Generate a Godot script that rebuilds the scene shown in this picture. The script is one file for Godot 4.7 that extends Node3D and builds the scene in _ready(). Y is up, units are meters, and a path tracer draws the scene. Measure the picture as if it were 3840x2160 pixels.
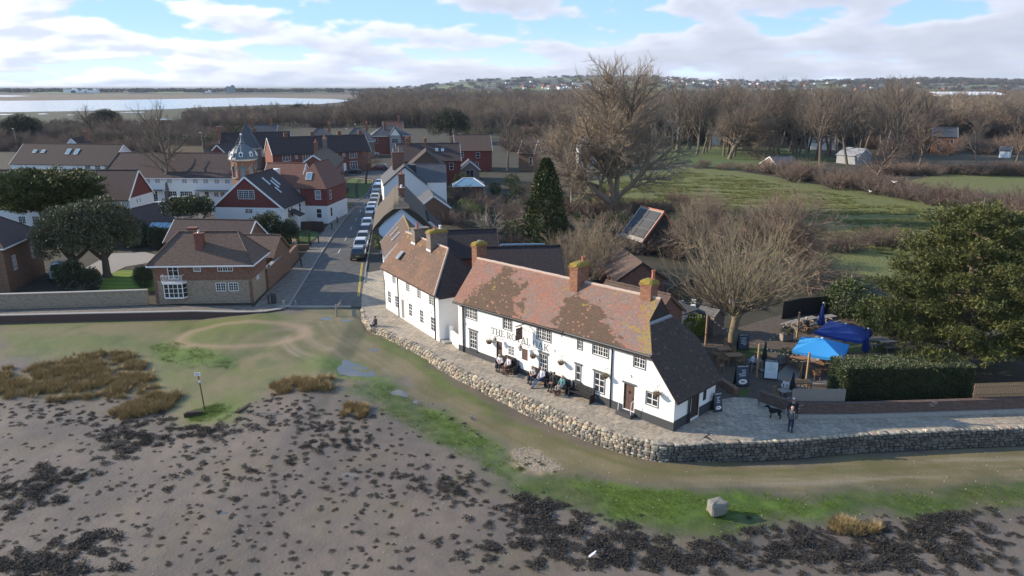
extends Node3D
# Harbour-side village street with a white pub, seen from the air over the foreshore.
const FOC:=2700.0      # focal length in photo pixels (3840 wide)
const EYE:=21.0        # height of the eye over the pavement,metres
const PITCH:=15.6226   # degrees down
var M:={}
var used:={}
var share:={}
var rng:=RandomNumberGenerator.new()
var nz:=FastNoiseLite.new()
# ---------------------------------------------------------------- photo pixel -> point at height h
func px(u:float,v:float,h:=0.0)->Vector3:
	var s:=sin(deg_to_rad(PITCH))
	var c:=cos(deg_to_rad(PITCH))
	var a:=(u-1920.0)/FOC
	var b:=(1080.0-v)/FOC
	var d:=Vector3(a,b*c-s,-b*s-c)
	return Vector3(0,EYE,0)+d*((h-EYE)/d.y)
# the same for a point in the upright plane through p that runs across the view
func pxz(u:float,v:float,z:float)->Vector3:
	var s:=sin(deg_to_rad(PITCH))
	var c:=cos(deg_to_rad(PITCH))
	var a:=(u-1920.0)/FOC
	var b:=(1080.0-v)/FOC
	var d:=Vector3(a,b*c-s,-b*s-c)
	return Vector3(0,EYE,0)+d*(z/d.z)
func flat(p:Vector3)->Vector2:
	return Vector2(p.x,p.z)
func ring(pts:Array,h:=0.0,k:=1.0)->PackedVector2Array:
	var r:=PackedVector2Array()
	for p in pts:
		r.append(flat(px(p[0]*k,p[1]*k,h)))
	return r
# ---------------------------------------------------------------- mesh buffer
class MB:
	var v:=PackedVector3Array()
	var n:=PackedVector3Array()
	var t:=PackedVector2Array()
	var c:=PackedColorArray()
	var k:=Color(1,1,1)
	static func puv(p:Vector3,nn:Vector3)->Vector2:
		if absf(nn.y)>0.96:
			return Vector2(p.x,p.z)
		var u:=Vector3(nn.z,0,-nn.x).normalized()
		return Vector2(p.dot(u),-p.dot(nn.cross(u)))
	func tri(a:Vector3,b:Vector3,d:Vector3)->void:
		var nn:=(b-a).cross(d-a).normalized()
		v.append(a); v.append(d); v.append(b)
		n.append(nn); n.append(nn); n.append(nn)
		t.append(puv(a,nn)); t.append(puv(d,nn)); t.append(puv(b,nn))
		c.append(k); c.append(k); c.append(k)
	func trin(a:Vector3,b:Vector3,d:Vector3,na:Vector3,nb:Vector3,nd:Vector3)->void:
		v.append(a); v.append(d); v.append(b)
		n.append(na); n.append(nd); n.append(nb)
		t.append(Vector2(a.x,a.z)); t.append(Vector2(d.x,d.z)); t.append(Vector2(b.x,b.z))
		c.append(k); c.append(k); c.append(k)
	func quad(a:Vector3,b:Vector3,d:Vector3,e:Vector3)->void:
		tri(a,b,d)
		tri(a,d,e)
	func poly(pts:PackedVector3Array)->void:
		for i in range(1,pts.size()-1):
			tri(pts[0],pts[i],pts[i+1])
	func box(o:Vector3,s:Vector3,b:=Basis.IDENTITY)->void:
		var h:=s*0.5
		var x:=b.x*h.x
		var y:=b.y*h.y
		var z:=b.z*h.z
		quad(o-x-y+z,o+x-y+z,o+x+y+z,o-x+y+z)
		quad(o+x-y-z,o-x-y-z,o-x+y-z,o+x+y-z)
		quad(o+x-y+z,o+x-y-z,o+x+y-z,o+x+y+z)
		quad(o-x-y-z,o-x-y+z,o-x+y+z,o-x+y-z)
		quad(o-x+y+z,o+x+y+z,o+x+y-z,o-x+y-z)
		quad(o-x-y-z,o+x-y-z,o+x-y+z,o-x-y+z)
	# box between two points with a square-ish section
	func bar(a:Vector3,b:Vector3,w:float,h:float,up:=Vector3.UP)->void:
		var d:=b-a
		var l:=d.length()
		if l<0.0001:
			return
		var x:=d/l
		var s:=up.cross(x)
		if s.length()<0.01:
			s=Vector3.RIGHT.cross(x)
		s=s.normalized()
		box((a+b)*0.5,Vector3(l,h,w),Basis(x,s.cross(x),s))
	func bevel(o:Vector3,s:Vector3,r:float,b:=Basis.IDENTITY)->void:
		# box with chamfered edges: lofted rings
		var h:=s*0.5
		var q:=minf(r,minf(h.x,minf(h.y,h.z))*0.9)
		var rings:=[]
		for y in [[-h.y,q],[-h.y+q,0.0],[h.y-q,0.0],[h.y,q]]:
			var i:float=y[1]
			var l:=[]
			for p in [[-h.x+i+q,h.z-i],[h.x-i-q,h.z-i],[h.x-i,h.z-i-q],[h.x-i,-h.z+i+q],[h.x-i-q,-h.z+i],[-h.x+i+q,-h.z+i],[-h.x+i,-h.z+i+q],[-h.x+i,h.z-i-q]]:
				l.append(o+b.x*p[0]+b.y*y[0]+b.z*p[1])
			rings.append(l)
		for j in 3:
			for i in 8:
				var m:=(i+1) % 8
				quad(rings[j][i],rings[j][m],rings[j+1][m],rings[j+1][i])
		for i in range(1,7):
			tri(rings[3][0],rings[3][i],rings[3][i+1])
			tri(rings[0][0],rings[0][i+1],rings[0][i])
	# flat polygon (x,z) extruded from y0 to y1
	func slab(p:PackedVector2Array,y0:float,y1:float,bottom:=false)->void:
		if p.size()<3:
			return
		if not Geometry2D.is_polygon_clockwise(p):
			p=p.duplicate()
			p.reverse()
		var ix:=Geometry2D.triangulate_polygon(p)
		for i in range(0,ix.size(),3):
			var a:=p[ix[i]]
			var b:=p[ix[i+1]]
			var d:=p[ix[i+2]]
			if (b-a).cross(d-a)>0.0:
				var q:=b
				b=d
				d=q
			tri(Vector3(a.x,y1,a.y),Vector3(b.x,y1,b.y),Vector3(d.x,y1,d.y))
			if bottom:
				tri(Vector3(a.x,y0,a.y),Vector3(d.x,y0,d.y),Vector3(b.x,y0,b.y))
		if y1-y0>0.0005:
			for i in p.size():
				var a:=p[i]
				var b:=p[(i+1) % p.size()]
				quad(Vector3(b.x,y0,b.y),Vector3(a.x,y0,a.y),Vector3(a.x,y1,a.y),Vector3(b.x,y1,b.y))
	func tube(p:Array,r:Array,sides:=6,cap:=true)->void:
		var up:=Vector3(0.31,0.2,0.93)
		var last:=[]
		for i in p.size():
			var d:Vector3=(p[mini(i+1,p.size()-1)]-p[maxi(i-1,0)]).normalized()
			var s:=up.cross(d)
			if s.length()<0.05:
				s=Vector3(1,0,0).cross(d)
			s=s.normalized()
			var w:=d.cross(s)
			var now:=[]
			for j in sides:
				var a:=TAU*j/sides
				now.append(s*cos(a)+w*sin(a))
			if i>0:
				for j in sides:
					var m:=(j+1) % sides
					var a:Vector3=p[i-1]+last[j]*r[i-1]
					var b:Vector3=p[i-1]+last[m]*r[i-1]
					var e:Vector3=p[i]+now[m]*r[i]
					var f:Vector3=p[i]+now[j]*r[i]
					trin(a,b,e,last[j],last[m],now[m])
					if r[i]>0.0005:
						trin(a,e,f,last[j],now[m],now[j])
			if cap and (i==0 or i==p.size()-1) and r[i]>0.0005:
				for j in range(1,sides-1):
					var a:Vector3=p[i]+now[0]*r[i]
					var b:Vector3=p[i]+now[j]*r[i]
					var e:Vector3=p[i]+now[j+1]*r[i]
					if i==0:
						tri(a,e,b)
					else:
						tri(a,b,e)
			last=now
	# thin twig: three faces running to a point
	func spike(a:Vector3,b:Vector3,r:float)->void:
		var d:=(b-a)
		var s:=d.cross(Vector3(0.31,0.2,0.93)).normalized()
		var w:=d.normalized().cross(s)
		var p0:=a+s*r
		var p1:=a+(s*-0.5+w*0.866)*r
		var p2:=a+(s*-0.5-w*0.866)*r
		tri(p0,p1,b)
		tri(p1,p2,b)
		tri(p2,p0,b)
	func lathe(prof:Array,o:Vector3,sides:=12,ph:=0.0)->void:
		for i in range(prof.size()-1):
			var r0:float=prof[i][0]
			var r1:float=prof[i+1][0]
			var y0:float=prof[i][1]
			var y1:float=prof[i+1][1]
			for j in sides:
				var a0:=TAU*j/sides+ph
				var a1:=TAU*(j+1)/sides+ph
				var p:=o+Vector3(cos(a0)*r0,y0,-sin(a0)*r0)
				var q:=o+Vector3(cos(a1)*r0,y0,-sin(a1)*r0)
				var e:=o+Vector3(cos(a1)*r1,y1,-sin(a1)*r1)
				var f:=o+Vector3(cos(a0)*r1,y1,-sin(a0)*r1)
				if r0>0.001:
					tri(p,q,e)
				if r1>0.001:
					tri(p,e,f)
	# upright wall from a to b (left to right seen from outside) with openings [s0, y0, s1, y1]
	func wall(a:Vector3,b:Vector3,y0:float,y1:float,open:=[],deep:=0.1)->void:
		var l:=Vector2(b.x-a.x,b.z-a.z).length()
		var u:=Vector3(b.x-a.x,0,b.z-a.z)/l
		var nn:=u.cross(Vector3.UP)
		var o:=Vector3(a.x,0,a.z)
		var xs:=[0.0,l]
		var ys:=[y0,y1]
		for w in open:
			for e in [w[0],w[2]]:
				if e>0.001 and e<l-0.001:
					xs.append(e)
			for e in [w[1],w[3]]:
				if e>y0+0.001 and e<y1-0.001:
					ys.append(e)
		xs.sort()
		ys.sort()
		for i in range(xs.size()-1):
			for j in range(ys.size()-1):
				if xs[i+1]-xs[i]<0.0005 or ys[j+1]-ys[j]<0.0005:
					continue
				var mx:float=(xs[i]+xs[i+1])*0.5
				var my:float=(ys[j]+ys[j+1])*0.5
				var hole:=false
				for w in open:
					if mx>w[0] and mx<w[2] and my>w[1] and my<w[3]:
						hole=true
						break
				if not hole:
					quad(o+u*xs[i]+Vector3(0,ys[j],0),o+u*xs[i+1]+Vector3(0,ys[j],0),o+u*xs[i+1]+Vector3(0,ys[j+1],0),o+u*xs[i]+Vector3(0,ys[j+1],0))
		for w in open:
			var q0:float=maxf(w[1],y0)
			var q1:float=minf(w[3],y1)
			if q1<=q0:
				continue
			var p0:Vector3=o+u*w[0]
			var p1:Vector3=o+u*w[2]
			var back:Vector3=nn*-deep
			var lo:=Vector3(0,q0,0)
			var hi:=Vector3(0,q1,0)
			quad(p0+lo,p0+lo+back,p0+hi+back,p0+hi)
			quad(p1+lo+back,p1+lo,p1+hi,p1+hi+back)
			if w[1]>=y0-0.001:
				quad(p0+lo,p1+lo,p1+lo+back,p0+lo+back)
			if w[3]<=y1+0.001:
				quad(p0+hi+back,p1+hi+back,p1+hi,p0+hi)
			quad(p0+lo+back,p1+lo+back,p1+hi+back,p0+hi+back)
	# roof slope with thickness; a,b eave left/right, d,e ridge right/left (outside view)
	func slope(a:Vector3,b:Vector3,d:Vector3,e:Vector3,th:=0.12)->void:
		var nn:=(b-a).cross(e-a)
		if nn.length()<0.0001:
			nn=(b-a).cross(d-a)
		var k2:=nn.normalized()*-th
		quad(a,b,d,e)
		quad(b+k2,a+k2,e+k2,d+k2)
		quad(a+k2,b+k2,b,a)
		if (d-b).length()>0.01:
			quad(b+k2,d+k2,d,b)
		if (e-d).length()>0.01:
			quad(d+k2,e+k2,e,d)
		if (e-a).length()>0.01:
			quad(e+k2,a+k2,a,e)
	func mesh()->ArrayMesh:
		var am:=ArrayMesh.new()
		if v.size()==0:
			return am
		var ar:=[]
		ar.resize(Mesh.ARRAY_MAX)
		ar[Mesh.ARRAY_VERTEX]=v
		ar[Mesh.ARRAY_NORMAL]=n
		ar[Mesh.ARRAY_TEX_UV]=t
		ar[Mesh.ARRAY_COLOR]=c
		am.add_surface_from_arrays(Mesh.PRIMITIVE_TRIANGLES,ar)
		return am
# ---------------------------------------------------------------- nodes
func numbered(n:String)->String:
	if not used.has(n):
		used[n]=0
		return n
	used[n]+=1
	return "%s_%03d" % [n,used[n]]
func thing(called:String,label:String,category:String,at:=Vector3.ZERO,turn:=0.0,group:="")->Node3D:
	var o:=Node3D.new()
	o.name=numbered(called)
	add_child(o)
	o.position=at
	o.rotation.y=turn
	o.set_meta("label",label)
	o.set_meta("category",category)
	if group:
		o.set_meta("group",group)
	return o
func part(called:String,m,mat:Material,parent:Node)->MeshInstance3D:
	var o:=MeshInstance3D.new()
	o.name=called
	var me:Mesh=m.mesh() if m is MB else m
	o.mesh=me
	o.material_override=mat
	parent.add_child(o,true)
	return o
func holder(called:String,parent:Node,tr:=Transform3D.IDENTITY)->Node3D:
	var o:=Node3D.new()
	o.name=called
	o.transform=tr
	parent.add_child(o,true)
	return o
# a thing that is one mesh
func single(called:String,m,mat:Material,label:String,category:String,at:=Vector3.ZERO,turn:=0.0,group:="")->MeshInstance3D:
	var o:=MeshInstance3D.new()
	o.name=numbered(called)
	var me:Mesh=m.mesh() if m is MB else m
	o.mesh=me
	o.material_override=mat
	add_child(o)
	o.position=at
	o.rotation.y=turn
	o.set_meta("label",label)
	o.set_meta("category",category)
	if group:
		o.set_meta("group",group)
	return o
func struct(called:String,m,mat:Material)->MeshInstance3D:
	var o:=MeshInstance3D.new()
	o.name=numbered(called)
	var me:Mesh=m.mesh() if m is MB else m
	o.mesh=me
	o.material_override=mat
	o.set_meta("kind","structure")
	add_child(o)
	return o
func dup(root:Node3D,at:Vector3,turn:float,label:="",sc:=1.0)->Node3D:
	var r:Node3D=root.duplicate()
	var base:String=String(root.name)
	var re:=RegEx.create_from_string("_\\d{3}$")
	r.name=numbered(re.sub(base,""))
	add_child(r)
	r.position=at
	r.rotation.y=turn
	r.scale=Vector3.ONE*sc
	if label:
		r.set_meta("label",label)
	return r
# many copies of one mesh that nobody could count
func stuff(called:String,me:Mesh,mat:Material,trs:Array,label:String,category:String,cols:=[])->void:
	var mm:=MultiMesh.new()
	mm.transform_format=MultiMesh.TRANSFORM_3D
	mm.use_colors=cols.size()>0
	mm.mesh=me
	mm.instance_count=trs.size()
	for i in trs.size():
		mm.set_instance_transform(i,trs[i])
		if cols.size():
			mm.set_instance_color(i,cols[i])
	var o:=MultiMeshInstance3D.new()
	o.name=numbered(called)
	o.multimesh=mm
	o.material_override=mat
	o.set_meta("kind","stuff")
	o.set_meta("label",label)
	o.set_meta("category",category)
	add_child(o)
# ---------------------------------------------------------------- textures and materials (colours given as linear reflectance)
func lin(r:float,g:float,b:float)->Color:
	return Color(r,g,b).linear_to_srgb()
func noise_tex(freq:float,lo:float,hi:float,kind:=FastNoiseLite.TYPE_SIMPLEX_SMOOTH,oct:=4,size:=512,sd:=1)->NoiseTexture2D:
	var n:=FastNoiseLite.new()
	n.noise_type=kind
	n.frequency=freq
	n.fractal_octaves=oct
	n.seed=sd
	var t:=NoiseTexture2D.new()
	t.width=size
	t.height=size
	t.seamless=true
	t.noise=n
	var g:=Gradient.new()
	g.set_color(0,lin(lo,lo,lo))
	g.set_color(1,lin(hi,hi,hi))
	t.color_ramp=g
	return t
func normal_tex(freq:float,bump:float,oct:=4,sd:=3)->NoiseTexture2D:
	var n:=FastNoiseLite.new()
	n.frequency=freq
	n.fractal_octaves=oct
	n.seed=sd
	var t:=NoiseTexture2D.new()
	t.width=512
	t.height=512
	t.seamless=true
	t.as_normal_map=true
	t.bump_strength=bump
	t.noise=n
	return t
func image_tex(w:int,h:int,f:Callable,height:=false)->ImageTexture:
	var d:=PackedByteArray()
	d.resize(w*h*3)
	var i:=0
	for y in h:
		for x in w:
			var c:Color=f.call(x,y)
			if not height:
				c=c.linear_to_srgb()
			d[i]=clampi(int(c.r*255.0),0,255)
			d[i+1]=clampi(int(c.g*255.0),0,255)
			d[i+2]=clampi(int(c.b*255.0),0,255)
			i+=3
	return ImageTexture.create_from_image(Image.create_from_data(w,h,false,Image.FORMAT_RGB8,d))
# plain material, mottled by a noise picture laid on in three planes
func mat(key:String,c:Color,rough:=0.85,tex=null,sc:=0.5,metal:=0.0)->StandardMaterial3D:
	var m:=StandardMaterial3D.new()
	m.albedo_color=c
	m.roughness=rough
	m.metallic=metal
	if tex:
		m.albedo_texture=tex
		m.uv1_triplanar=true
		m.uv1_world_triplanar=true
		m.uv1_scale=Vector3.ONE*sc
	M[key]=m
	return m
# material with a picture laid along the wall in metres
func matuv(key:String,c:Color,tex,w:float,h:float,rough:=0.9,relief=null,deep:=0.0)->StandardMaterial3D:
	var m:=StandardMaterial3D.new()
	m.albedo_color=c
	m.roughness=rough
	m.albedo_texture=tex
	m.uv1_scale=Vector3(1.0/w,1.0/h,1.0)
	if relief:
		m.heightmap_enabled=true
		m.heightmap_texture=relief
		m.heightmap_scale=deep
	M[key]=m
	return m
func vmat(key:String,rough:=0.9,tex=null,sc:=0.5,back:=Color.BLACK)->StandardMaterial3D:
	var m:=mat(key,Color.WHITE,rough,tex,sc)
	m.vertex_color_use_as_albedo=true
	m.cull_mode=BaseMaterial3D.CULL_DISABLED
	if back!=Color.BLACK:
		m.backlight_enabled=true
		m.backlight=back
	return m
func make_materials()->void:
	var fine:=noise_tex(0.02,0.72,1.0)
	var grain:=noise_tex(0.06,0.6,1.0,FastNoiseLite.TYPE_SIMPLEX_SMOOTH,5)
	var blot:=noise_tex(0.012,0.5,1.0,FastNoiseLite.TYPE_SIMPLEX_SMOOTH,5)
	M["t_fine"]=fine
	var faint:=noise_tex(0.015,0.93,1.0)
	M["t_grain"]=grain
	M["t_blot"]=blot
	var r:=RandomNumberGenerator.new()
	r.seed=5
	# bricks: 8 by 16 in 1.8 m by 1.2 m
	var tone:=[]
	for i in 200:
		tone.append(r.randf())
	var hue:=[]
	for i in 200:
		hue.append(r.randf())
	var brick:=image_tex(256,256,func(x,y):
		var row:int=y/16
		var xx:int=(x+(16 if row % 2 else 0)) % 256
		var i:int=(row*8+xx/32) % 200
		if y % 16<2 or xx % 32<2:
			return Color(0.78,0.74,0.7)
		var k:float=0.5+0.42*tone[i]
		return Color(k,k*(0.86+0.2*hue[i]),k*(0.82+0.26*hue[i])))
	var brick_h:=image_tex(256,256,func(x,y):
		var row:int=y/16
		var xx:int=(x+(16 if row % 2 else 0)) % 256
		return Color(0.2,0.2,0.2) if y % 16<2 or xx % 32<2 else Color(0.8,0.8,0.8),true)
	# plain tiles: 16 by 16 in 2.72 m by 1.76 m
	var tile:=image_tex(256,256,func(x,y):
		var row:int=y/16
		var xx:int=(x+(8 if row % 2 else 0)) % 256
		var i:int=(row*16+xx/16*7) % 200
		var k:float=0.62+0.38*tone[i]
		return Color(k,k*(0.9+0.14*hue[i]),k*(0.86+0.22*hue[i])))
	var tile_h:=image_tex(256,256,func(x,y):
		var row:int=y/16
		var xx:int=(x+(8 if row % 2 else 0)) % 256
		var k:float=(y % 16)/16.0
		if xx % 16<1:
			k*=0.5
		return Color(k,k,k),true)
	# flint rubble: cells
	var cel:=FastNoiseLite.new()
	cel.noise_type=FastNoiseLite.TYPE_CELLULAR
	cel.frequency=0.055
	cel.cellular_return_type=FastNoiseLite.RETURN_CELL_VALUE
	var ced:=FastNoiseLite.new()
	ced.noise_type=FastNoiseLite.TYPE_CELLULAR
	ced.frequency=0.055
	ced.cellular_return_type=FastNoiseLite.RETURN_DISTANCE2_SUB
	var flint:=image_tex(256,256,func(x,y):
		var k:float=cel.get_noise_2d(x*0.8,y*1.3)*0.5+0.5
		if ced.get_noise_2d(x*0.8,y*1.3)<-0.82:
			return Color(0.62,0.57,0.5)
		var b:float=0.34+0.5*k
		return Color(b*1.02,b*0.96,b*(0.78+0.2*fmod(k*7.0,1.0))))
	var board:=image_tex(64,128,func(x,y):
		var k:float=0.85+0.15*tone[(y/16*13) % 200]
		return Color(k,k,k))
	var board_h:=image_tex(8,128,func(x,y):
		var k:float=(y % 16)/16.0
		return Color(k,k,k),true)
	matuv("brick",lin(0.25,0.138,0.102),brick,1.8,1.2,0.92,brick_h,0.8)
	matuv("brick_red",lin(0.24,0.098,0.075),brick,1.8,1.2,0.92,brick_h,0.8)
	matuv("brick_orange",lin(0.33,0.165,0.105),brick,1.8,1.2,0.92,brick_h,0.8)
	matuv("brick_brown",lin(0.24,0.15,0.10),brick,1.8,1.2,0.92,brick_h,0.8)
	matuv("brick_grey",lin(0.26,0.22,0.19),brick,1.8,1.2,0.92,brick_h,0.8)
	matuv("brick_old",lin(0.15,0.105,0.088),brick,1.8,1.2,0.92,brick_h,0.8)
	matuv("flint",lin(0.44,0.38,0.31),flint,2.4,2.4,0.9,flint,2.0)
	matuv("tiles_brown",lin(0.078,0.055,0.052),tile,2.72,1.76,0.9,tile_h,2.0)
	matuv("tiles_red",lin(0.19,0.095,0.07),tile,2.72,1.76,0.9,tile_h,2.0)
	matuv("tiles_dark",lin(0.05,0.038,0.038),tile,2.72,1.76,0.9,tile_h,2.0)
	matuv("tiles_mixed",lin(0.13,0.09,0.07),tile,2.72,1.76,0.9,tile_h,2.0)
	matuv("tiles_olive",lin(0.13,0.105,0.068),tile,2.72,1.76,0.9,tile_h,2.0)
	matuv("slate",lin(0.085,0.09,0.10),tile,3.6,3.0,0.7,tile_h,0.8)
	matuv("tile_hung",lin(0.20,0.055,0.046),tile,2.72,1.76,0.88,tile_h,1.6)
	matuv("board_black",lin(0.03,0.03,0.032),board,1.0,1.4,0.8,board_h,2.0)
	mat("render_white",lin(0.82,0.82,0.80),0.9,faint,0.35)
	mat("render_dim",lin(0.72,0.73,0.72),0.9,faint,0.35)
	mat("pale_blue",lin(0.55,0.66,0.78),0.9,faint,0.35)
	mat("white_paint",lin(0.8,0.8,0.79),0.5)
	mat("black_paint",lin(0.022,0.022,0.024),0.55)
	mat("plinth",lin(0.055,0.058,0.065),0.8,fine,0.6)
	mat("dark_frame",lin(0.10,0.11,0.115),0.6)
	mat("glass",lin(0.025,0.03,0.036),0.04).metallic_specular=0.6
	mat("glass_pale",lin(0.24,0.26,0.28),0.06)
	mat("glass_blue",lin(0.18,0.30,0.38),0.05)
	mat("lead",lin(0.30,0.32,0.34),0.6,fine,0.8)
	mat("dome_lead",lin(0.13,0.165,0.185),0.5,fine,0.6)
	mat("mortar",lin(0.34,0.31,0.27),0.95,grain,1.0)
	mat("mortar_mid",lin(0.17,0.15,0.12),0.95,grain,1.0)
	mat("mortar_dark",lin(0.06,0.055,0.048),0.95,grain,1.0)
	mat("thatch",lin(0.15,0.125,0.10),1.0,noise_tex(0.03,0.45,1.0,FastNoiseLite.TYPE_SIMPLEX_SMOOTH,5,512,9),0.8)
	mat("ridge_tile",lin(0.52,0.40,0.33),0.9,fine,0.8)
	mat("terracotta",lin(0.42,0.15,0.085),0.85)
	mat("lichen",lin(0.30,0.22,0.045),1.0,grain,1.5)
	mat("wood_dark",lin(0.055,0.033,0.026),0.7,fine,1.0)
	mat("wood_brown",lin(0.13,0.075,0.06),0.75,fine,1.0)
	mat("wood_teak",lin(0.33,0.19,0.10),0.75,fine,1.0)
	mat("wood_grey",lin(0.30,0.27,0.24),0.9,grain,0.8)
	mat("wood_post",lin(0.36,0.24,0.14),0.85,fine,0.8)
	mat("iron",lin(0.03,0.03,0.03),0.5)
	mat("steel",lin(0.42,0.43,0.44),0.35,null,0.5,0.8)
	mat("rubber",lin(0.018,0.018,0.018),0.8)
	mat("asphalt",lin(0.105,0.10,0.095),0.82,blot,0.13)
	mat("paving",lin(0.20,0.175,0.15),0.9,blot,0.2)
	mat("concrete",lin(0.36,0.34,0.31),0.9,fine,0.4)
	mat("kerb",lin(0.30,0.28,0.26),0.9,fine,0.4)
	mat("line_yellow",lin(0.55,0.42,0.08),0.8,grain,1.0)
	mat("line_white",lin(0.62,0.62,0.60),0.8,grain,1.0)
	mat("felt",lin(0.075,0.078,0.085),0.95,fine,0.5)
	mat("bark",lin(0.13,0.105,0.08),0.95,grain,0.8)
	mat("skin",lin(0.50,0.30,0.22),0.6)
	vmat("vcol",0.85)
	vmat("vtile",0.9,fine,0.7)
	vmat("vcloth",0.95)
	vmat("twig",0.95)
	vmat("leaf",0.6,null,0.5,Color(0.12,0.16,0.05))
	vmat("ground_v",0.9,blot,0.35)
# ---------------------------------------------------------------- sky
func cloud_noise(az:float,el:float)->float:
	var q:=15.0*log(el+3.2)
	return nz.get_noise_3d(cos(az)*34.0,sin(az)*34.0,q)
func sky_at(az:float,el:float,sun_az:float)->Color:
	# az in radians, 0 straight ahead (-Z), to the right positive; el in degrees
	var cold:=Color(0.27,0.50,0.80)
	var pale:=Color(0.46,0.68,0.90)
	var near:=cos(az-sun_az)*0.5+0.5
	var k:=clampf(1.0-el/30.0,0.0,1.0)
	var base:=Color(0.10,0.24,0.52).lerp(cold.lerp(pale,pow(k,3.0)),pow(clampf(1.0-el/75.0,0.0,1.0),1.3))
	base=base.lerp(Color(0.72,0.80,0.90),pow(clampf(1.0-el/4.5,0.0,1.0),1.6)*0.85)
	base*=0.86+0.2*near
	var a:=cloud_noise(az,el)
	# more cover away from the sun, and a broken bank low over the horizon
	var cover:=-0.10+0.36*(1.0-near)+0.30*pow(clampf(1.0-el/4.5,0.0,1.0),1.0)-0.22*smoothstep(9.0,30.0,el)
	var d:=a+cover
	var thick:=smoothstep(0.0,0.17,d)
	var deep:=smoothstep(0.10,0.55,d)
	var up:=cloud_noise(az-0.012,el+0.45)
	var lit:=clampf(0.52+(a-up)*2.3,0.0,1.0)
	var bright:=Color(0.92,0.93,0.96)*(0.9+0.25*near)
	var dull:=Color(0.40,0.43,0.54).lerp(Color(0.50,0.56,0.73),near)
	var grey:=Color(0.36,0.40,0.47)
	var c:=dull.lerp(bright,lit*(0.25+0.75*smoothstep(0.35,0.85,near))+0.10)
	c=c.lerp(grey,deep*(1.0-smoothstep(0.35,0.8,near))*0.6)
	return base.lerp(c,thick*0.96)
func make_sky()->Sky:
	nz.seed=11
	nz.frequency=0.16
	nz.fractal_octaves=5
	nz.fractal_gain=0.52
	var sun_az:=-1.745
	var w:=1024
	var h:=256
	var top:=Image.create(w,h,false,Image.FORMAT_RGBF)
	for y in h:
		var el:=90.0*(1.0-(y+0.5)/h)
		for x in w:
			top.set_pixel(x,y,sky_at(wrapf((x+0.5)/w*TAU,-PI,PI),el,sun_az))
	top.resize(4096,1024,Image.INTERPOLATE_CUBIC)
	# the low band ahead, in finer steps
	for y in range(1024-150,1024):
		var el:=90.0*(1.0-(y+0.5)/1024.0)
		for x in range(-488,488):
			top.set_pixel(posmod(x,4096),y,sky_at((x+0.5)/4096.0*TAU,el,sun_az))
	var im:=Image.create(4096,2048,false,Image.FORMAT_RGBF)
	im.fill(Color(0.3,0.3,0.28))
	im.blit_rect(top,Rect2i(0,0,4096,1024),Vector2i.ZERO)
	var m:=PanoramaSkyMaterial.new()
	m.panorama=ImageTexture.create_from_image(im)
	var s:=Sky.new()
	s.sky_material=m
	return s
func make_light()->void:
	var cam:=Camera3D.new()
	cam.name="camera"
	cam.position=Vector3(0,EYE,0)
	cam.rotation_degrees=Vector3(-PITCH,0,0)
	cam.fov=43.6028
	cam.near=0.5
	cam.far=20000.0
	cam.current=true
	add_child(cam)
	var e:=Environment.new()
	e.background_mode=Environment.BG_SKY
	e.sky=make_sky()
	e.tonemap_mode=Environment.TONE_MAPPER_LINEAR
	e.tonemap_exposure=1.5
	e.sdfgi_enabled=true
	e.ssao_enabled=true
	e.ssil_enabled=true
	e.fog_enabled=true
	e.fog_density=0.00005
	e.fog_light_color=Color(0.80,0.86,0.95)
	var we:=WorldEnvironment.new()
	we.name="environment"
	we.environment=e
	add_child(we)
	var sun:=DirectionalLight3D.new()
	sun.name="sun"
	sun.light_energy=1.6
	sun.light_angular_distance=0.6
	sun.light_color=Color(1.0,0.93,0.83)
	sun.shadow_enabled=true
	var to:=Vector3(-0.985,0.425,-0.185).normalized()
	add_child(sun)
	sun.look_at_from_position(to*100.0,Vector3.ZERO)
# ---------------------------------------------------------------- terrain
var shore:=PackedVector2Array()
var walltop:=[]   # pixels of the promenade wall's outer top edge
var shore_base:=[]
func make_shore()->void:
	walltop=[[1355,1157],[1360,1191],[1393,1226],[1438,1240],[1493,1264],[1548,1288],[1610,1322],[1645,1347],[1720,1385],[1800,1422],[1903,1464],[1993,1505],[2076,1540],[2214,1595],[2352,1640],[2467,1665],[2540,1668],[2657,1661],[2875,1656],[2983,1650],[3201,1631],[3527,1615],[3840,1603]]
	var left:=[[0,1183],[300,1176],[600,1170],[730,1167],[905,1170],[990,1168],[1055,1158],[1085,1146]]
	shore.append(Vector2(-120,px(0,1183).z+2.0))
	for p in left+walltop:
		shore.append(flat(px(p[0],p[1])))
	shore.append(Vector2(120,px(3840,1603).z-4.0))
func shore_dist(p:Vector2)->float:
	var best:=1e9
	for i in range(shore.size()-1):
		var q:=Geometry2D.get_closest_point_to_segment(p,shore[i],shore[i+1])
		best=minf(best,p.distance_squared_to(q))
	return sqrt(best)
func curve(x:float,pts:Array)->float:
	if x<=pts[0][0]:
		return pts[0][1]
	for i in range(pts.size()-1):
		if x<pts[i+1][0]:
			var k:float=(x-pts[i][0])/(pts[i+1][0]-pts[i][0])
			return lerpf(pts[i][1],pts[i+1][1],k)
	return pts[pts.size()-1][1]
func beach(x:float,z:float,d:=-1.0)->float:
	if d<0.0:
		d=shore_dist(Vector2(x,z))
	var b:=curve(x,[[-60,-0.75],[-30,-0.65],[-27,-0.3],[-24.5,-0.07],[-15,-0.07],[-13.2,-0.5],[-8,-0.65],[-2.4,-0.85],[0,-1.05],[10,-1.08],[14,-1.2]])
	var k:=lerpf(b,-1.75,smoothstep(0.0,24.0,d))
	return k+nz.get_noise_2d(x*0.9,z*0.9)*0.10*smoothstep(1.0,6.0,d)
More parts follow.
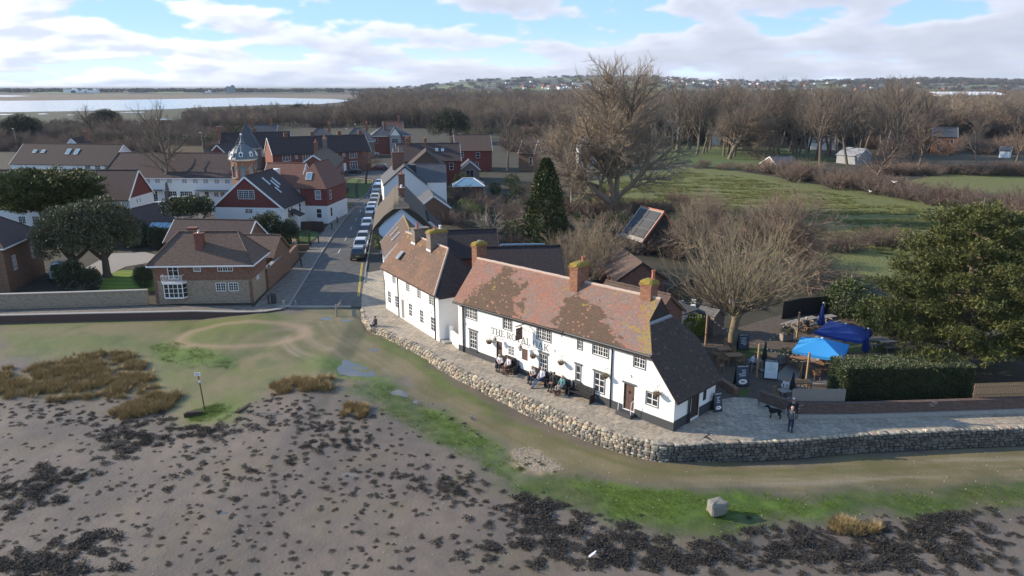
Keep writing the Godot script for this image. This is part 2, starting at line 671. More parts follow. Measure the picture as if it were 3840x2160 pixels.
func soft_in(poly:PackedVector2Array,p:Vector2,soft:float)->float:
	var best:=1e9
	for i in poly.size():
		var q:=Geometry2D.get_closest_point_to_segment(p,poly[i],poly[(i+1) % poly.size()])
		best=minf(best,p.distance_squared_to(q))
	var sd:=sqrt(best)
	if not Geometry2D.is_point_in_polygon(p,poly):
		sd=-sd
	return smoothstep(-soft,soft,sd)
const K:=1.49068
var zones:={}
func make_zones()->void:
	var h:=-1.2
	zones.turf=ring([[0,812],[700,806],[905,800],[935,850],[1000,905],[960,935],[880,965],[700,960],[640,1000],[590,1050],[450,1050],[380,960],[370,905],[300,890],[0,897]],-0.8,K)
	zones.green=ring([[880,985],[960,972],[1040,1012],[1130,1072],[1240,1158],[1300,1195],[1420,1190],[1560,1225],[1800,1240],[2100,1240],[2350,1225],[2640,1205],[2640,1265],[2350,1292],[2100,1295],[1950,1315],[1830,1345],[1700,1350],[1560,1310],[1440,1275],[1330,1250],[1230,1185],[1080,1110],[960,1045]],h,K)
	zones.track=ring([[700,850],[790,790],[900,795],[950,865],[1060,930],[1200,1010],[1330,1075],[1480,1130],[1620,1165],[1900,1165],[2640,1120],[2640,1200],[2100,1228],[1800,1228],[1560,1212],[1400,1170],[1250,1120],[1120,1040],[1000,960],[880,930],[700,920]],h,K)
	zones.lime1=ring([[375,870],[440,862],[560,900],[600,930],[480,925],[400,905]],-1.0,K)
	zones.lime2=ring([[470,1030],[560,1010],[610,1030],[560,1052],[480,1050]],h,K)
	zones.lime3=ring([[1060,1045],[1120,1045],[1240,1120],[1330,1180],[1290,1190],[1180,1130]],h,K)
	zones.lime4=ring([[760,910],[860,915],[990,960],[960,985],[880,960]],-1.0,K)
	zones.lime5=ring([[1440,1215],[1620,1235],[2120,1265],[2060,1295],[1840,1290],[1680,1320],[1560,1290]],h,K)
	zones.lime6=ring([[910,850],[1000,870],[1200,1000],[1350,1080],[1320,1080],[1150,1000],[980,890]],-0.9,K)
	zones.gravel=ring([[1285,1135],[1330,1130],[1400,1165],[1420,1190],[1350,1190],[1300,1165]],h,K)
	zones.marsh=ring([[0,925],[60,930],[180,895],[330,890],[350,905],[400,965],[340,985],[230,990],[130,1000],[100,985],[0,990]],-1.1,K)
	zones.marsh2=ring([[265,1025],[330,1000],[440,985],[470,995],[430,1020],[330,1045],[290,1040]],-1.3,K)
	zones.marsh3=ring([[675,985],[740,962],[830,975],[845,992],[760,1000],[690,1000]],-1.2,K)
	zones.marsh4=ring([[865,1050],[890,1032],[915,1034],[920,1055],[885,1060]],-1.3,K)
	zones.marsh5=ring([[2080,1322],[2150,1312],[2200,1325],[2190,1345],[2110,1345]],-1.3,K)
func ground_colour(p:Vector2,d:float)->Color:
	var w:=Vector2(nz.get_noise_2d(p.x*1.3,p.y*1.3),nz.get_noise_2d(p.x*1.3+90.0,p.y*1.3))
	var q:=p+w*1.1
	var f:=nz.get_noise_2d(p.x*5.0,p.y*5.0)
	var g:=nz.get_noise_2d(p.x*0.5+40.0,p.y*0.9)
	var c:=Color(0.180,0.146,0.116).lerp(Color(0.135,0.110,0.091),clampf(0.5+g*1.4,0,1))
	c=c.lerp(Color(0.165,0.135,0.085),clampf(w.x*1.6-0.15,0.0,0.6))
	c*=1.0+f*0.16
	var turf:=Color(0.135,0.155,0.040).lerp(Color(0.20,0.17,0.080),clampf(0.45+g*1.2+f*0.5,0,1))
	turf=turf.lerp(Color(0.10,0.125,0.035),clampf(w.y*2.4-0.25,0,0.7))
	c=c.lerp(turf,soft_in(zones.turf,q,0.9))
	var track:=Color(0.215,0.175,0.090).lerp(Color(0.150,0.130,0.055),clampf(0.5+w.x*1.5,0,1))
	# wheel ruts and scoured lines follow the shore
	var along:=nz.get_noise_2d(d*6.0,(p.x-p.y)*0.25)
	track=track.lerp(Color(0.28,0.24,0.165),clampf(along*2.2-0.2,0,0.8))
	track=track.lerp(Color(0.12,0.125,0.035),clampf(-along*2.2-0.25,0,0.8))
	c=c.lerp(track,soft_in(zones.track,q,0.8))
	var green:=Color(0.055,0.095,0.012).lerp(Color(0.085,0.095,0.028),clampf(0.3+g*1.3+f*0.8,0,1))
	c=c.lerp(green*(1.0+f*0.5),soft_in(zones.green,q,0.9))
	var lime:=Color(0.085,0.150,0.010)*(1.0+f*0.6)
	for n in ["lime1","lime2","lime3","lime4","lime5","lime6"]:
		c=c.lerp(lime,soft_in(zones[n],q,0.7)*(0.75 if n!="lime6" else 0.6))
	c=c.lerp(Color(0.33,0.25,0.155)*(1.0+f*0.7),soft_in(zones.gravel,q,0.3)*0.9)
	for n in ["marsh","marsh2","marsh3","marsh4","marsh5"]:
		c=c.lerp(Color(0.15,0.12,0.05)*(1.0+f*0.5),soft_in(zones[n],q,0.4)*0.8)
	# trampled ring round the pool on the turf
	var rp:=px(905,1265,-0.7)
	var e:=Vector2((p.x-rp.x)/6.6,(p.y-rp.z)/3.4).length()+w.x*0.12
	c=c.lerp(Color(0.34,0.24,0.15),clampf(1.0-absf(e-0.85)/0.22,0,1)*0.8)
	return c
func make_foreshore()->void:
	var st:=0.24
	var x0:=-78.0
	var x1:=62.0
	var z0:=-74.0
	var z1:=-17.0
	var nx:=int((x1-x0)/st)
	var nzz:=int((z1-z0)/st)
	var v:=PackedVector3Array()
	var c:=PackedColorArray()
	var t:=PackedVector2Array()
	var n:=PackedVector3Array()
	var id:=PackedInt32Array()
	id.resize((nx+1)*(nzz+1))
	id.fill(-1)
	for j in nzz+1:
		for i in nx+1:
			var p:=Vector2(x0+i*st,z0+j*st)
			# keep what the view can reach and a margin round it
			if absf(p.x)>8.0-p.y*0.86:
				continue
			var d:=shore_dist(p)
			var land:=p.y<z_shore(p.x)
			if land and d>1.2:
				continue
			id[j*(nx+1)+i]=v.size()
			v.append(Vector3(p.x,beach(p.x,p.y,0.0 if land else d),p.y))
			c.append(ground_colour(p,d))
			t.append(p)
			n.append(Vector3.UP)
	var ix:=PackedInt32Array()
	for j in nzz:
		for i in nx:
			var a:=id[j*(nx+1)+i]
			var b:=id[j*(nx+1)+i+1]
			var e:=id[(j+1)*(nx+1)+i+1]
			var f:=id[(j+1)*(nx+1)+i]
			if a<0 or b<0 or e<0 or f<0:
				continue
			ix.append_array([a,b,e,a,e,f])
	var ar:=[]
	ar.resize(Mesh.ARRAY_MAX)
	ar[Mesh.ARRAY_VERTEX]=v
	ar[Mesh.ARRAY_COLOR]=c
	ar[Mesh.ARRAY_TEX_UV]=t
	ar[Mesh.ARRAY_INDEX]=ix
	ar[Mesh.ARRAY_NORMAL]=n
	var am:=ArrayMesh.new()
	am.add_surface_from_arrays(Mesh.PRIMITIVE_TRIANGLES,ar)
	var s:=SurfaceTool.new()
	s.create_from(am,0)
	s.generate_normals()
	var m:=vmat("foreshore",0.62,noise_tex(0.05,0.62,1.0,FastNoiseLite.TYPE_SIMPLEX_SMOOTH,5,1024,21),0.22)
	m.normal_enabled=true
	m.normal_texture=normal_tex(0.03,5.0,4)
	m.normal_scale=0.3
	struct("foreshore",s.commit(),m)
func z_shore(x:float)->float:
	for i in range(shore.size()-1):
		if x>=shore[i].x and x<=shore[i+1].x:
			var k:=(x-shore[i].x)/maxf(shore[i+1].x-shore[i].x,0.001)
			return lerpf(shore[i].y,shore[i+1].y,k)
	return -60.0
# sheet over a polygon given in photo pixels
func sheet(called:String,pts:Array,h:float,m:Material,k:=1.0)->MeshInstance3D:
	var b:=MB.new()
	b.slab(ring(pts,h,k),h,h)
	return struct(called,b,m)
func make_land()->void:
	# the land: one sheet to the horizon with its edge along the sea walls
	var b:=MB.new()
	var p:=shore.duplicate()
	p.append(Vector2(9000,-60))
	p.append(Vector2(9000,-12000))
	p.append(Vector2(-9000,-12000))
	p.append(Vector2(-9000,-60))
	b.slab(p,-2.2,-0.06)
	struct("ground",b,mat("land",lin(0.048,0.044,0.026),0.95,noise_tex(0.02,0.45,1.0,FastNoiseLite.TYPE_SIMPLEX_SMOOTH,5,512,31),0.03))
	# harbour water and the flats round it
	var wm:=mat("water",lin(0.20,0.235,0.25),0.12)
	wm.metallic_specular=0.5
	wm.normal_enabled=true
	wm.normal_texture=normal_tex(0.05,3.0)
	wm.normal_scale=0.25
	wm.uv1_triplanar=true
	wm.uv1_world_triplanar=true
	wm.uv1_scale=Vector3.ONE*0.02
	var mud:=mat("flats",lin(0.21,0.165,0.115),0.9,M.t_blot,0.004)
	var saltings:=mat("saltings",lin(0.075,0.080,0.045),0.95,M.t_blot,0.012)
	sheet("saltmarsh",[[-700,418],[500,412],[800,402],[1050,410],[900,440],[760,470],[560,500],[100,560],[-700,600]],-0.02,saltings)
	sheet("sea",[[-700,423],[0,421],[250,417],[485,414],[650,408],[783,401],[900,397],[1060,392],[1200,390],[1270,384],[1315,376],[1250,371],[960,366],[485,374],[0,378],[-700,380]],0.02,wm)
	sheet("sandbank",[[-700,380],[0,378],[485,374],[960,366],[1250,371],[1500,368],[1500,352],[-700,352]],-0.01,mud)
	sheet("far_shallows",[[-700,366],[40,363],[120,360],[40,357],[-700,358]],0.03,wm)
	var q:=RandomNumberGenerator.new()
	q.seed=8
	for a in [[20,429,36,3],[160,427,30,2.2],[95,434,22,1.6],[265,431,22,1.4],[500,421,60,2.0],[345,421,18,1.3],[560,462,75,5],[245,470,22,1.8],[610,447,40,2.5]]:
		var r:=[]
		for i in 14:
			var an:=TAU*i/14.0
			var k:=q.randf_range(0.6,1.0)
			r.append([a[0]+cos(an)*a[2]*k,a[1]+sin(an)*a[3]*k])
		sheet("marsh_pool",r,0.03,wm)
	# grass field, lawn and verges
	var gm:=mat("field_grass",lin(0.165,0.185,0.055),0.95,noise_tex(0.03,0.55,1.0,FastNoiseLite.TYPE_SIMPLEX_SMOOTH,5,1024,41),0.06)
	gm.normal_enabled=true
	gm.normal_texture=normal_tex(0.12,8.0)
	gm.normal_scale=1.0
	gm.uv1_scale=Vector3(0.035,0.06,0.11)
	sheet("field",[[2100,800],[2210,680],[2380,652],[2560,626],[2750,640],[2900,662],[3050,690],[3300,725],[3560,770],[3900,828],[4300,905],[4300,1190],[3700,1150],[3300,1040],[3080,1010],[2800,950],[2600,915],[2450,880],[2330,830]],-0.03,gm)
	sheet("park_lawn",[[2450,600],[2540,530],[2800,545],[3050,565],[3150,600],[3000,620],[2850,640],[2600,620]],-0.02,mat("park_grass",lin(0.08,0.13,0.03),0.95,M.t_grain,0.05))
	sheet("paddock",[[3400,680],[3600,640],[4200,640],[4200,760],[3800,740],[3560,720]],-0.02,gm)
	# hills behind
	var hm:=MB.new()
	var prev:=[]
	for i in range(-110,130):
		var u:=1920.0+i*34.0
		var row:=[]
		for j in 15:
			row.append(hill(u,j/13.0))
		if prev.size():
			for j in 14:
				var cell:=nz.get_noise_2d(floorf(u/150.0+j*0.3)*37.0,floorf(j*0.7)*51.0)
				hm.k=Color(0.050,0.050,0.034).lerp(Color(0.14,0.125,0.065),smoothstep(-0.05,0.25,cell))
				if cell>0.2:
					hm.k=Color(0.12,0.155,0.05)
				hm.quad(prev[j],row[j],row[j+1],prev[j+1])
		prev=row
	struct("hills",hm,M.vcol)
# point on the hillside: u picture column, f from foot (0) to crest (1)
func hill(u:float,f:float)->Vector3:
	var prof:=[[-4200,334],[1400,332],[1530,326],[1600,319],[1760,302],[1900,297],[2050,290],[2200,287],[2360,283],[2460,287],[2600,298],[2900,305],[3100,302],[3300,296],[3500,293],[3700,298],[3840,302],[4600,302],[8000,312]]
	var z:=lerpf(-1700.0,-4300.0,f)
	var top:=maxf(pxz(u,curve(u,prof)+nz.get_noise_2d(u*0.05,3.0)*2.0,-4300.0).y,0.0)
	var g:=minf(f,1.0)
	var y:=-1.0+top*pow(g,1.25)*(1.0-maxf(f-1.0,0.0)*6.0)
	y+=nz.get_noise_2d(u*0.02,f*6.0)*10.0*g*(1.0-g)*clampf(top/40.0,0,1)
	return Vector3(pxz(u,400.0,z).x,y,z)
# ---------------------------------------------------------------- building parts
# window: node at the opening's lower left corner, x to the right, z outwards
func win(parent:Node,tr:Transform3D,w:float,h:float,o:={})->Node3D:
	var lights:int=o.get("lights",1)
	var cols:int=o.get("cols",2)
	var rows:int=o.get("rows",3)
	var fm:Material=o.get("frame",M.white_paint)
	var gm:Material=o.get("glass",M.glass)
	var fw:float=o.get("fw",0.055)
	var bw:float=o.get("bar",0.026)
	var sash:bool=o.get("sash",false)
	var dark=o.get("dark",null)
	var sep:bool=o.get("panes",false)
	var n:=holder("window",parent,tr)
	var key:="win%.2f_%.2f_%d_%d_%d_%.3f_%s_%s_%s" % [w,h,lights,cols,rows,fw,sash,dark!=null,sep]
	if not share.has(key):
		var f:=MB.new()
		var e:=0.0
		var sur:=MB.new()
		if dark:
			e=0.05
			for q in [[Vector3(w/2,e/2,0),Vector3(w,e,0.07)],[Vector3(w/2,h-e/2,0),Vector3(w,e,0.07)],[Vector3(e/2,h/2,0),Vector3(e,h-2*e,0.07)],[Vector3(w-e/2,h/2,0),Vector3(e,h-2*e,0.07)]]:
				sur.box(q[0],q[1])
		var iw:=w-2*e
		var ih:=h-2*e
		var zc:=-0.035
		for q in [[Vector3(w/2,e+fw/2,zc),Vector3(iw,fw,0.06)],[Vector3(w/2,h-e-fw/2,zc),Vector3(iw,fw,0.06)],[Vector3(e+fw/2,h/2,zc),Vector3(fw,ih-2*fw,0.06)],[Vector3(w-e-fw/2,h/2,zc),Vector3(fw,ih-2*fw,0.06)]]:
			f.box(q[0],q[1])
		var lw:=(iw-fw*(lights+1))/lights
		var panes:=[]
		for l in lights:
			var x0:=e+fw+l*(lw+fw)
			if l>0:
				f.box(Vector3(x0-fw/2,h/2,zc),Vector3(fw,ih-2*fw,0.055))
			var y0:=e+fw
			var hh:=ih-2*fw
			for i in range(1,cols):
				f.box(Vector3(x0+lw*i/cols,h/2,zc),Vector3(bw,hh,0.035))
			for j in range(1,rows):
				var t:=bw
				if sash and j*2==rows:
					t=fw
				f.box(Vector3(x0+lw/2,y0+hh*j/rows,zc),Vector3(lw,t,0.03 if t==bw else 0.05))
			if sep:
				for i in cols:
					for j in rows:
						panes.append([x0+lw*(i+0.5)/cols,y0+hh*(j+0.5)/rows,lw/cols,hh/rows])
			else:
				panes.append([x0+lw/2,y0+hh/2,lw,hh])
		share[key]=[f.mesh(),sur.mesh(),panes]
	var sh:Array=share[key]
	part("frame",sh[0],fm,n)
	if dark:
		part("surround",sh[1],dark,n)
	for p in sh[2]:
		var k:="pane%.3f_%.3f" % [p[2],p[3]]
		if not share.has(k):
			var b:=MB.new()
			b.box(Vector3.ZERO,Vector3(p[2],p[3],0.008))
			share[k]=b.mesh()
		part("pane",share[k],gm,n).position=Vector3(p[0],p[1],-0.04)
	return n
func door(parent:Node,tr:Transform3D,w:float,h:float,m:Material,o:={})->Node3D:
	# leaf of upright boards in a frame, set back in its opening
	var n:=holder("door",parent,tr)
	var f:=MB.new()
	var e:=0.06
	f.box(Vector3(w/2,h-e/2,-0.03),Vector3(w,e,0.09))
	f.box(Vector3(e/2,h/2-e/2,-0.03),Vector3(e,h-e,0.09))
	f.box(Vector3(w-e/2,h/2-e/2,-0.03),Vector3(e,h-e,0.09))
	part("frame",f,o.get("frame",M.wood_dark),n)
	var b:=MB.new()
	var nb:=maxi(3,int(w/0.15))
	for i in nb:
		var x:=e+(w-2*e)*(i+0.5)/nb
		b.box(Vector3(x,(h-e)/2,-0.055+(i % 2)*0.006),Vector3((w-2*e)/nb-0.008,h-e,0.03))
	b.box(Vector3(w/2,(h-e)/2,-0.075),Vector3(w-2*e,h-e,0.02))
	part("leaf",b,m,n)
	var k:=MB.new()
	k.box(Vector3(w*0.82,h*0.47,-0.02),Vector3(0.03,0.1,0.05))
	part("handle",k,M.iron,n)
	if o.has("light"):
		var g:=MB.new()
		g.box(Vector3(w/2,h*0.68,-0.035),Vector3(0.2,0.2,0.02),Basis(Vector3(0,0,1),PI/4))
		part("pane",g,M.glass,n)
	return n
# frame on a wall: a..b left to right seen from outside
func on(a:Vector3,b:Vector3,s:float,y:float,out:=0.0)->Transform3D:
	var u:=Vector3(b.x-a.x,0,b.z-a.z).normalized()
	var n:=u.cross(Vector3.UP)
	return Transform3D(Basis(u,Vector3.UP,n),Vector3(a.x,0,a.z)+u*s+Vector3(0,y,0)+n*out)
# o.cap: "moss","plain"; pots:list of [x,z,h]
func chimney(parent:Node,at:Vector3,w:float,d:float,y0:float,y1:float,m:Material,pots:=[],cap:="plain")->Node3D:
	var n:=holder("chimney",parent,Transform3D(Basis.IDENTITY,at))
	var b:=MB.new()
	b.box(Vector3(0,(y0+y1)/2,0),Vector3(w,y1-y0,d))
	b.box(Vector3(0,y1+0.05,0),Vector3(w+0.1,0.1,d+0.1))
	b.box(Vector3(0,y1+0.14,0),Vector3(w+0.18,0.08,d+0.18))
	part("stack",b,m,n)
	if cap=="moss":
		var c:=MB.new()
		var pr:=[[1.0,0.0],[1.02,0.09],[0.9,0.2],[0.62,0.29],[0.2,0.33],[0.0,0.335]]
		for i in range(pr.size()-1):
			for j in 16:
				var q:=[]
				for k in [[i,j],[i,j+1],[i+1,j+1],[i+1,j]]:
					var an:float=TAU*k[1]/16.0
					var sx:=signf(cos(an))*pow(absf(cos(an)),0.4)
					var sz:=signf(sin(an))*pow(absf(sin(an)),0.4)
					var wob:float=1.0+0.06*sin(k[1] % 16*2.3+k[0]*1.7)
					q.append(Vector3(sx*(w/2+0.11)*pr[k[0]][0]*wob,y1+0.16+pr[k[0]][1],-sz*(d/2+0.11)*pr[k[0]][0]*wob))
				c.quad(q[0],q[1],q[2],q[3])
		part("moss_cap",c,M.lichen,n)
	for p in pots:
		var c:=MB.new()
		c.lathe([[0.13,0.0],[0.15,0.04],[0.125,0.09],[0.11,p[2]-0.1],[0.14,p[2]-0.06],[0.13,p[2]],[0.09,p[2]],[0.085,p[2]-0.1],[0.0,p[2]-0.12]],Vector3(p[0],y1+(0.3 if cap=="moss" else 0.18),p[1]),10)
		part("chimney_pot",c,p[3] if p.size()>3 else M.terracotta,n)
	return n
# rows of plain tiles over a slope: edge(t) gives the row's left and right end, t from eave to ridge
func tiles(b:MB,edge:Callable,rows:int,tw:float,tint:Callable,sd:=1)->void:
	var r:=RandomNumberGenerator.new()
	r.seed=sd
	for j in rows:
		var e0:Array=edge.call(float(j)/rows)
		var e1:Array=edge.call(minf((j+1.25)/rows,1.0))
		var L0:Vector3=e0[0]
		var R0:Vector3=e0[1]
		var len:=(R0-L0).length()
		var n:=maxi(1,int(len/tw))
		var u:=(R0-L0)/n
		var upv:Vector3=((e1[0]+e1[1])-(L0+R0))*0.5
		var nn:=u.cross(upv).normalized()
		upv=upv-u.normalized()*upv.dot(u.normalized())
		var x0:=-0.5 if j % 2 else 0.0
		for i in n+(1 if j % 2 else 0):
			var a:=clampf(x0+i,0,n)
			var c:=clampf(x0+i+1,0,n)
			if c-a<0.1:
				continue
			var lift:=0.026+r.randf()*0.012
			var g:=0.004/tw
			var A:=L0+u*(a+g)+nn*lift
			var B:=L0+u*(c-g)+nn*(lift+r.randf_range(-0.004,0.004))
			var C:=L0+u*(c-g)+upv+nn*0.008
			var D:=L0+u*(a+g)+upv+nn*0.008
			b.k=tint.call(((a+c)*0.5)/n,float(j)/rows,r)
			b.quad(A,B,C,D)
			var dn:=nn*-0.02
			b.quad(A+dn,B+dn,B,A)
# overhanging gutter and downpipe shapes
func pipe(parent:Node,called:String,pts:Array,r:float,m:Material)->void:
	var b:=MB.new()
	var rr:=[]
	for p in pts:
		rr.append(r)
	b.tube(pts,rr,6)
	part(called,b,m,parent)
func ridge_line(parent:Node,a:Vector3,b:Vector3,m:Material,r:=0.12)->void:
	# half-round ridge tiles laid end to end
	var mb:=MB.new()
	var n:=maxi(1,int((b-a).length()/0.45))
	var q:=RandomNumberGenerator.new()
	q.seed=int(a.x*10.0)+3
	for i in n:
		var p0:=a.lerp(b,float(i)/n)
		var p1:=a.lerp(b,(i+0.97)/n)
		var lift:=Vector3(0,q.randf_range(-0.01,0.015),0)
		mb.tube([p0+lift,p1+lift],[r,r*0.95],8)
	var o:=part("ridge_tiles",mb,m,parent)
	o.set_meta("kind","stuff")
# ---------------------------------------------------------------- the pub
var pub:Node3D
func pub_eave(s:float)->float:
	return 4.2+0.5*s/18.7
func pub_ridge(s:float)->float:
	return 7.33+0.24*s/17.6
func make_pub()->void:
	var A:=px(1721,1312)
	var B:=px(2523,1617)
	var L:=20.65
	pub=thing("pub_building","long white pub with patchy red tiled roof, black plinth and big painted lettering","pub",A,atan2(-(B.z-A.z),B.x-A.x))
	var o:=Vector3.ZERO
	var r:=Vector3(L,0,0)
	var dark=M.dark_frame
	# [s0, y0, s1, y1, style]
	var ws:=[
		[0.86,3.02,2.3,4.08,{"lights":3,"cols":2,"rows":3,"dark":dark,"panes":true}],
		[5.23,3.12,6.23,4.12,{"lights":2,"cols":2,"rows":3,"dark":dark,"panes":true}],
		[8.77,3.2,10.23,4.2,{"lights":3,"cols":2,"rows":3,"dark":dark,"panes":true}],
		[12.64,3.42,13.13,4.42,{"lights":1,"cols":2,"rows":3,"dark":dark,"panes":true}],
		[13.98,3.42,15.4,4.45,{"lights":3,"cols":2,"rows":3,"dark":dark,"panes":true}],
		[17.39,3.46,18.37,4.5,{"lights":2,"cols":2,"rows":3,"dark":dark,"panes":true}],
		[1.36,0.55,2.28,2.13,{"cols":3,"rows":4,"sash":true,"dark":dark,"panes":true}],
		[5.79,1.15,6.47,1.98,{"lights":2,"cols":2,"rows":3,"panes":true}],
		[9.04,0.66,9.92,2.25,{"cols":3,"rows":4,"sash":true,"dark":dark,"panes":true}],
		[12.55,1.07,13.07,2.3,{"cols":1,"rows":2,"sash":true,"dark":dark,"panes":true}],
		[14.2,0.74,15.18,2.26,{"lights":2,"cols":1,"rows":3,"dark":dark,"panes":true,"bar":0.05}],
		[18.48,1.17,19.48,2.14,{"lights":2,"cols":1,"rows":2,"dark":dark,"panes":true,"bar":0.05}],
	]
	var ds:=[[4.5,0.12,5.16,1.97],[7.28,1.19,7.89,2.08],[16.74,0.3,17.6,2.15]]
	var w:=MB.new()
	var open:=[]
	for q in ws+ds:
		open.append([q[0],q[1],q[2],q[3]])
	var f1:=func(a0,a1):return open.filter(func(q):return q[0]>=a0 and q[2]<=a1).map(func(q):return [q[0]-a0,q[1],q[2]-a0,q[3]])
	w.wall(o,Vector3(12.0,0,0),0,4.42,f1.call(0.0,12.0),0.12)
	w.wall(Vector3(12.0,0,0),Vector3(18.42,0,0),0,4.68,f1.call(12.0,18.42),0.12)
	w.wall(Vector3(18.42,0,0),r,0,2.42,f1.call(18.42,21.0),0.12)
	w.poly([Vector3(18.42,2.42,0),Vector3(20.65,2.42,0),Vector3(18.72,4.75,0),Vector3(18.42,4.75,0)])
	var so:=[[2.0,0.1,2.98,1.98],[3.36,0.85,4.0,1.85]]
	w.wall(r,Vector3(L,0,-5),0,2.25,so,0.12)
	w.wall(Vector3(L,0,-5),Vector3(18.6,0,-5),0,2.2)
	w.wall(Vector3(18.6,0,-5),Vector3(0,0,-5),0,4.3)
	w.wall(Vector3(0,0,-5),o,0,4.3)
	w.poly([Vector3(0,4.3,-5),Vector3(0,4.3,0),Vector3(0,7.2,-2.5)])
	part("wall",w,M.render_white,pub)
	for q in ws:
		var g=q[4].duplicate()
		win(pub,on(o,r,q[0],q[1]),q[2]-q[0],q[3]-q[1],g)
	var sw:=win(pub,on(r,Vector3(L,0,-5),3.36,0.85),0.64,1.0,{"cols":1,"rows":1,"fw":0.09})
	sw.set_meta("label","small casement window in the gable end")
	# stone sills and dark lintels
	for q in [[5.6,1.06,6.66],[12.45,1.02,13.17],[1.25,0.5,2.38]]:
		var b:=MB.new()
		b.box(Vector3((q[0]+q[2])/2,q[1],0.07),Vector3(q[2]-q[0],0.07,0.2))
		part("window_sill",b,M.plinth,pub)
	for q in [[1.28,2.13,2.36],[8.96,2.26,10.0],[14.1,2.27,15.28],[12.47,2.31,13.15],[16.62,2.16,17.72]]:
		var b:=MB.new()
		b.box(Vector3((q[0]+q[2])/2,q[1]+0.055,0.03),Vector3(q[2]-q[0],0.11,0.09))
		part("lintel",b,M.dark_frame,pub)
	door(pub,on(o,r,4.5,0.12,-0.05),0.66,1.85,M.wood_brown)
	var hatch:=holder("hatch",pub,on(o,r,7.28,1.19,-0.04))
	var hb:=MB.new()
	for i in 4:
		hb.box(Vector3(0.076+i*0.152,0.445,0),Vector3(0.145,0.89,0.03))
	part("leaf",hb,M.wood_brown,hatch)
	door(pub,on(o,r,16.74,0.3,-0.05),0.86,1.85,M.wood_brown,{"light":true}).set_meta("label","brown boarded front door with a diamond light")
	door(pub,on(r,Vector3(L,0,-5),2.0,0.1,-0.04),0.98,1.88,M.wood_dark)
	# plinth
	var pl:=MB.new()
	for q in [[0.0,1.2],[1.2,4.42],[5.24,16.66],[17.68,20.69]]:
		var hgt:=0.5 if q[0]<10 else 0.58
		if q[0]==5.24:
			pl.box(Vector3(6.2,0.31,0.02),Vector3(1.92,0.62,0.05))
			pl.box(Vector3(8.0,0.21,0.02),Vector3(1.68,0.42,0.05))
			pl.box(Vector3(12.75,0.29,0.02),Vector3(7.82,0.58,0.05))
		else:
			pl.box(Vector3((q[0]+q[1])/2,hgt/2,0.02),Vector3(q[1]-q[0],hgt,0.05))
	part("plinth",pl,M.plinth,pub)
	for q in [[0.0,1.96],[3.02,5.0]]:
		var ps:=MB.new()
		ps.box(Vector3(L+0.02,0.33,-(q[0]+q[1])/2),Vector3(0.05,0.66,q[1]-q[0]))
		part("plinth",ps,M.plinth,pub)
	# steps
	var stp:=MB.new()
	stp.bevel(Vector3(17.17,0.13,0.28),Vector3(1.25,0.26,0.62),0.02)
	part("step",stp,M.plinth,pub)
	var st2:=MB.new()
	st2.bevel(Vector3(4.83,0.06,0.18),Vector3(0.95,0.12,0.4),0.02)
	part("step",st2,M.concrete,pub)
	for x in [16.66,17.68]:
		pipe(pub,"handrail",[Vector3(x,0.2,0.45),Vector3(x,1.1,0.4),Vector3(x,1.15,0.04)],0.02,M.white_paint)
	# roof under the tiles
	var rf:=MB.new()
	var ev:=func(s):return Vector3(s,pub_eave(s),0.28)
	var rg:=func(s):return Vector3(s,pub_ridge(s),-2.5)
	var hip:=Vector3(18.95,4.52,0.24)
	var gab:=Vector3(17.6,6.17,-1.22)
	var gabb:=Vector3(17.6,6.17,-3.78)
	rf.poly([ev.call(-0.3),hip,gab,rg.call(17.65),rg.call(-0.3)])
	rf.poly([rg.call(-0.3),rg.call(17.65),gabb,Vector3(18.95,4.52,-5.24),Vector3(-0.3,4.2,-5.28)])
	rf.poly([hip,Vector3(20.98,2.05,0.2),Vector3(20.98,2.05,-5.2),Vector3(18.95,4.52,-5.24),gabb,gab])
	rf.poly([gab,gabb,rg.call(17.6)])
	rf.quad(Vector3(-0.3,4.06,0.28),hip-Vector3(0,0.14,0),hip,ev.call(-0.3))
	rf.quad(hip-Vector3(0,0.14,0),Vector3(20.98,1.93,0.2),Vector3(20.98,2.05,0.2),hip)
	rf.quad(Vector3(20.98,1.93,0.2),Vector3(20.98,1.93,-5.2),Vector3(20.98,2.05,-5.2),Vector3(20.98,2.05,0.2))
	rf.quad(hip-Vector3(0,0.14,0),Vector3(-0.3,4.06,0.28),Vector3(-0.3,4.06,0.0),Vector3(18.9,4.5,0.0))
	rf.tri(ev.call(-0.3),rg.call(-0.3),Vector3(-0.3,4.2,-5.28))
	var roof:=part("roof",rf,M.tiles_dark,pub)
	var tb:=MB.new()
	var tn:=func(x,t,q):
		var s:float=x*18.9
		var n1:=nz.get_noise_2d(s*1.6,t*9.0)
		var n2:=nz.get_noise_2d(s*5.0+50.0,t*30.0)
		var pink:=Color(0.315,0.165,0.122).lerp(Color(0.255,0.18,0.152),clampf(0.5+n1*1.6+(s-9.0)*0.06,0,1))
		if q.randf()<0.13:
			pink=Color(0.38,0.165,0.11)
		if q.randf()<0.10:
			pink=Color(0.25,0.21,0.20)
		var brown:=Color(0.155,0.098,0.066).lerp(Color(0.115,0.078,0.052),q.randf())
		var m:=0.0
		if s<7.6:
			m=minf(s-(2.9-2.4*(1.0-t)),(6.6+n1*1.0+(0.5-t)*1.6)-s)*0.9
			m=minf(m,(0.86-t+0.2*sin(s*1.9))*4.0)
			m+=n2*1.6
			if s<3.4 and n2>0.02:
				m-=0.9
		elif s>10.2:
			m=minf(s-10.4-t*1.1,(16.8-t*3.6)-s)*0.8
			m=minf(m,(0.66-t+0.08*sin(s*2.7))*6.0)+n2*1.2
		else:
			m=-0.6+n2*1.1-t*0.5
		var c:=pink.lerp(brown,smoothstep(-0.1,0.25,m))
		if q.randf()<0.035:
			c=Color(0.40,0.20,0.14)
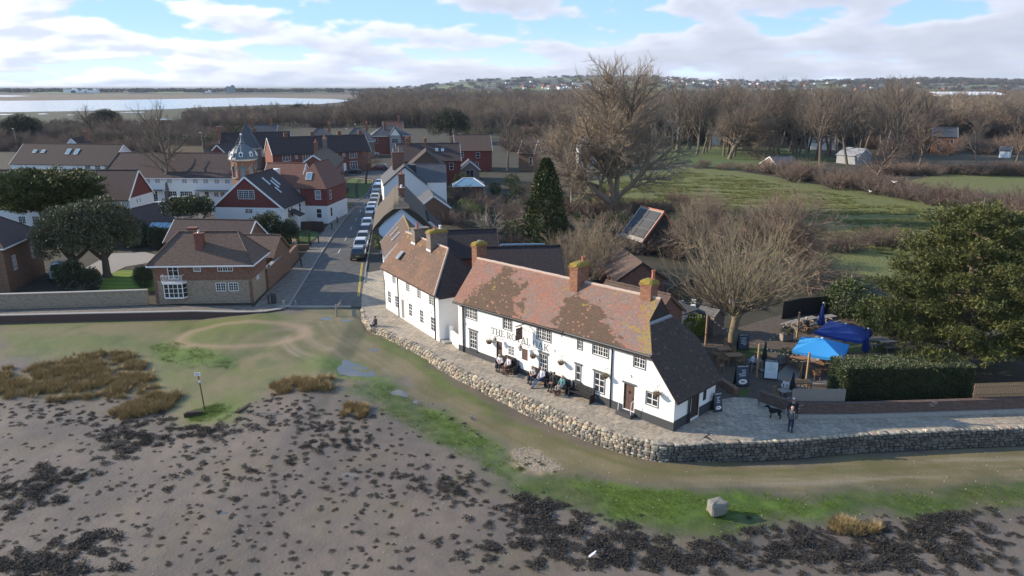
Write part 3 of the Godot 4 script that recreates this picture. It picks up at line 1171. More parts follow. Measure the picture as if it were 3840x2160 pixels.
		# yellow lichen by the ridge, the chimneys and the hip
		var li:=maxf(t-0.90,0.0)*5.0
		li=maxf(li,0.9-absf(s-10.9)*0.9-absf(t-0.78)*3.0)
		if s>14.0:
			li=maxf(li,(s-16.6)*0.5+t*0.25-0.1)
		if li+n2*1.0+n1*0.8>0.72 and q.randf()<0.7:
			c=c.lerp(Color(0.34,0.25,0.06),0.75)
		return c*(0.92+0.16*q.randf())
	tiles(tb,func(t):
		var s1:=lerpf(18.95,17.6,minf(t/0.56,1.0))
		return [ev.call(-0.3).lerp(rg.call(-0.3),t),ev.call(s1).lerp(rg.call(s1),t)],44,0.17,tn,3)
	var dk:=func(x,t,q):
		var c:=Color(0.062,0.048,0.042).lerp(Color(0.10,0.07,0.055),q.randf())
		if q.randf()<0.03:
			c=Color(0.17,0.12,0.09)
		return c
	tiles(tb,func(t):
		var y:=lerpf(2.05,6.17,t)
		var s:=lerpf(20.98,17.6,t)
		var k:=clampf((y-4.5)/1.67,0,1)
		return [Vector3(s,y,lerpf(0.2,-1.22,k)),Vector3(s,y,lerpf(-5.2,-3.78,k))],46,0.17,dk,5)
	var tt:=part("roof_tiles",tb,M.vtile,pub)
	tt.set_meta("kind","stuff")
	ridge_line(pub,rg.call(-0.3),rg.call(10.2),M.ridge_tile)
	ridge_line(pub,rg.call(11.2),rg.call(17.6),M.ridge_tile)
	var fl:=MB.new()
	fl.slope(Vector3(17.72,6.05,-1.1),Vector3(17.72,6.05,-3.9),Vector3(17.58,6.28,-3.7),Vector3(17.58,6.28,-1.3),0.03)
	part("lead_flashing",fl,M.lead,pub)
	chimney(pub,Vector3(10.63,0,-2.45),0.72,1.25,6.3,8.45,M.brick_orange,[[0.05,-0.35,0.5]],"moss")
	chimney(pub,Vector3(16.55,0,-2.6),0.85,0.8,6.6,8.25,M.brick_orange,[[0.15,-0.2,0.75]],"moss")
	chimney(pub,Vector3(-0.75,0,-3.1),0.6,1.15,0.0,8.15,M.brick_orange,[[0.0,0.0,0.25,M.steel]],"moss")
	var cf:=MB.new()
	cf.box(Vector3(16.55,7.1,-2.17),Vector3(0.95,0.22,0.05))
	part("lead_flashing",cf,M.lead,pub)
	# gutters and pipes
	pipe(pub,"gutter",[Vector3(-0.3,4.12,0.33),Vector3(11.6,4.44,0.33)],0.07,M.black_paint)
	var fb:=MB.new()
	fb.box(Vector3(6.1,4.14,0.06),Vector3(11.0,0.17,0.06),Basis(Vector3(0,0,1),0.02))
	part("fascia",fb,M.black_paint,pub)
	pipe(pub,"gutter",[Vector3(11.7,4.46,0.33),Vector3(18.9,4.64,0.33)],0.06,M.dark_frame)
	pipe(pub,"downpipe",[Vector3(0.62,4.1,0.28),Vector3(0.62,3.9,0.06),Vector3(0.62,0.02,0.06)],0.05,M.black_paint)
	pipe(pub,"downpipe",[Vector3(0.78,4.1,0.28),Vector3(0.78,3.9,0.06),Vector3(0.78,0.02,0.06)],0.035,M.black_paint)
	pipe(pub,"downpipe",[Vector3(15.7,4.6,0.3),Vector3(15.7,4.35,0.06),Vector3(15.7,0.0,0.06)],0.05,M.black_paint)
	pipe(pub,"downpipe",[Vector3(L+0.3,2.0,-1.75),Vector3(L+0.07,1.8,-1.75),Vector3(L+0.07,0.0,-1.75)],0.05,M.black_paint)
	pipe(pub,"downpipe",[Vector3(L+0.07,1.95,-1.55),Vector3(L+0.07,0.0,-1.55)],0.035,M.black_paint)
	# wall irons
	for q in [[0.95,2.5],[12.1,4.2],[10.6,2.75],[11.2,4.05],[13.6,4.3],[16.1,4.3],[16.9,4.35],[17.3,2.75]]:
		var ib:=MB.new()
		ib.tube([Vector3(q[0]-0.08,q[1]+0.05,0.02),Vector3(q[0],q[1]+0.08,0.03),Vector3(q[0]+0.02,q[1]-0.12,0.03)],[0.02,0.02,0.015],5)
		part("wall_iron",ib,M.iron,pub)
	# painted lettering
	var font:=SystemFont.new()
	font.font_names=PackedStringArray(["Droid Serif"])
	lettering(pub,"THE ROYAL OAK",font,Transform3D(Basis(Vector3(0,0,1),0.012),Vector3(3.95,2.42,0.004)),6.05,0.52,M.dark_frame)
	lettering(pub,"Licensed Premises 1727",font,Transform3D(Basis(Vector3(0,0,1),0.02),Vector3(2.6,4.03,0.1)),2.6,0.12,M.white_paint)
	# things on the front
	var k:=pub.transform
	var sg:=thing("hanging_sign","brown painted picture sign hanging from an iron bracket over the lettering","sign",k*Vector3(7.75,2.8,0),pub.rotation.y)
	var sb:=MB.new()
	sb.bar(Vector3(0,1.35,0),Vector3(0,1.35,1.15),0.045,0.06)
	sb.bar(Vector3(0,0.75,0),Vector3(0,1.33,0.75),0.025,0.025)
	sb.bar(Vector3(0,1.19,0.55),Vector3(0,1.34,0.55),0.02,0.02)
	sb.bar(Vector3(0,1.19,1.0),Vector3(0,1.34,1.0),0.02,0.02)
	part("bracket",sb,M.iron,sg)
	var bd:=MB.new()
	bd.bevel(Vector3(0,0.72,0.775),Vector3(0.05,0.92,0.68),0.02)
	part("board",bd,M.wood_dark,sg)
	for sx in [-1.0,1.0]:
		var pc:=MB.new()
		var rr:=RandomNumberGenerator.new()
		rr.seed=4
		for i in 26:
			var c:=Vector3(sx*0.029,0.4+rr.randf()*0.65,0.52+rr.randf()*0.5)
			pc.k=Color(0.32,0.22,0.18).lerp(Color(0.12,0.05,0.05),rr.randf())
			pc.box(c,Vector3(0.006+i*0.0003,rr.randf_range(0.06,0.22),rr.randf_range(0.04,0.12)),Basis(Vector3(1,0,0),rr.randf_range(-0.8,0.8)))
		part("picture",pc,M.vcol,sg)
	for q in [[4.85,2.2,"black lantern on a bracket over the narrow brown door"],[7.6,2.28,"black lantern on a bracket below the hanging sign"]]:
		lantern(k*Vector3(q[0],q[1],0.0),pub.rotation.y,q[2])
	for q in [[4.0,1.86,"planted basket on the wall left of the brown pub door, beside the lantern"],[8.72,1.95,"planted basket on the wall just left of a tall sash window"],[11.45,2.2,"planted basket alone on the plain white wall over the benches"],[15.4,2.35,"planted basket by the drainpipe over the cross-barred window"],[19.5,2.35,"planted basket over the low window at the pub's corner"]]:
		basket(k*Vector3(q[0],q[1],0.0),pub.rotation.y,q[2])
func lettering(parent:Node,text:String,font:Font,tr:Transform3D,w:float,h:float,m:Material)->void:
	var t:=TextMesh.new()
	t.text=text
	t.font=font
	t.font_size=32
	t.pixel_size=0.01
	t.depth=0.02
	t.curve_step=4.0
	t.horizontal_alignment=HORIZONTAL_ALIGNMENT_LEFT
	var bb:=t.get_aabb()
	var o:=part("lettering",t,m,parent)
	var s:=Vector3(w/bb.size.x,h/bb.size.y,1.0)
	o.transform=tr*Transform3D(Basis.from_scale(s),Vector3(-bb.position.x*s.x,-bb.position.y*s.y,0))
func lantern(at:Vector3,turn:float,label:String)->void:
	var n:=thing("wall_lantern",label,"lantern",at,turn,"lanterns on the pub front")
	var b:=MB.new()
	b.bar(Vector3(0,0.25,0),Vector3(0,0.3,0.5),0.025,0.03)
	b.bar(Vector3(0,-0.05,0),Vector3(0,0.27,0.3),0.02,0.02)
	part("bracket",b,M.iron,n)
	var c:=MB.new()
	c.lathe([[0.02,0.33],[0.03,0.26],[0.16,0.12],[0.17,0.1],[0.0,0.1]],Vector3(0,0,0.5),4,PI/4)
	c.lathe([[0.0,-0.2],[0.085,-0.2],[0.085,-0.17],[0.0,-0.17]],Vector3(0,0,0.5),4,PI/4)
	for i in 4:
		var a:=TAU*i/4+PI/4
		c.bar(Vector3(cos(a)*0.085,-0.18,0.5+sin(a)*0.085),Vector3(cos(a)*0.15,0.1,0.5+sin(a)*0.15),0.014,0.014)
	part("hood",c,M.iron,n)
	var g:=MB.new()
	g.lathe([[0.075,-0.17],[0.14,0.1]],Vector3(0,0,0.5),4,PI/4)
	part("pane",g,M.glass_pale,n)
func basket(at:Vector3,turn:float,label:String)->void:
	var n:=thing("hanging_basket",label,"basket",at,turn,"planted baskets on the pub front")
	var b:=MB.new()
	b.lathe([[0.05,-0.24],[0.16,-0.2],[0.23,-0.08],[0.25,0.0],[0.22,0.0],[0.0,-0.02]],Vector3(0,0,0.3),10)
	part("bowl",b,M.wood_brown,n)
	var h:=MB.new()
	h.bar(Vector3(0,0.42,0),Vector3(0,0.45,0.32),0.02,0.02)
	for i in 3:
		var a:=TAU*i/3
		h.bar(Vector3(cos(a)*0.24,0,0.3+sin(a)*0.24),Vector3(0,0.45,0.3),0.008,0.008)
	part("chains",h,M.iron,n)
	var l:=MB.new()
	var r:=RandomNumberGenerator.new()
	r.seed=hash(label)
	for i in 90:
		var a:=r.randf()*TAU
		var d:=sqrt(r.randf())*0.28
		leaf(l,Vector3(cos(a)*d,0.02+r.randf()*0.14*(1.2-d*3.0)-maxf(d-0.2,0)*0.8,0.3+sin(a)*d),0.07,r,Color(0.10,0.13,0.05),Color(0.30,0.25,0.16))
	part("plants",l,M.leaf,n)
func leaf(b:MB,p:Vector3,s:float,r:RandomNumberGenerator,c0:Color,c1:Color,dir:=Vector3.ZERO)->void:
	var d:=Vector3(r.randfn(),r.randfn(),r.randfn()).normalized()
	if dir!=Vector3.ZERO:
		d=(d*0.7+dir).normalized()
	var e:=d.cross(Vector3(r.randfn(),r.randfn(),r.randfn())).normalized()
	b.k=c0.lerp(c1,r.randf())
	var t:=p+d*s
	var m:=p+d*s*0.45
	b.tri(p,m+e*s*0.32,t)
	b.tri(p,t,m-e*s*0.32)
# ---------------------------------------------------------------- cottage next to the pub
func make_cottage()->void:
	var A:=px(1448,1155)
	var B:=px(1648,1282)
	var L:=11.57
	var n:=thing("white_cottage","white rendered cottage with plain brown tiled roof and two stacks, next to the pub","cottage",A,atan2(-(B.z-A.z),B.x-A.x))
	var o:=Vector3.ZERO
	var r:=Vector3(L,0,0)
	var ups:=[[1.9,2.95,2.7,3.85],[5.0,2.9,5.8,3.9],[7.4,2.85,8.2,3.9],[9.75,2.85,10.65,3.95]]
	var los:=[[0.55,0.75,1.35,1.95],[2.3,0.7,3.1,1.9],[5.4,0.7,6.2,1.95],[7.75,0.7,8.55,1.95],[9.95,0.6,10.85,1.9]]
	var ds:=[[3.75,0.05,4.45,1.95]]
	var w:=MB.new()
	w.wall(o,r,0,4.15,ups+los+ds,0.12)
	w.wall(r,Vector3(L,0,-5.2),0,4.1)
	w.wall(Vector3(L,0,-5.2),Vector3(0,0,-5.2),0,4.1)
	w.wall(Vector3(0,0,-5.2),o,0,4.1)
	w.tri(Vector3(0,4.1,-5.2),Vector3(0,4.1,0),Vector3(0,7.15,-2.6))
	part("wall",w,M.render_white,n)
	for q in ups:
		win(n,on(o,r,q[0],q[1]),q[2]-q[0],q[3]-q[1],{"lights":2,"cols":1,"rows":4,"panes":true,"dark":M.white_paint})
	for q in los:
		win(n,on(o,r,q[0],q[1],-0.02),q[2]-q[0],q[3]-q[1],{"cols":2,"rows":4,"sash":true,"panes":true})
	door(n,on(o,r,3.75,0.05,-0.04),0.7,1.9,M.wood_grey,{"frame":M.white_paint})
	var rf:=MB.new()
	var e0:=Vector3(-0.35,4.08,0.3)
	var e1:=Vector3(L-0.15,4.08,0.3)
	var r0:=Vector3(-0.3,7.3,-2.6)
	var r1:=Vector3(8.6,7.3,-2.6)
	var hb:=Vector3(L+0.3,3.95,-4.9)
	var hf:=Vector3(L+0.3,3.95,0.1)
	rf.poly([e0,e1,r1,r0])
	rf.tri(e1,hf,r1)
	rf.tri(hf,hb,r1)
	rf.poly([hb,Vector3(-0.3,4.0,-5.4),r0,r1])
	rf.quad(e0-Vector3(0,0.12,0),e1-Vector3(0,0.12,0),e1,e0)
	rf.quad(hf-Vector3(0,0.12,0),hb-Vector3(0,0.12,0),hb,hf)
	rf.tri(e0,r0,Vector3(-0.3,4.0,-5.4))
	part("roof",rf,M.tiles_dark,n)
	var tb:=MB.new()
	tiles(tb,func(t):return [e0.lerp(r0,t),e1.lerp(r1,t)],40,0.18,func(x,t,q):
		var k:=nz.get_noise_2d(x*14.0,t*7.0)
		var c:=Color(0.215,0.125,0.085).lerp(Color(0.16,0.105,0.075),clampf(0.5+k*2.0,0,1))
		if q.randf()<0.05:
			c=Color(0.30,0.155,0.105)
		if t>0.8 and nz.get_noise_2d(x*50.0,t*40.0)>0.2:
			c=c.lerp(Color(0.34,0.22,0.05),0.6)
		return c*(0.85+0.3*q.randf()),7)
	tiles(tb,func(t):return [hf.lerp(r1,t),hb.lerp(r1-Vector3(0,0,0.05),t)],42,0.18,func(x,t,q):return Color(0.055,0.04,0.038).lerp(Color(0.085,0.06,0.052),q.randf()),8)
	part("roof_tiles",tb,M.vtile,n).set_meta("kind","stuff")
	ridge_line(n,r0,r1,M.ridge_tile,0.1)
	ridge_line(n,r1,e1+Vector3(0.1,0.05,0.05),M.ridge_tile,0.1)
	ridge_line(n,r1,hb,M.tiles_dark,0.09)
	chimney(n,Vector3(2.6,0,-2.75),0.7,1.5,6.0,8.0,M.brick_grey,[[0.0,0.3,0.5]])
	chimney(n,Vector3(6.1,0,-2.75),0.8,1.7,6.0,8.15,M.brick_grey,[[0.1,0.2,0.45],[0.1,-0.3,0.5,M.white_paint]],"moss")
	for q in [[2.6,6.75,-1.97],[6.1,6.75,-1.87]]:
		var cf:=MB.new()
		cf.box(Vector3(q[0],q[1],q[2]),Vector3(0.86,0.16,0.06))
		part("lead_flashing",cf,M.white_paint,n)
	# roof light
	var sk:=holder("roof_light",n,Transform3D(Basis(Vector3(1,0,0),-0.82),Vector3(2.0,5.62,-0.83)))
	var sf:=MB.new()
	sf.box(Vector3(0,0,0.02),Vector3(0.6,0.9,0.08))
	part("frame",sf,M.lead,sk)
	var sp:=MB.new()
	sp.box(Vector3(0,0,0.066),Vector3(0.48,0.76,0.01))
	part("pane",sp,M.glass_pale,sk)
	pipe(n,"gutter",[Vector3(-0.3,4.0,0.33),Vector3(L-0.1,4.0,0.33)],0.05,M.black_paint)
	for x in [3.2,10.9]:
		pipe(n,"downpipe",[Vector3(x,3.95,0.3),Vector3(x,3.8,0.05),Vector3(x,0,0.05)],0.045,M.black_paint)
	for q in [[0.6,2.4],[2.5,2.3],[4.2,2.3],[5.3,2.2],[7.9,2.35],[10.2,2.3]]:
		var ib:=MB.new()
		ib.tube([Vector3(q[0]-0.05,q[1]+0.12,0.02),Vector3(q[0]+0.03,q[1],0.03),Vector3(q[0]+0.02,q[1]-0.14,0.03)],[0.02,0.02,0.015],5)
		part("wall_iron",ib,M.iron,n)
	# curled wall iron on the end wall
	var ci:=MB.new()
	ci.tube([Vector3(L+0.03,1.3,-1.9),Vector3(L+0.03,2.1,-1.95),Vector3(L+0.03,2.25,-2.2),Vector3(L+0.03,2.0,-2.4),Vector3(L+0.03,1.5,-2.45),Vector3(L+0.03,1.3,-2.7),Vector3(L+0.03,1.45,-2.85)],[0.045,0.05,0.05,0.05,0.05,0.045,0.02],6)
	part("wall_iron",ci,M.iron,n)
	pipe(n,"downpipe",[Vector3(L+0.06,3.9,-3.3),Vector3(L+0.06,0,-3.3)],0.045,M.black_paint)
	# low wall and gate between cottage and pub
	var P:=n.transform*Vector3(L+0.05,0,-0.9)
	var Q:=pub.transform*Vector3(-0.02,0,-0.15)
	var g:=thing("yard_wall","low white wall with gate posts closing the gap between cottage and pub","wall",P,atan2(-(Q.z-P.z),Q.x-P.x))
	var gl:=P.distance_to(Q)
	var gb:=MB.new()
	gb.box(Vector3(gl*0.58,0.55,0),Vector3(gl*0.84,1.1,0.18))
	gb.box(Vector3(gl*0.2,0.75,0),Vector3(0.3,1.5,0.28))
	part("wall",gb,M.render_white,g)
	var gs:=MB.new()
	gs.bevel(Vector3(0.35,0.09,0.4),Vector3(1.0,0.18,0.7),0.02)
	part("step",gs,M.concrete,g)
# ---------------------------------------------------------------- promenade: stone wall and flagstones
func stone_mesh(sd:int)->Mesh:
	var r:=RandomNumberGenerator.new()
	r.seed=sd
	var b:=MB.new()
	var nu:=8
	var nv:=5
	var pt:={}
	for i in nu:
		for j in nv+1:
			var a:=TAU*i/nu
			var t:=PI*j/nv
			var d:=Vector3(cos(a)*sin(t),cos(t),sin(a)*sin(t))
			var q:=Vector3(signf(d.x)*pow(absf(d.x),0.5),signf(d.y)*pow(absf(d.y),0.5),signf(d.z)*pow(absf(d.z),0.5))
			pt[[i,j]]=q*0.5*(1.0+(r.randf_range(-0.16,0.12) if j>0 and j<nv else 0.0))
	for i in nu:
		for j in nv:
			var m:=(i+1) % nu
			if j>0:
				b.tri(pt[[i,j]],pt[[i,j+1]] if true else pt[[m,j]],pt[[m,j]])
			if j<nv-1:
				b.tri(pt[[i,j+1]],pt[[m,j+1]],pt[[m,j]])
	return b.mesh()
func make_seawall()->void:
	var pts:=[]
	for p in walltop:
		pts.append(px(p[0],p[1]))
	pts.append(px(3840,1603)+Vector3(9,0,-1.2))
	# core of the wall behind its stones
	var n:=MeshInstance3D.new()
	n.name="sea_wall"
	var core:=MB.new()
	var acc:=[0.0]
	for i in range(pts.size()-1):
		var a:Vector3=pts[i]
		var b:Vector3=pts[i+1]
		acc.append(acc[i]+a.distance_to(b))
		var nn:=(b-a).normalized().cross(Vector3.UP)
		core.quad(a+Vector3(0,-2.1,0)+nn*0.06,b+Vector3(0,-2.1,0)+nn*0.06,b+Vector3(0,-0.03,0),a+Vector3(0,-0.03,0))
		core.quad(a+Vector3(0,-0.03,0),b+Vector3(0,-0.03,0),b+Vector3(0,-0.03,0)-nn*0.45,a+Vector3(0,-0.03,0)-nn*0.45)
	n.mesh=core.mesh()
	n.material_override=M.mortar_mid
	n.set_meta("label","rubble stone sea wall along the promenade in front of the pub")
	n.set_meta("category","wall")
	add_child(n)
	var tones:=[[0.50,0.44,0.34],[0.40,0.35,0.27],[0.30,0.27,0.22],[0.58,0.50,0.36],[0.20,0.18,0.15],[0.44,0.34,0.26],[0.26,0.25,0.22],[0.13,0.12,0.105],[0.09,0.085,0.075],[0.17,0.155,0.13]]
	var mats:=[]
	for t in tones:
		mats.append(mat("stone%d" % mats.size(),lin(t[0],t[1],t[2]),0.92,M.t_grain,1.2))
	var meshes:=[]
	for i in 6:
		meshes.append(stone_mesh(30+i))
	var r:=RandomNumberGenerator.new()
	r.seed=77
	var total:float=acc[acc.size()-1]
	var at:=func(s:float)->Array:
		for i in range(acc.size()-1):
			if s<=acc[i+1] or i==acc.size()-2:
				var a:Vector3=pts[i]
				var b:Vector3=pts[i+1]
				var d:=(b-a).normalized()
				return [a+d*(s-acc[i]),d]
		return []
	var list:=[]
	var y:=0.02
	for row in 7:
		var rh:=0.13 if row==0 else r.randf_range(0.15,0.27)
		var s:=r.randf()*0.2
		while s<total-0.2:
			var w:=r.randf_range(0.2,0.5) if row>0 else r.randf_range(0.3,0.6)
			var q:Array=at.call(s+w/2)
			var p:Vector3=q[0]
			var d:Vector3=q[1]
			var nn:=d.cross(Vector3.UP)
			var foot:=beach(p.x+nn.x*0.3,p.z+nn.z*0.3)
			if y-rh*0.5>foot-0.05:
				var hh:=rh*r.randf_range(0.8,1.12)
				var big:=r.randf()<0.12 and row>2
				var sz:=Vector3(w*(1.25 if big else 0.98),hh*(1.35 if big else 1.0),0.3 if row>0 else 0.5)
				var c:=p+Vector3(0,y-rh/2+r.randf_range(-0.02,0.02),0)+nn*((0.02+0.02*row) if row>0 else -0.14)
				var dark:=p.x>9.5  # right stretch: darker stones, with its shade also put into their colour
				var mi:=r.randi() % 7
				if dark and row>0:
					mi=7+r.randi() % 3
				if not dark and row>3 and r.randf()<0.35:
					mi=4
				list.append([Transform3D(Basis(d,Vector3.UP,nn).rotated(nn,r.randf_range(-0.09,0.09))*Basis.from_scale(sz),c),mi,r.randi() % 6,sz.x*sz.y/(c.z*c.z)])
			s+=w
		y-=rh
	list.sort_custom(func(a,b):return a[3]>b[3])
	var rest:={}
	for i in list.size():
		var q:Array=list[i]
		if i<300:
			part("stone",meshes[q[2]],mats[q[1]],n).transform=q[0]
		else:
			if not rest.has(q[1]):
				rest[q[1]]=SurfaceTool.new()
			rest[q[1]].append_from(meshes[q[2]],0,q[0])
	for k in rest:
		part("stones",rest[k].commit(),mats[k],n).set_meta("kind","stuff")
func make_pavement()->void:
	var out:=[]
	for p in walltop:
		out.append(p)
	var inner:=[[3950,1537],[3200,1566],[2985,1566],[2848,1518],[2840,1496],[2770,1488],[2690,1500],[2523,1617],[1721,1312],[1700,1272],[1648,1282],[1448,1155],[1440,1060],[1432,985],[1430,950],[1420,890],[1392,890],[1378,985],[1366,1050],[1356,1110]]
	var P:=ring(out+[[3950,1598]]+inner,0.0)
	var b:=MB.new()
	b.slab(P,-0.05,-0.022)
	var n:=struct("pavement",b,M.mortar_dark)
	var r:=RandomNumberGenerator.new()
	r.seed=12
	var mats:=[]
	for t in [[0.44,0.375,0.29],[0.38,0.325,0.255],[0.47,0.40,0.31],[0.35,0.30,0.24],[0.42,0.37,0.30]]:
		mats.append(mat("flag%d" % mats.size(),lin(t[0],t[1],t[2]),0.85,M.t_blot,0.45))
	var list:=[]
	var split:=12.2
	for zone in 2:
		var ang:=deg_to_rad(45.0) if zone==0 else deg_to_rad(-3.0)
		var ux:=Vector2(cos(ang),sin(ang))
		var uy:=Vector2(-ux.y,ux.x)
		var c:=Vector2(-2,-55) if zone==0 else Vector2(22,-43)
		var v:=-26.0
		var row:=0
		while v<26.0:
			var rh:=r.randf_range(0.42,0.72)
			var u:=-30.0+r.randf()*0.6
			while u<30.0:
				var w:=r.randf_range(0.5,1.15)
				var g:=0.012
				var sk:=0.0
				if zone==1:
					sk=0.25
				var q:=PackedVector2Array()
				for e in [[u+g,v+g],[u+w-g,v+g],[u+w-g,v+rh-g],[u+g,v+rh-g]]:
					q.append(c+ux*(e[0]+sk*e[1]+r.randf_range(-0.008,0.008))+uy*(e[1]+r.randf_range(-0.008,0.008)))
				u+=w
				var mid:=(q[0]+q[2])*0.5
				if (mid.x>split)!=(zone==1):
					continue
				for cut in Geometry2D.intersect_polygons(q,P):
					if cut.size()>2:
						var bb:=Rect2(cut[0],Vector2.ZERO)
						for e in cut:
							bb=bb.expand(e)
						if bb.size.x>0.1 and bb.size.y>0.1:
							list.append([cut,mid.y,bb.get_center(),bb.size.x*bb.size.y/pow(mid.y,3.0)*-1.0])
			v+=rh
			row+=1
	list.sort_custom(func(a,b2):return a[3]>b2[3])
	var rest:={}
	for i in list.size():
		var q:PackedVector2Array=list[i][0]
		var mi:=r.randi() % 5
		var top:=r.randf_range(-0.004,0.008)
		if i<300:
			var m:=MB.new()
			var ctr:Vector2=list[i][2]
			var loc:=PackedVector2Array()
			for e in q:
				loc.append(e-ctr)
			m.slab(loc,-0.04,top)
			part("flagstone",m,mats[mi],n).position=Vector3(ctr.x,0,ctr.y)
		else:
			if not rest.has(mi):
				rest[mi]=MB.new()
			rest[mi].slab(q,-0.04,top)
	for k in rest:
		part("flagstones",rest[k],mats[k],n).set_meta("kind","stuff")
# ---------------------------------------------------------------- village houses
# A, B: feet of the front's left and right corner. o: d depth, e eave, r ridge, roof kind, wall, upper (tile hanging etc. from y), roofm
func house(called:String,label:String,A:Vector2,B:Vector2,o:Dictionary)->Node3D:
	var L:=A.distance_to(B)
	var n:=thing(called,label,o.get("category","house"),Vector3(A.x,o.get("y",0.0),A.y),atan2(-(B.y-A.y),B.x-A.x),o.get("group",""))
	var d:float=o.d
	var e:float=o.e
	var r:float=o.r
	var kind:String=o.get("roof","gx")
	var ov:float=o.get("ov",0.3)
	var c:=[Vector3(0,0,0),Vector3(L,0,0),Vector3(L,0,-d),Vector3(0,0,-d)]
	var split:float=o.get("split",0.0)
	var sides:=["front","right","back","left"]
	var lo:=MB.new()
	var up:=MB.new()
	for i in 4:
		var a:Vector3=c[i]
		var b:Vector3=c[(i+1) % 4]
		var open:=[]
		for q in o.get(sides[i],[]):
			open.append([q[0],q[1],q[0]+q[2],q[1]+q[3]])
		if split>0.0:
			lo.wall(a,b,-0.1,split,open.filter(func(q):return q[1]<split),0.1)
			if split<e-0.01:
				up.wall(a,b,split,e,open.filter(func(q):return q[1]>=split-0.01),0.1)
		else:
			lo.wall(a,b,-0.1,e,open.filter(func(q):return q[1]<e-0.2),0.1)
	var gm:=up if split>0.0 else lo
	var rf:=MB.new()
	var bb:=MB.new()
	var k:=(r-e)/(d/2) if kind in ["gx","hip"] else (r-e)/(L/2)
	var dy:=k*ov
	if kind=="gx":
		gm.tri(c[1]+Vector3(0,e,0),c[2]+Vector3(0,e,0),Vector3(L,r,-d/2))
		gm.tri(c[3]+Vector3(0,e,0),c[0]+Vector3(0,e,0),Vector3(0,r,-d/2))
		var q:=o.get("verge",0.15)
		var a0:=Vector3(-q,e-dy+0.06,ov)
		var a1:=Vector3(L+q,e-dy+0.06,ov)
		var b0:=Vector3(-q,e-dy+0.06,-d-ov)
		var b1:=Vector3(L+q,e-dy+0.06,-d-ov)
		var t0:=Vector3(-q,r+0.06,-d/2)
		var t1:=Vector3(L+q,r+0.06,-d/2)
		rf.slope(a0,a1,t1,t0)
		rf.slope(b1,b0,t0,t1)
		for p in [[a0,t0],[t0,b0],[a1,t1],[t1,b1]]:
			bb.bar(p[0]-Vector3(0,0.12,0),p[1]-Vector3(0,0.12,0),0.06,0.2)
		ridge_line(n,t0,t1,o.get("ridgem",o.roofm),0.1)
	elif kind=="gz" or kind=="hipz":
		var hz:float=0.0 if kind=="gz" else o.get("hl",2.6)
		var a0:=Vector3(-ov,e-dy+0.06,0.15 if kind=="gz" else ov)
		var a1:=Vector3(L+ov,e-dy+0.06,0.15 if kind=="gz" else ov)
		var b0:=Vector3(-ov,e-dy+0.06,-d-0.15)
		var b1:=Vector3(L+ov,e-dy+0.06,-d-0.15)
		var t0:=Vector3(L/2,r+0.06,0.15 if kind=="gz" else -hz)
		var t1:=Vector3(L/2,r+0.06,-d-0.15)
		rf.slope(b0,a0,t0,t1)
		rf.slope(a1,b1,t1,t0)
		gm.tri(c[2]+Vector3(0,e,0),c[3]+Vector3(0,e,0),Vector3(L/2,r,-d))
		if kind=="gz":
			var gab:=o.get("gablewin",[])
			gm.tri(c[0]+Vector3(0,e,0),c[1]+Vector3(0,e,0),Vector3(L/2,r,0))
			for q in gab:
				win(n,on(c[0],c[1],q[0],q[1],0.06),q[2],q[3],q[4])
			for p in [[a0,t0],[t0,a1]]:
				bb.bar(p[0]-Vector3(0,0.1,0),p[1]-Vector3(0,0.1,0),0.06,0.24)
		else:
			rf.slope(a0,a1,t0,t0)
		ridge_line(n,t0,t1,o.get("ridgem",o.roofm),0.1)
	elif kind=="hip":
		var hl:float=o.get("hl",d/2)
		var hl0:float=o.get("hl0",hl)
		var a0:=Vector3(-ov,e-dy+0.06,ov)
		var a1:=Vector3(L+ov,e-dy+0.06,ov)
		var b0:=Vector3(-ov,e-dy+0.06,-d-ov)
		var b1:=Vector3(L+ov,e-dy+0.06,-d-ov)
		var t0:=Vector3(hl0,r+0.06,-d/2)
		var t1:=Vector3(L-hl,r+0.06,-d/2)
		rf.slope(a0,a1,t1,t0)
		rf.slope(b1,b0,t0,t1)
		rf.slope(a1,b1,t1,t1)
		rf.slope(b0,a0,t0,t0)
		for p in [[a0,a1],[a1,b1],[b0,a0]]:
			bb.bar(p[0]-Vector3(0,0.1,0),p[1]-Vector3(0,0.1,0),0.08,0.14)
		for p in [[t0,t1],[a0,t0],[a1,t1],[t1,b1]]:
			if p[0].distance_to(p[1])>0.1:
				ridge_line(n,p[0],p[1],o.get("ridgem",o.roofm),0.09)
	part("wall",lo,o.wall,n)
	if split>0.0:
		part("upper_wall",up,o.upper,n)
	part("roof",rf,o.roofm,n)
	part("bargeboard",bb,o.get("trim",M.white_paint),n)
	for i in 4:
		for q in o.get(sides[i],[]):
			var tr:=on(c[i],c[(i+1) % 4],q[0],q[1])
			var w:Dictionary=q[4] if q.size()>4 else {}
			if w.has("door"):
				door(n,tr,q[2],q[3],w.door,{"frame":M.white_paint})
			else:
				win(n,tr,q[2],q[3],w)
	for q in o.get("chimneys",[]):
		chimney(n,Vector3(q[0],0,q[1]),q[2],q[3],q[4],q[5],q[6],q[7] if q.size()>7 else [])
	return n
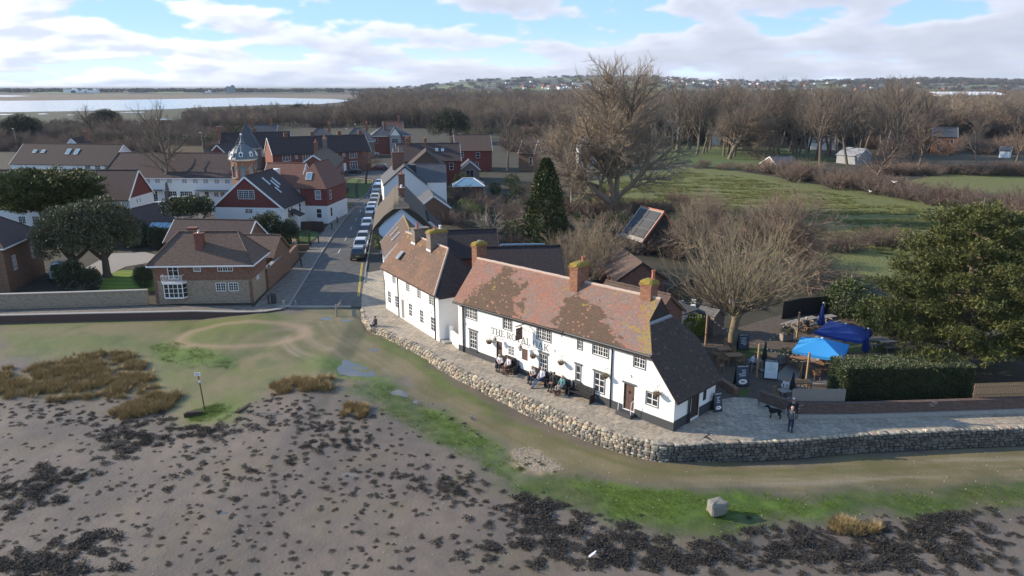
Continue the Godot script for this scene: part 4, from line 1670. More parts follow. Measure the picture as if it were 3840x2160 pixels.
# glazed roof windows on a slope: foot point, tilt, turn
func roof_light(n:Node,at:Vector3,b:Basis,w:float,h:float)->void:
	var s:=holder("roof_light",n,Transform3D(b,at))
	var f:=MB.new()
	f.box(Vector3(0,0,0.03),Vector3(w,h,0.08))
	part("frame",f,M.white_paint,s)
	var g:=MB.new()
	g.box(Vector3(0,0,0.075),Vector3(w-0.14,h-0.14,0.01))
	part("pane",g,M.glass_blue,s)
func make_village()->void:
	var pc:={"lights":2,"cols":2,"rows":3,"glass":M.glass_pale}
	var p2:={"lights":2,"cols":2,"rows":3}
	var p1:={"cols":1,"rows":2,"sash":true,"glass":M.glass_pale}
	var sash:={"cols":1,"rows":2,"sash":true}
	# brick and flint house by the slip
	var pn:={"lights":3,"cols":2,"rows":3,"panes":true}
	var bh:=house("brick_house","red brick and flint house with hipped roof and white bay window by the slip",Vector2(-35.7,-69.3),Vector2(-26.1,-69.75),{
		"d":5.2,"e":4.3,"r":6.75,"roof":"hip","hl":1.75,"hl0":2.0,"ov":0.4,"wall":M.flint,"upper":M.brick,"split":2.35,"roofm":M.tiles_mixed,"trim":M.white_paint,
		"front":[[1.45,2.5,1.05,1.75,{"lights":2,"cols":1,"rows":2,"panes":true}],[4.0,3.25,0.72,0.98,{"cols":1,"rows":2,"glass":M.glass_pale}],[6.35,3.25,1.5,0.98,pn],[6.0,1.2,0.98,0.88,{"lights":2,"cols":2,"rows":3,"panes":true}],[7.25,1.2,0.98,0.88,{"lights":2,"cols":2,"rows":3,"panes":true}]],
		"right":[[1.6,1.9,0.9,1.0,pn]],
		"chimneys":[[4.45,-1.3,0.75,0.75,4.6,6.75,M.brick_red,[[0,0,0.3,M.steel]]],[2.6,-4.6,0.85,0.7,4.4,6.7,M.brick_red]]})
	# quoins, white bay window and railing
	var qn:=MB.new()
	for x in [0.14,9.46]:
		qn.box(Vector3(x,1.15,0.012),Vector3(0.34,2.3,0.03))
	part("brick_quoins",qn,M.brick,bh)
	var bay:=holder("bay_window",bh,Transform3D(Basis.IDENTITY,Vector3(0.85,0.62,0)))
	var bf:=MB.new()
	bf.slab(PackedVector2Array([Vector2(0,0),Vector2(0.25,0.5),Vector2(2.05,0.5),Vector2(2.3,0)]),0.0,0.1,true)
	bf.slab(PackedVector2Array([Vector2(-0.08,0),Vector2(0.2,0.58),Vector2(2.1,0.58),Vector2(2.38,0)]),1.5,1.68,true)
	for i in 4:
		for q in [[Vector3(0.02,0,0.02),Vector3(0.25,0,0.48)],[Vector3(0.27,0,0.48),Vector3(2.03,0,0.48)],[Vector3(2.05,0,0.48),Vector3(2.28,0,0.02)]]:
			var y:=0.1+1.4*i/3.0
			bf.bar(q[0]+Vector3(0,y,0),q[1]+Vector3(0,y,0),0.05,0.06 if i in [0,3] else 0.035)
	for x in [0.25,0.7,1.15,1.6,2.05]:
		bf.box(Vector3(x,0.8,0.48),Vector3(0.07 if x in [0.25,0.7,1.6,2.05] else 0.03,1.4,0.06))
	part("frame",bf,M.white_paint,bay)
	var bg:=MB.new()
	bg.box(Vector3(1.15,0.8,0.46),Vector3(1.76,1.38,0.01))
	bg.box(Vector3(0.14,0.8,0.25),Vector3(0.5,1.38,0.01),Basis(Vector3.UP,-1.09))
	bg.box(Vector3(2.16,0.8,0.25),Vector3(0.5,1.38,0.01),Basis(Vector3.UP,1.09))
	part("pane",bg,M.glass,bay)
	var rl:=MB.new()
	for y in [2.36,3.0]:
		rl.bar(Vector3(1.0,y,0.6),Vector3(3.0,y,0.6),0.04,0.05)
		rl.bar(Vector3(1.0,y,0.0),Vector3(1.0,y,0.6),0.04,0.05)
		rl.bar(Vector3(3.0,y,0.0),Vector3(3.0,y,0.6),0.04,0.05)
	for i in 15:
		rl.box(Vector3(1.0+2.0*i/14.0,2.68,0.6),Vector3(0.03,0.64,0.03))
	part("railing",rl,M.white_paint,bh)
	# outbuilding with round window behind it
	house("brick_outbuilding","brown brick outbuilding with a round window and tiled roof behind the hipped house",Vector2(-34.0,-78.5),Vector2(-26.6,-78.0),{"d":5.0,"e":2.9,"r":4.7,"roof":"gx","wall":M.brick_brown,"roofm":M.tiles_mixed,"trim":M.brick_brown})
	house("garage_block","low brown tiled garage at the foot of the white and red chalet",Vector2(-43.5,-88.5),Vector2(-33.0,-87.5),{"d":6.0,"e":2.4,"r":4.6,"roof":"gx","wall":M.brick_brown,"roofm":M.tiles_brown,"trim":M.white_paint})
	# chalet
	var ch:=house("chalet_house","white house with red tile-hung gable and dark roof with slim roof lights",Vector2(-44.0,-105.5),Vector2(-33.7,-104.6),{
		"d":10.0,"e":4.0,"r":8.4,"roof":"gz","ov":0.35,"wall":M.render_dim,"upper":M.tile_hung,"split":3.9,"roofm":M.tiles_dark,
		"front":[[4.7,3.0,1.2,0.72,{"lights":2,"cols":2,"rows":3}]],"gablewin":[[3.9,5.15,2.5,1.3,{"lights":3,"cols":3,"rows":4}]],
		"right":[[2.2,2.0,0.7,1.5,sash],[3.4,2.0,0.7,1.5,sash],[6.6,2.2,0.9,1.3,sash]]})
	var tl:=Basis(Vector3.UP,PI/2)*Basis(Vector3(1,0,0),-0.86)
	for q in [[6.6,-4.0,0.35,1.5],[7.3,-5.4,0.35,1.6],[7.0,-6.6,0.35,1.6],[8.2,-4.4,0.3,1.2]]:
		var y:float=8.4-(q[0]-5.17)*0.852+0.1
		roof_light(ch,Vector3(q[0],y,q[1]),tl,q[2],q[3])
	var po:=MB.new()
	po.slope(Vector3(12.0,2.3,-2.5),Vector3(12.0,2.3,-4.7),Vector3(10.3,3.1,-4.7),Vector3(10.3,3.1,-2.5),0.1)
	part("porch_roof",po,M.tiles_dark,ch)
	var pp:=MB.new()
	for z in [-2.6,-4.6]:
		pp.box(Vector3(11.8,1.1,z),Vector3(0.12,2.2,0.12))
	part("porch_posts",pp,M.white_paint,ch)
	# red tile-hung house
	var rh:=house("tile_hung_house","tall red tile-hung house with hipped front, roof window and white ground floor",Vector2(-34.9,-114.2),Vector2(-29.3,-113.5),{
		"d":9.0,"e":5.6,"r":9.2,"roof":"hipz","hl":2.6,"ov":0.15,"wall":M.render_dim,"upper":M.tile_hung,"split":2.75,"roofm":M.tiles_red,"trim":M.white_paint,
		"front":[[0.3,3.75,0.95,1.5,p1],[3.75,3.75,0.95,1.5,p1],[0.3,0.8,0.9,1.5,sash],[3.75,0.8,0.9,1.5,sash]],"right":[[1.2,3.6,0.9,1.5,sash],[1.2,0.8,0.9,1.5,sash]]})
	roof_light(rh,Vector3(2.5,7.3,-1.15),Basis(Vector3(1,0,0),-0.62),0.95,1.3)
	var wg:=house("wing_house","orange-brown tiled house wing with a white dormer left of the tile-hung house",Vector2(-41.5,-119.0),Vector2(-35.0,-118.3),{"d":7.0,"e":5.2,"r":8.6,"roof":"gx","wall":M.render_dim,"roofm":M.tiles_red})
	var dm:=MB.new()
	dm.box(Vector3(2.2,7.0,-0.8),Vector3(1.2,1.9,2.0))
	part("dormer",dm,M.white_paint,wg)
	win(wg,Transform3D(Basis.IDENTITY,Vector3(1.8,6.3,0.26)),0.8,1.4,sash)
	# gabled brick house beyond
	var w8:=[]
	for i in 6:
		w8.append([1.5+i*3.2,3.3,0.8,1.3,sash])
		w8.append([1.5+i*3.2,0.8,0.8,1.3,sash])
	house("gabled_brick_house","long red brick house with white-edged gable and mossy dark roof beyond the tile-hung house",Vector2(-42.6,-142.1),Vector2(-35.2,-143.1),{"d":21.0,"e":5.5,"r":8.1,"roof":"gz","wall":M.brick_red,"roofm":M.tiles_olive,"right":w8,"chimneys":[[2.6,-14.0,0.8,0.8,6.5,9.4,M.brick,[[0,0,0.6]]],[4.0,-18.0,0.8,0.8,7.5,9.8,M.brick_grey,[[0,0,0.5]]],[3.7,-21.0,0.8,0.8,7.5,10.0,M.brick_grey,[[0,0,0.5]]]]})
	# brick terrace with bays, stepping away
	var bayw:={"lights":3,"cols":2,"rows":2,"fw":0.09}
	var bs:=[]
	for x in [2.3,7.2,14.0,19.0]:
		bs.append([x,3.4,2.0,1.75,bayw])
		bs.append([x,0.9,2.0,1.75,bayw])
	for x in [5.3,12.2,17.2]:
		bs.append([x,3.9,0.7,0.9,p2])
		bs.append([x-0.3,0.1,1.1,2.2,{"door":M.white_paint}])
	house("brick_terrace","dark-roofed brick terrace with white bays and an orange gable end by the junction",Vector2(-57.9,-176.3),Vector2(-36.5,-188.5),{"d":9.0,"e":5.25,"r":8.9,"roof":"gx","wall":M.brick_red,"upper":M.brick_red,"roofm":M.tiles_dark,"front":bs,"chimneys":[[4.5,-4.6,0.9,0.5,8.5,9.8,M.brick],[11.0,-4.6,0.9,0.5,8.5,9.8,M.brick],[18.0,-4.6,0.9,0.5,8.5,9.8,M.brick],[23.5,-4.6,0.9,0.5,8.5,9.8,M.brick]]})
	var t2:=[]
	for i in 6:
		t2.append([1.0+i*3.4,3.6,1.4,1.2,p2])
	house("brick_terrace","dark-roofed terrace with white boarded upper floor and a tall end stack, behind the lead dome",Vector2(-77.0,-193.0),Vector2(-60.0,-199.0),{"d":9.0,"e":5.3,"r":9.0,"roof":"gx","wall":M.brick,"upper":M.render_dim,"split":2.8,"roofm":M.tiles_dark,"front":t2,"chimneys":[[0.0,-3.0,0.8,1.4,0.5,10.6,M.brick_orange],[9.0,-4.6,0.9,0.5,8.5,9.9,M.brick]]})
	house("gable_pair_house","olive-roofed house with a small red gable behind the white terrace",Vector2(-78.5,-158.0),Vector2(-66.0,-156.5),{"d":8.0,"e":5.2,"r":8.4,"roof":"hip","hl":2.5,"wall":M.brick_red,"roofm":M.tiles_olive})
	house("gable_pair_house","small red brick gable house with dark roof left of the tall brick stack",Vector2(-69.0,-163.0),Vector2(-62.5,-163.0),{"d":8.0,"e":5.2,"r":8.5,"roof":"gz","wall":M.brick_red,"roofm":M.tiles_dark})
	# white terrace
	var tw:=[]
	for u in [551,589,634,691,732,771,812,852]:
		var s:float=7.8+(u-537)/343.0*17.2
		tw.append([s-0.5,3.75,1.0,1.1,pc])
	for s in [9.2,19.0,23.3]:
		tw.append([s,0.15,0.95,2.2,{"cols":2,"rows":4,"fw":0.1}])
	for s in [11.4,14.4]:
		tw.append([s,0.6,2.4,1.75,{"lights":3,"cols":2,"rows":4}])
	for s in [17.2,20.8,22.0]:
		tw.append([s,1.3,0.9,0.9,p2])
	var te:=house("white_terrace","long white two-storey terrace with brown tiled roof facing the car park",Vector2(-76.0,-134.1),Vector2(-51.0,-132.9),{"d":9.0,"e":5.0,"r":8.9,"roof":"hip","hl":0.6,"hl0":1.2,"ov":0.3,"wall":M.render_dim,"roofm":M.tiles_brown,"front":tw})
	var ca:=MB.new()
	ca.box(Vector3(10.0,2.55,0.5),Vector3(2.6,0.12,1.0))
	ca.box(Vector3(21.2,2.55,0.5),Vector3(7.0,0.12,1.0))
	part("porch_roof",ca,M.dark_frame,te)
	# white and red house with long roof on the left
	var lw:=[]
	for s in [9.1,11.2,17.2,22.0]:
		lw.append([s,3.4,1.1,1.15,pc])
		lw.append([s,0.9,1.1,1.2,p2])
	house("long_roof_house","white house with long brown roof and a red tile-hung end gable, behind the evergreen oaks",Vector2(-84.0,-108.0),Vector2(-57.7,-108.0),{"d":7.5,"e":4.8,"r":8.6,"roof":"gx","ov":0.3,"wall":M.render_dim,"upper":M.tile_hung,"split":4.75,"roofm":M.tiles_brown,"front":lw,"right":[[2.2,3.7,0.35,0.7,{"cols":1,"rows":1}],[3.1,3.7,0.35,0.7,{"cols":1,"rows":1}]]})
	var bk:=house("roof_light_house","dark-roofed white house with pale roof lights, farthest along the left edge",Vector2(-109.0,-158.0),Vector2(-85.5,-155.0),{"d":9.5,"e":5.0,"r":8.8,"roof":"gx","wall":M.render_dim,"roofm":M.tiles_dark,"front":[[17.5,3.6,1.3,1.1,p2],[19.8,3.6,1.3,1.1,p2],[22.0,3.6,1.2,1.1,p2]]})
	for q in [[12.0,1.0],[14.0,1.0]]:
		roof_light(bk,Vector3(q[0],7.35,-2.75),Basis(Vector3(1,0,0),-0.87),0.9,1.6)
	for q in [4.0,6.0]:
		roof_light(bk,Vector3(q,7.35,-2.75),Basis(Vector3(1,0,0),-0.87),0.8,0.9)
	# house cut by the left edge
	house("corner_house","brown brick house with steep hipped roof and white windows beside the driveway",Vector2(-63.0,-71.4),Vector2(-53.1,-73.3),{"d":8.8,"e":5.0,"r":8.4,"roof":"hip","hl":4.0,"wall":M.brick_brown,"roofm":M.tiles_brown,"right":[[1.6,2.0,0.9,1.6,p2],[6.1,2.2,0.8,1.5,p2]],"front":[[6.0,2.2,1.2,1.4,p2]],"chimneys":[[5.0,-5.5,1.2,0.9,7.0,10.2,M.brick_brown,[[0,0,0.4]]]]})
	house("low_shed","small brown-roofed shed between the evergreen oaks and the parked cars",Vector2(-56.0,-98.0),Vector2(-50.5,-97.0),{"d":7.0,"e":2.5,"r":4.6,"roof":"gz","wall":M.brick_brown,"roofm":M.tiles_brown,"category":"shed"})
	make_dome(Vector3(-46.3,0,-125.5))
	# far roofs among the trees
	house("tudor_house","slate-roofed brick villa with a black and white timber gable at the street's end",Vector2(-45.0,-236.0),Vector2(-33.0,-239.0),{"d":10.0,"e":5.8,"r":8.6,"roof":"hip","hl":4.0,"wall":M.brick_red,"roofm":M.slate,"front":[[6.4,3.4,1.8,1.5,{"lights":3,"cols":1,"rows":2}],[6.4,0.8,1.8,1.5,{"lights":3,"cols":1,"rows":2}],[9.6,3.4,0.9,1.5,sash],[9.6,0.2,0.9,2.1,{"door":M.pale_blue}],[1.0,3.4,0.8,1.5,sash]],"chimneys":[[4.4,-3.0,0.7,0.7,6.0,9.6,M.brick]]})
	house("timber_gable","timbered white gable bay of the slate-roofed villa",Vector2(-39.5,-236.6),Vector2(-35.9,-237.5),{"d":3.0,"e":5.9,"r":8.4,"roof":"gz","wall":M.concrete,"upper":M.render_white,"split":5.85,"roofm":M.slate,"trim":M.black_paint,"front":[[0.7,3.4,2.0,1.5,{"lights":3,"cols":1,"rows":2}],[0.7,0.8,2.0,1.5,{"lights":3,"cols":1,"rows":2}]]})
	var far:=[["far_cottage","grey slate cottage with pale gable among the bare trees",-85.0,-235.0,9.0,8.0,5.0,9.0,"gx","brick_grey","slate"],
		["spire_house","house with a steep pointed slate roof among the bare trees",-72.0,-190.0,5.5,5.5,6.0,11.5,"hip","brick_grey","slate"],
		["far_villa","row of hipped slate roofs with pale stacks behind the brick terrace",-63.0,-222.0,9.0,8.0,5.0,8.6,"hip","brick_grey","slate"],
		["far_villa","slate villa roof just left of the street lamp behind the terrace",-52.0,-225.0,9.0,8.0,5.0,8.6,"hip","brick_grey","slate"],
		["far_gable","small pale gable over the left trees by the street lamp",-118.0,-190.0,7.0,8.0,4.0,8.0,"gz","render_dim","tiles_dark"],
		["red_roof_house","red-brick house with brown roof above the slate villa",-46.0,-262.0,7.0,7.0,5.5,9.0,"gx","brick","tiles_red"]]
	for f in far:
		house(f[0],f[1],Vector2(f[2],f[3]),Vector2(f[2]+f[4],f[3]-1.0),{"d":f[5],"e":f[6],"r":f[7],"roof":f[8],"wall":M[f[9]],"roofm":M[f[10]],"hl":minf(f[4]*0.49,3.5),"front":[[1.2,3.2,1.0,1.2,p2]],"chimneys":[[f[4]*0.8,-f[5]/2,0.7,0.7,f[7]-1.0,f[7]+1.4,M.brick_orange,[[0,0,0.5]]]]})
	make_row()
func make_dome(c:Vector3)->void:
	var n:=thing("domed_tower","octagonal brick tower with arched windows and a lead dome with finial","tower",c,0.2)
	var R:=2.15
	var w:=MB.new()
	var wt:=MB.new()
	var gl:=MB.new()
	for i in 8:
		var a0:=TAU*i/8+PI/8
		var a1:=TAU*(i+1)/8+PI/8
		var p:=Vector3(cos(a1)*R,0,-sin(a1)*R)
		var q:=Vector3(cos(a0)*R,0,-sin(a0)*R)
		var l:=p.distance_to(q)
		w.wall(q,p,0,9.0,[[l*0.2,6.0,l*0.8,7.9]],0.25)
		var u:=(p-q).normalized()
		var nn:=u.cross(Vector3.UP)
		var m:=(p+q)*0.5
		for j in 9:
			var b0:=PI*j/9
			var b1:=PI*(j+1)/9
			wt.bar(m+u*cos(b0)*l*0.36+Vector3(0,7.45+sin(b0)*l*0.36,0)+nn*0.04,m+u*cos(b1)*l*0.36+Vector3(0,7.45+sin(b1)*l*0.36,0)+nn*0.04,0.1,0.14,nn)
		wt.bar(q+Vector3(0,7.4,0)+nn*0.05,q+u*l*0.2+Vector3(0,7.4,0)+nn*0.05,0.12,0.12)
		wt.bar(p+Vector3(0,7.4,0)+nn*0.05,p-u*l*0.2+Vector3(0,7.4,0)+nn*0.05,0.12,0.12)
		wt.box(m+Vector3(0,8.2,0)+nn*0.08,Vector3(0.16,0.4,0.12),Basis(u,Vector3.UP,nn))
		wt.box(m+Vector3(0,5.92,0)+nn*0.1,Vector3(l*0.66,0.14,0.25),Basis(u,Vector3.UP,nn))
		gl.box(m+Vector3(0,6.95,0)-nn*0.2,Vector3(l*0.6,1.9,0.02),Basis(u,Vector3.UP,nn))
	part("wall",w,M.brick_orange,n)
	part("stone_trim",wt,M.concrete,n)
	part("pane",gl,M.glass_pale,n)
	var co:=MB.new()
	co.lathe([[R,8.8],[2.4,8.95],[2.45,9.1],[2.0,9.12]],Vector3.ZERO,8,PI/8)
	part("cornice",co,M.white_paint,n)
	var d:=MB.new()
	d.lathe([[2.5,9.1],[2.38,9.3],[2.12,9.75],[1.85,10.25],[1.5,10.75],[1.05,11.15],[0.62,11.42],[0.42,11.6],[0.5,11.72],[0.3,11.95],[0.16,12.5],[0.07,13.0]],Vector3.ZERO,16)
	for i in 16:
		var a:=TAU*i/16
		var pts:=[]
		for k in [[2.5,9.1],[2.12,9.78],[1.5,10.78],[0.62,11.45]]:
			pts.append(Vector3(cos(a)*k[0],k[1]+0.02,-sin(a)*k[0]))
		d.tube(pts,[0.05,0.05,0.045,0.03],5)
	part("dome",d,M.dome_lead,n)
	var fi:=MB.new()
	fi.lathe([[0.0,12.95],[0.14,13.02],[0.19,13.15],[0.14,13.28],[0.0,13.34]],Vector3.ZERO,10)
	part("finial",fi,M.white_paint,n)
	for i in 8:
		var a:=TAU*i/8
		var tr:=Transform3D(Basis(Vector3.UP,a+PI/2)*Basis(Vector3(1,0,0),-0.25),Vector3(cos(a)*2.2,9.7,-sin(a)*2.2))
		var h:=holder("dormer",n,tr)
		var f:=MB.new()
		for j in 7:
			var b0:=PI*j/7
			var b1:=PI*(j+1)/7
			f.bar(Vector3(cos(b0)*0.24,0.35+sin(b0)*0.24,0.05),Vector3(cos(b1)*0.24,0.35+sin(b1)*0.24,0.05),0.25,0.09,Vector3(0,0,1))
		f.box(Vector3(-0.24,0.12,0.05),Vector3(0.09,0.5,0.25))
		f.box(Vector3(0.24,0.12,0.05),Vector3(0.09,0.5,0.25))
		f.box(Vector3(0,-0.13,0.05),Vector3(0.56,0.08,0.28))
		part("frame",f,M.white_paint,h)
		var g:=MB.new()
		g.box(Vector3(0,0.2,0.06),Vector3(0.44,0.6,0.02))
		part("pane",g,M.glass,h)
# houses of the pub's own side of the street, and the yards behind
func make_row()->void:
	var sash:={"cols":1,"rows":2,"sash":true}
	var p2:={"lights":2,"cols":2,"rows":3}
	var li:=house("lichen_cottage","pale blue cottage with lichen-orange ridge and slim roof lights next to the white cottage",Vector2(-14.9,-80.9),Vector2(-13.1,-72.6),{"d":5.2,"e":4.0,"r":6.75,"roof":"gx","ov":0.2,"wall":M.pale_blue,"roofm":M.tiles_mixed,"ridgem":M.lichen,"front":[[2.0,1.0,0.8,1.2,p2],[5.2,1.0,0.8,1.2,p2]]})
	for q in [3.0,5.6]:
		roof_light(li,Vector3(q,5.55,-1.3),Basis(Vector3(1,0,0),-0.81),0.28,1.2)
	# thatched cottage: rounded eaves and a hipped near end
	var A:=Vector2(-19.6,-107.0)
	var B:=Vector2(-17.2,-91.6)
	var L:=A.distance_to(B)
	var n:=thing("thatched_cottage","thatched cottage with a pale blue end wall and brick stack along the parked cars","cottage",Vector3(A.x,0,A.y),atan2(-(B.y-A.y),B.x-A.x))
	var w:=MB.new()
	var d:=6.0
	w.wall(Vector3.ZERO,Vector3(L,0,0),0,3.6,[[3,1,3.8,2.1],[7,1,7.8,2.1],[11,1,11.8,2.1]])
	w.wall(Vector3(L,0,0),Vector3(L,0,-d),0,3.4,[[1.9,2.3,2.7,3.3],[1.0,0.9,1.8,1.8]])
	w.poly([Vector3(L,3.4,0),Vector3(L,3.4,-d),Vector3(L,5.6,-d+2.0),Vector3(L,5.9,-d/2),Vector3(L,5.6,-2.0)])
	w.wall(Vector3(L,0,-d),Vector3(0,0,-d),0,3.4)
	w.wall(Vector3(0,0,-d),Vector3.ZERO,0,3.4)
	part("wall",w,M.pale_blue,n)
	for s in [3.0,7.0,11.0]:
		win(n,on(Vector3.ZERO,Vector3(L,0,0),s,1),0.8,1.1,p2)
	win(n,on(Vector3(L,0,0),Vector3(L,0,-d),1.9,2.3),0.8,1.0,{"lights":2,"cols":1,"rows":2,"frame":M.glass_blue})
	win(n,on(Vector3(L,0,0),Vector3(L,0,-d),1.0,0.9),0.8,0.9,{"lights":2,"cols":1,"rows":2,"frame":M.glass_blue})
	# thatch: cross sections along the ridge, thick at the eaves
	var t:=MB.new()
	var sec:=[]
	var st:=[-0.4,1.0,3.0,5.0,7.0,9.0,11.0,12.4,13.4,14.3,15.0,15.5,15.8,15.9]
	for i in st.size():
		var x:float=st[i]
		var k:=smoothstep(12.6,15.9,x)
		var ring2:=[]
		var rid:=lerpf(7.0,5.9,k*k)
		for q in [[-3.75,2.75],[-3.85,3.15],[-3.45,3.75],[-2.2,5.1],[-1.0,6.45],[-0.35,6.95],[0.0,7.05],[0.35,6.95],[1.0,6.45],[2.2,5.1],[3.45,3.75],[3.85,3.15],[3.75,2.75]]:
			var y:float=minf(q[1],rid+0.03*absf(q[0]))
			y+=nz.get_noise_2d(x*4.0,q[0]*4.0)*0.05
			var lift:=k*maxf(0.0,1.0-absf(q[0])/3.2)*0.0
			ring2.append(Vector3(x,y+lift,-d/2-q[0]))
		sec.append(ring2)
	for i in range(sec.size()-1):
		for j in 12:
			var na:Vector3=(sec[i][j+1]-sec[i][j]).cross(sec[i+1][j]-sec[i][j])
			t.quad(sec[i][j],sec[i+1][j],sec[i+1][j+1],sec[i][j+1])
	for e in [0,sec.size()-1]:
		var pl:=PackedVector3Array(sec[e])
		if e==0:
			pl.reverse()
		for j in range(1,12):
			t.tri(pl[6],pl[j],pl[j+1])
			t.tri(pl[6],pl[j+1],pl[j])
	part("thatch",t,M.thatch,n)
	var rg:=MB.new()
	for s in [-1.0,1.0]:
		rg.slope(Vector3(13.2 if s<0 else -0.3,6.55,-3+s*0.95),Vector3(-0.3 if s<0 else 13.2,6.55,-3+s*0.95),Vector3(-0.3 if s<0 else 13.2,7.12,-3),Vector3(13.2 if s<0 else -0.3,7.12,-3),0.06)
	part("ridge_thatch",rg,M.thatch,n)
	chimney(n,Vector3(11.8,0,-3.1),1.1,0.8,6.3,7.9,M.brick,[[-0.2,0,0.35,M.white_paint],[0.25,0,0.3,M.white_paint]])
	chimney(n,Vector3(2.0,0,-3.2),1.2,0.9,6.0,8.6,M.brick,[[0,0,0.4]])
	# white house with a slate roof, gable to the shore
	var sl:=house("slate_house","white-walled slate-roofed house with a big chimney stack of pale pots",Vector2(-22.8,-128.0),Vector2(-15.3,-129.6),{"d":13.0,"e":4.2,"r":7.4,"roof":"gz","ov":0.1,"wall":M.render_dim,"roofm":M.slate,"trim":M.slate,"chimneys":[[3.0,-5.0,2.2,1.0,6.3,9.3,M.brick,[[-0.8,0,0.8,M.concrete],[-0.3,0.1,0.7,M.concrete],[0.2,-0.1,0.9,M.concrete],[0.7,0,0.8,M.concrete]]]]})
	var dor:=MB.new()
	dor.box(Vector3(5.2,6.0,-9.5),Vector3(2.6,1.5,2.6))
	part("dormer",dor,M.slate,sl)
	house("slate_wing","slate-roofed white rear wing with black pipes right of the big chimney stack",Vector2(-17.0,-130.2),Vector2(-11.9,-130.9),{"d":8.5,"e":4.4,"r":7.2,"roof":"gx","ov":0.1,"wall":M.render_white,"roofm":M.slate,"trim":M.black_paint})
	house("brown_gable_house","brown tile-hung gable with pale verge behind the slate roofs",Vector2(-21.0,-147.0),Vector2(-13.6,-148.0),{"d":9.0,"e":5.3,"r":8.4,"roof":"gz","wall":M.brick,"upper":M.tiles_mixed,"split":5.2,"roofm":M.tiles_brown,"trim":M.tiles_olive})
	var rm:=house("red_wall_house","brown-roofed house with red tile-hung wall, one white window and twin roof lights",Vector2(-25.5,-161.0),Vector2(-11.5,-163.0),{"d":8.0,"e":5.2,"r":8.6,"roof":"gx","wall":M.tile_hung,"roofm":M.tiles_brown,"front":[[11.6,3.0,0.9,1.6,sash]],"chimneys":[[2.5,-4,1.0,0.7,8.2,9.6,M.brick_orange,[[-0.2,0,0.4],[0.2,0,0.4]]],[6.5,-4,0.6,0.7,8.2,9.6,M.brick_orange,[[0,0,0.4]]]]})
	for q in [9.0,10.3]:
		roof_light(rm,Vector3(q,7.3,-2.3),Basis(Vector3(1,0,0),-0.85),0.6,0.9)
	house("red_wall_house","taller red tile-hung house with plain grey-brown roof and three white windows",Vector2(-14.5,-187.0),Vector2(-5.2,-188.2),{"d":9.0,"e":5.3,"r":8.9,"roof":"gx","wall":M.tile_hung,"roofm":M.tiles_mixed,"front":[[1.2,3.4,0.9,1.4,sash],[5.3,3.3,1.0,1.4,sash],[5.0,1.2,0.9,1.1,sash]],"chimneys":[[-0.5,-4.5,0.9,0.9,3.0,8.4,M.brick_grey]]})
	house("glazed_extension","small garden room with a glazed white gable and striped roof lights",Vector2(-11.9,-168.0),Vector2(-7.6,-168.5),{"d":6.0,"e":2.6,"r":4.4,"roof":"gz","wall":M.brick_grey,"roofm":M.slate,"front":[[1.2,0.3,1.9,2.1,{"lights":2,"cols":1,"rows":1}]],"category":"extension"})
	var cs:=house("conservatory","blue-glazed conservatory roof on a low brick base behind the slate wing",Vector2(-11.2,-139.5),Vector2(-5.6,-140.0),{"d":4.0,"e":2.6,"r":3.7,"roof":"hip","hl":1.8,"wall":M.brick,"roofm":M.glass_blue,"ridgem":M.white_paint,"category":"conservatory","front":[[1.4,0.2,1.8,2.1,{"lights":2,"cols":1,"rows":1}]]})
	house("yard_house","dark tiled lean-to of the thatched cottage's back yard",Vector2(-12.5,-93.5),Vector2(-9.3,-94.0),{"d":9.0,"e":2.4,"r":3.9,"roof":"gz","wall":M.render_dim,"roofm":M.tiles_dark,"category":"outbuilding"})
	house("yard_house","grey slate back range between thatch and slate gable",Vector2(-14.8,-113.0),Vector2(-10.0,-114.0),{"d":8.0,"e":2.6,"r":4.4,"roof":"gz","wall":M.brick_brown,"roofm":M.slate,"category":"outbuilding"})
	# back ranges of the pub and the cottage
	house("back_range","dark tiled brick range behind the white cottage's stacks",Vector2(-9.4,-76.8),Vector2(-1.5,-78.0),{"d":5.0,"e":3.0,"r":5.4,"roof":"gx","wall":M.brick_red,"roofm":M.tiles_dark,"category":"outbuilding","trim":M.brick})
	house("back_range","dark low tiled roof close behind the pub's left ridge",Vector2(-3.0,-65.8),Vector2(4.9,-66.6),{"d":5.6,"e":3.4,"r":5.9,"roof":"gx","wall":M.brick,"roofm":M.tiles_dark,"category":"outbuilding","trim":M.black_paint})
	house("back_range","mossy brick-coloured roof close behind the pub between its stacks",Vector2(6.4,-55.3),Vector2(10.6,-51.2),{"d":4.0,"e":4.2,"r":5.7,"roof":"gx","wall":M.brick,"roofm":M.tiles_mixed,"category":"outbuilding","trim":M.brick})
	house("barn_roof","low barn with faded pink tiled roof under the bare crowns",Vector2(11.0,-72.2),Vector2(16.0,-73.0),{"d":8.0,"e":1.7,"r":3.4,"roof":"gz","wall":M.brick,"roofm":M.tiles_mixed,"category":"barn","trim":M.wood_dark})
	house("green_house","small pale green glasshouse roof behind the pub's left stack",Vector2(-1.0,-76.0),Vector2(3.6,-76.4),{"d":3.0,"e":3.2,"r":4.2,"roof":"gx","wall":M.glass_blue,"roofm":M.glass_blue,"category":"greenhouse"})
	# black barn with solar panels
	var ba:=house("solar_barn","black boarded barn with big dark solar panels and a rusty ridge",Vector2(17.0,-91.0),Vector2(22.2,-93.6),{"d":4.8,"e":2.1,"r":5.4,"roof":"gz","ov":0.4,"wall":M.board_black,"roofm":M.concrete,"ridgem":M.terracotta,"category":"barn","trim":M.terracotta,"front":[[3.9,1.5,0.9,1.0,{"cols":1,"rows":1}]]})
	var k:=(5.4-2.1)/2.91
	var ang:=atan(k)
	var ux:=Vector3(cos(ang),sin(ang),0)
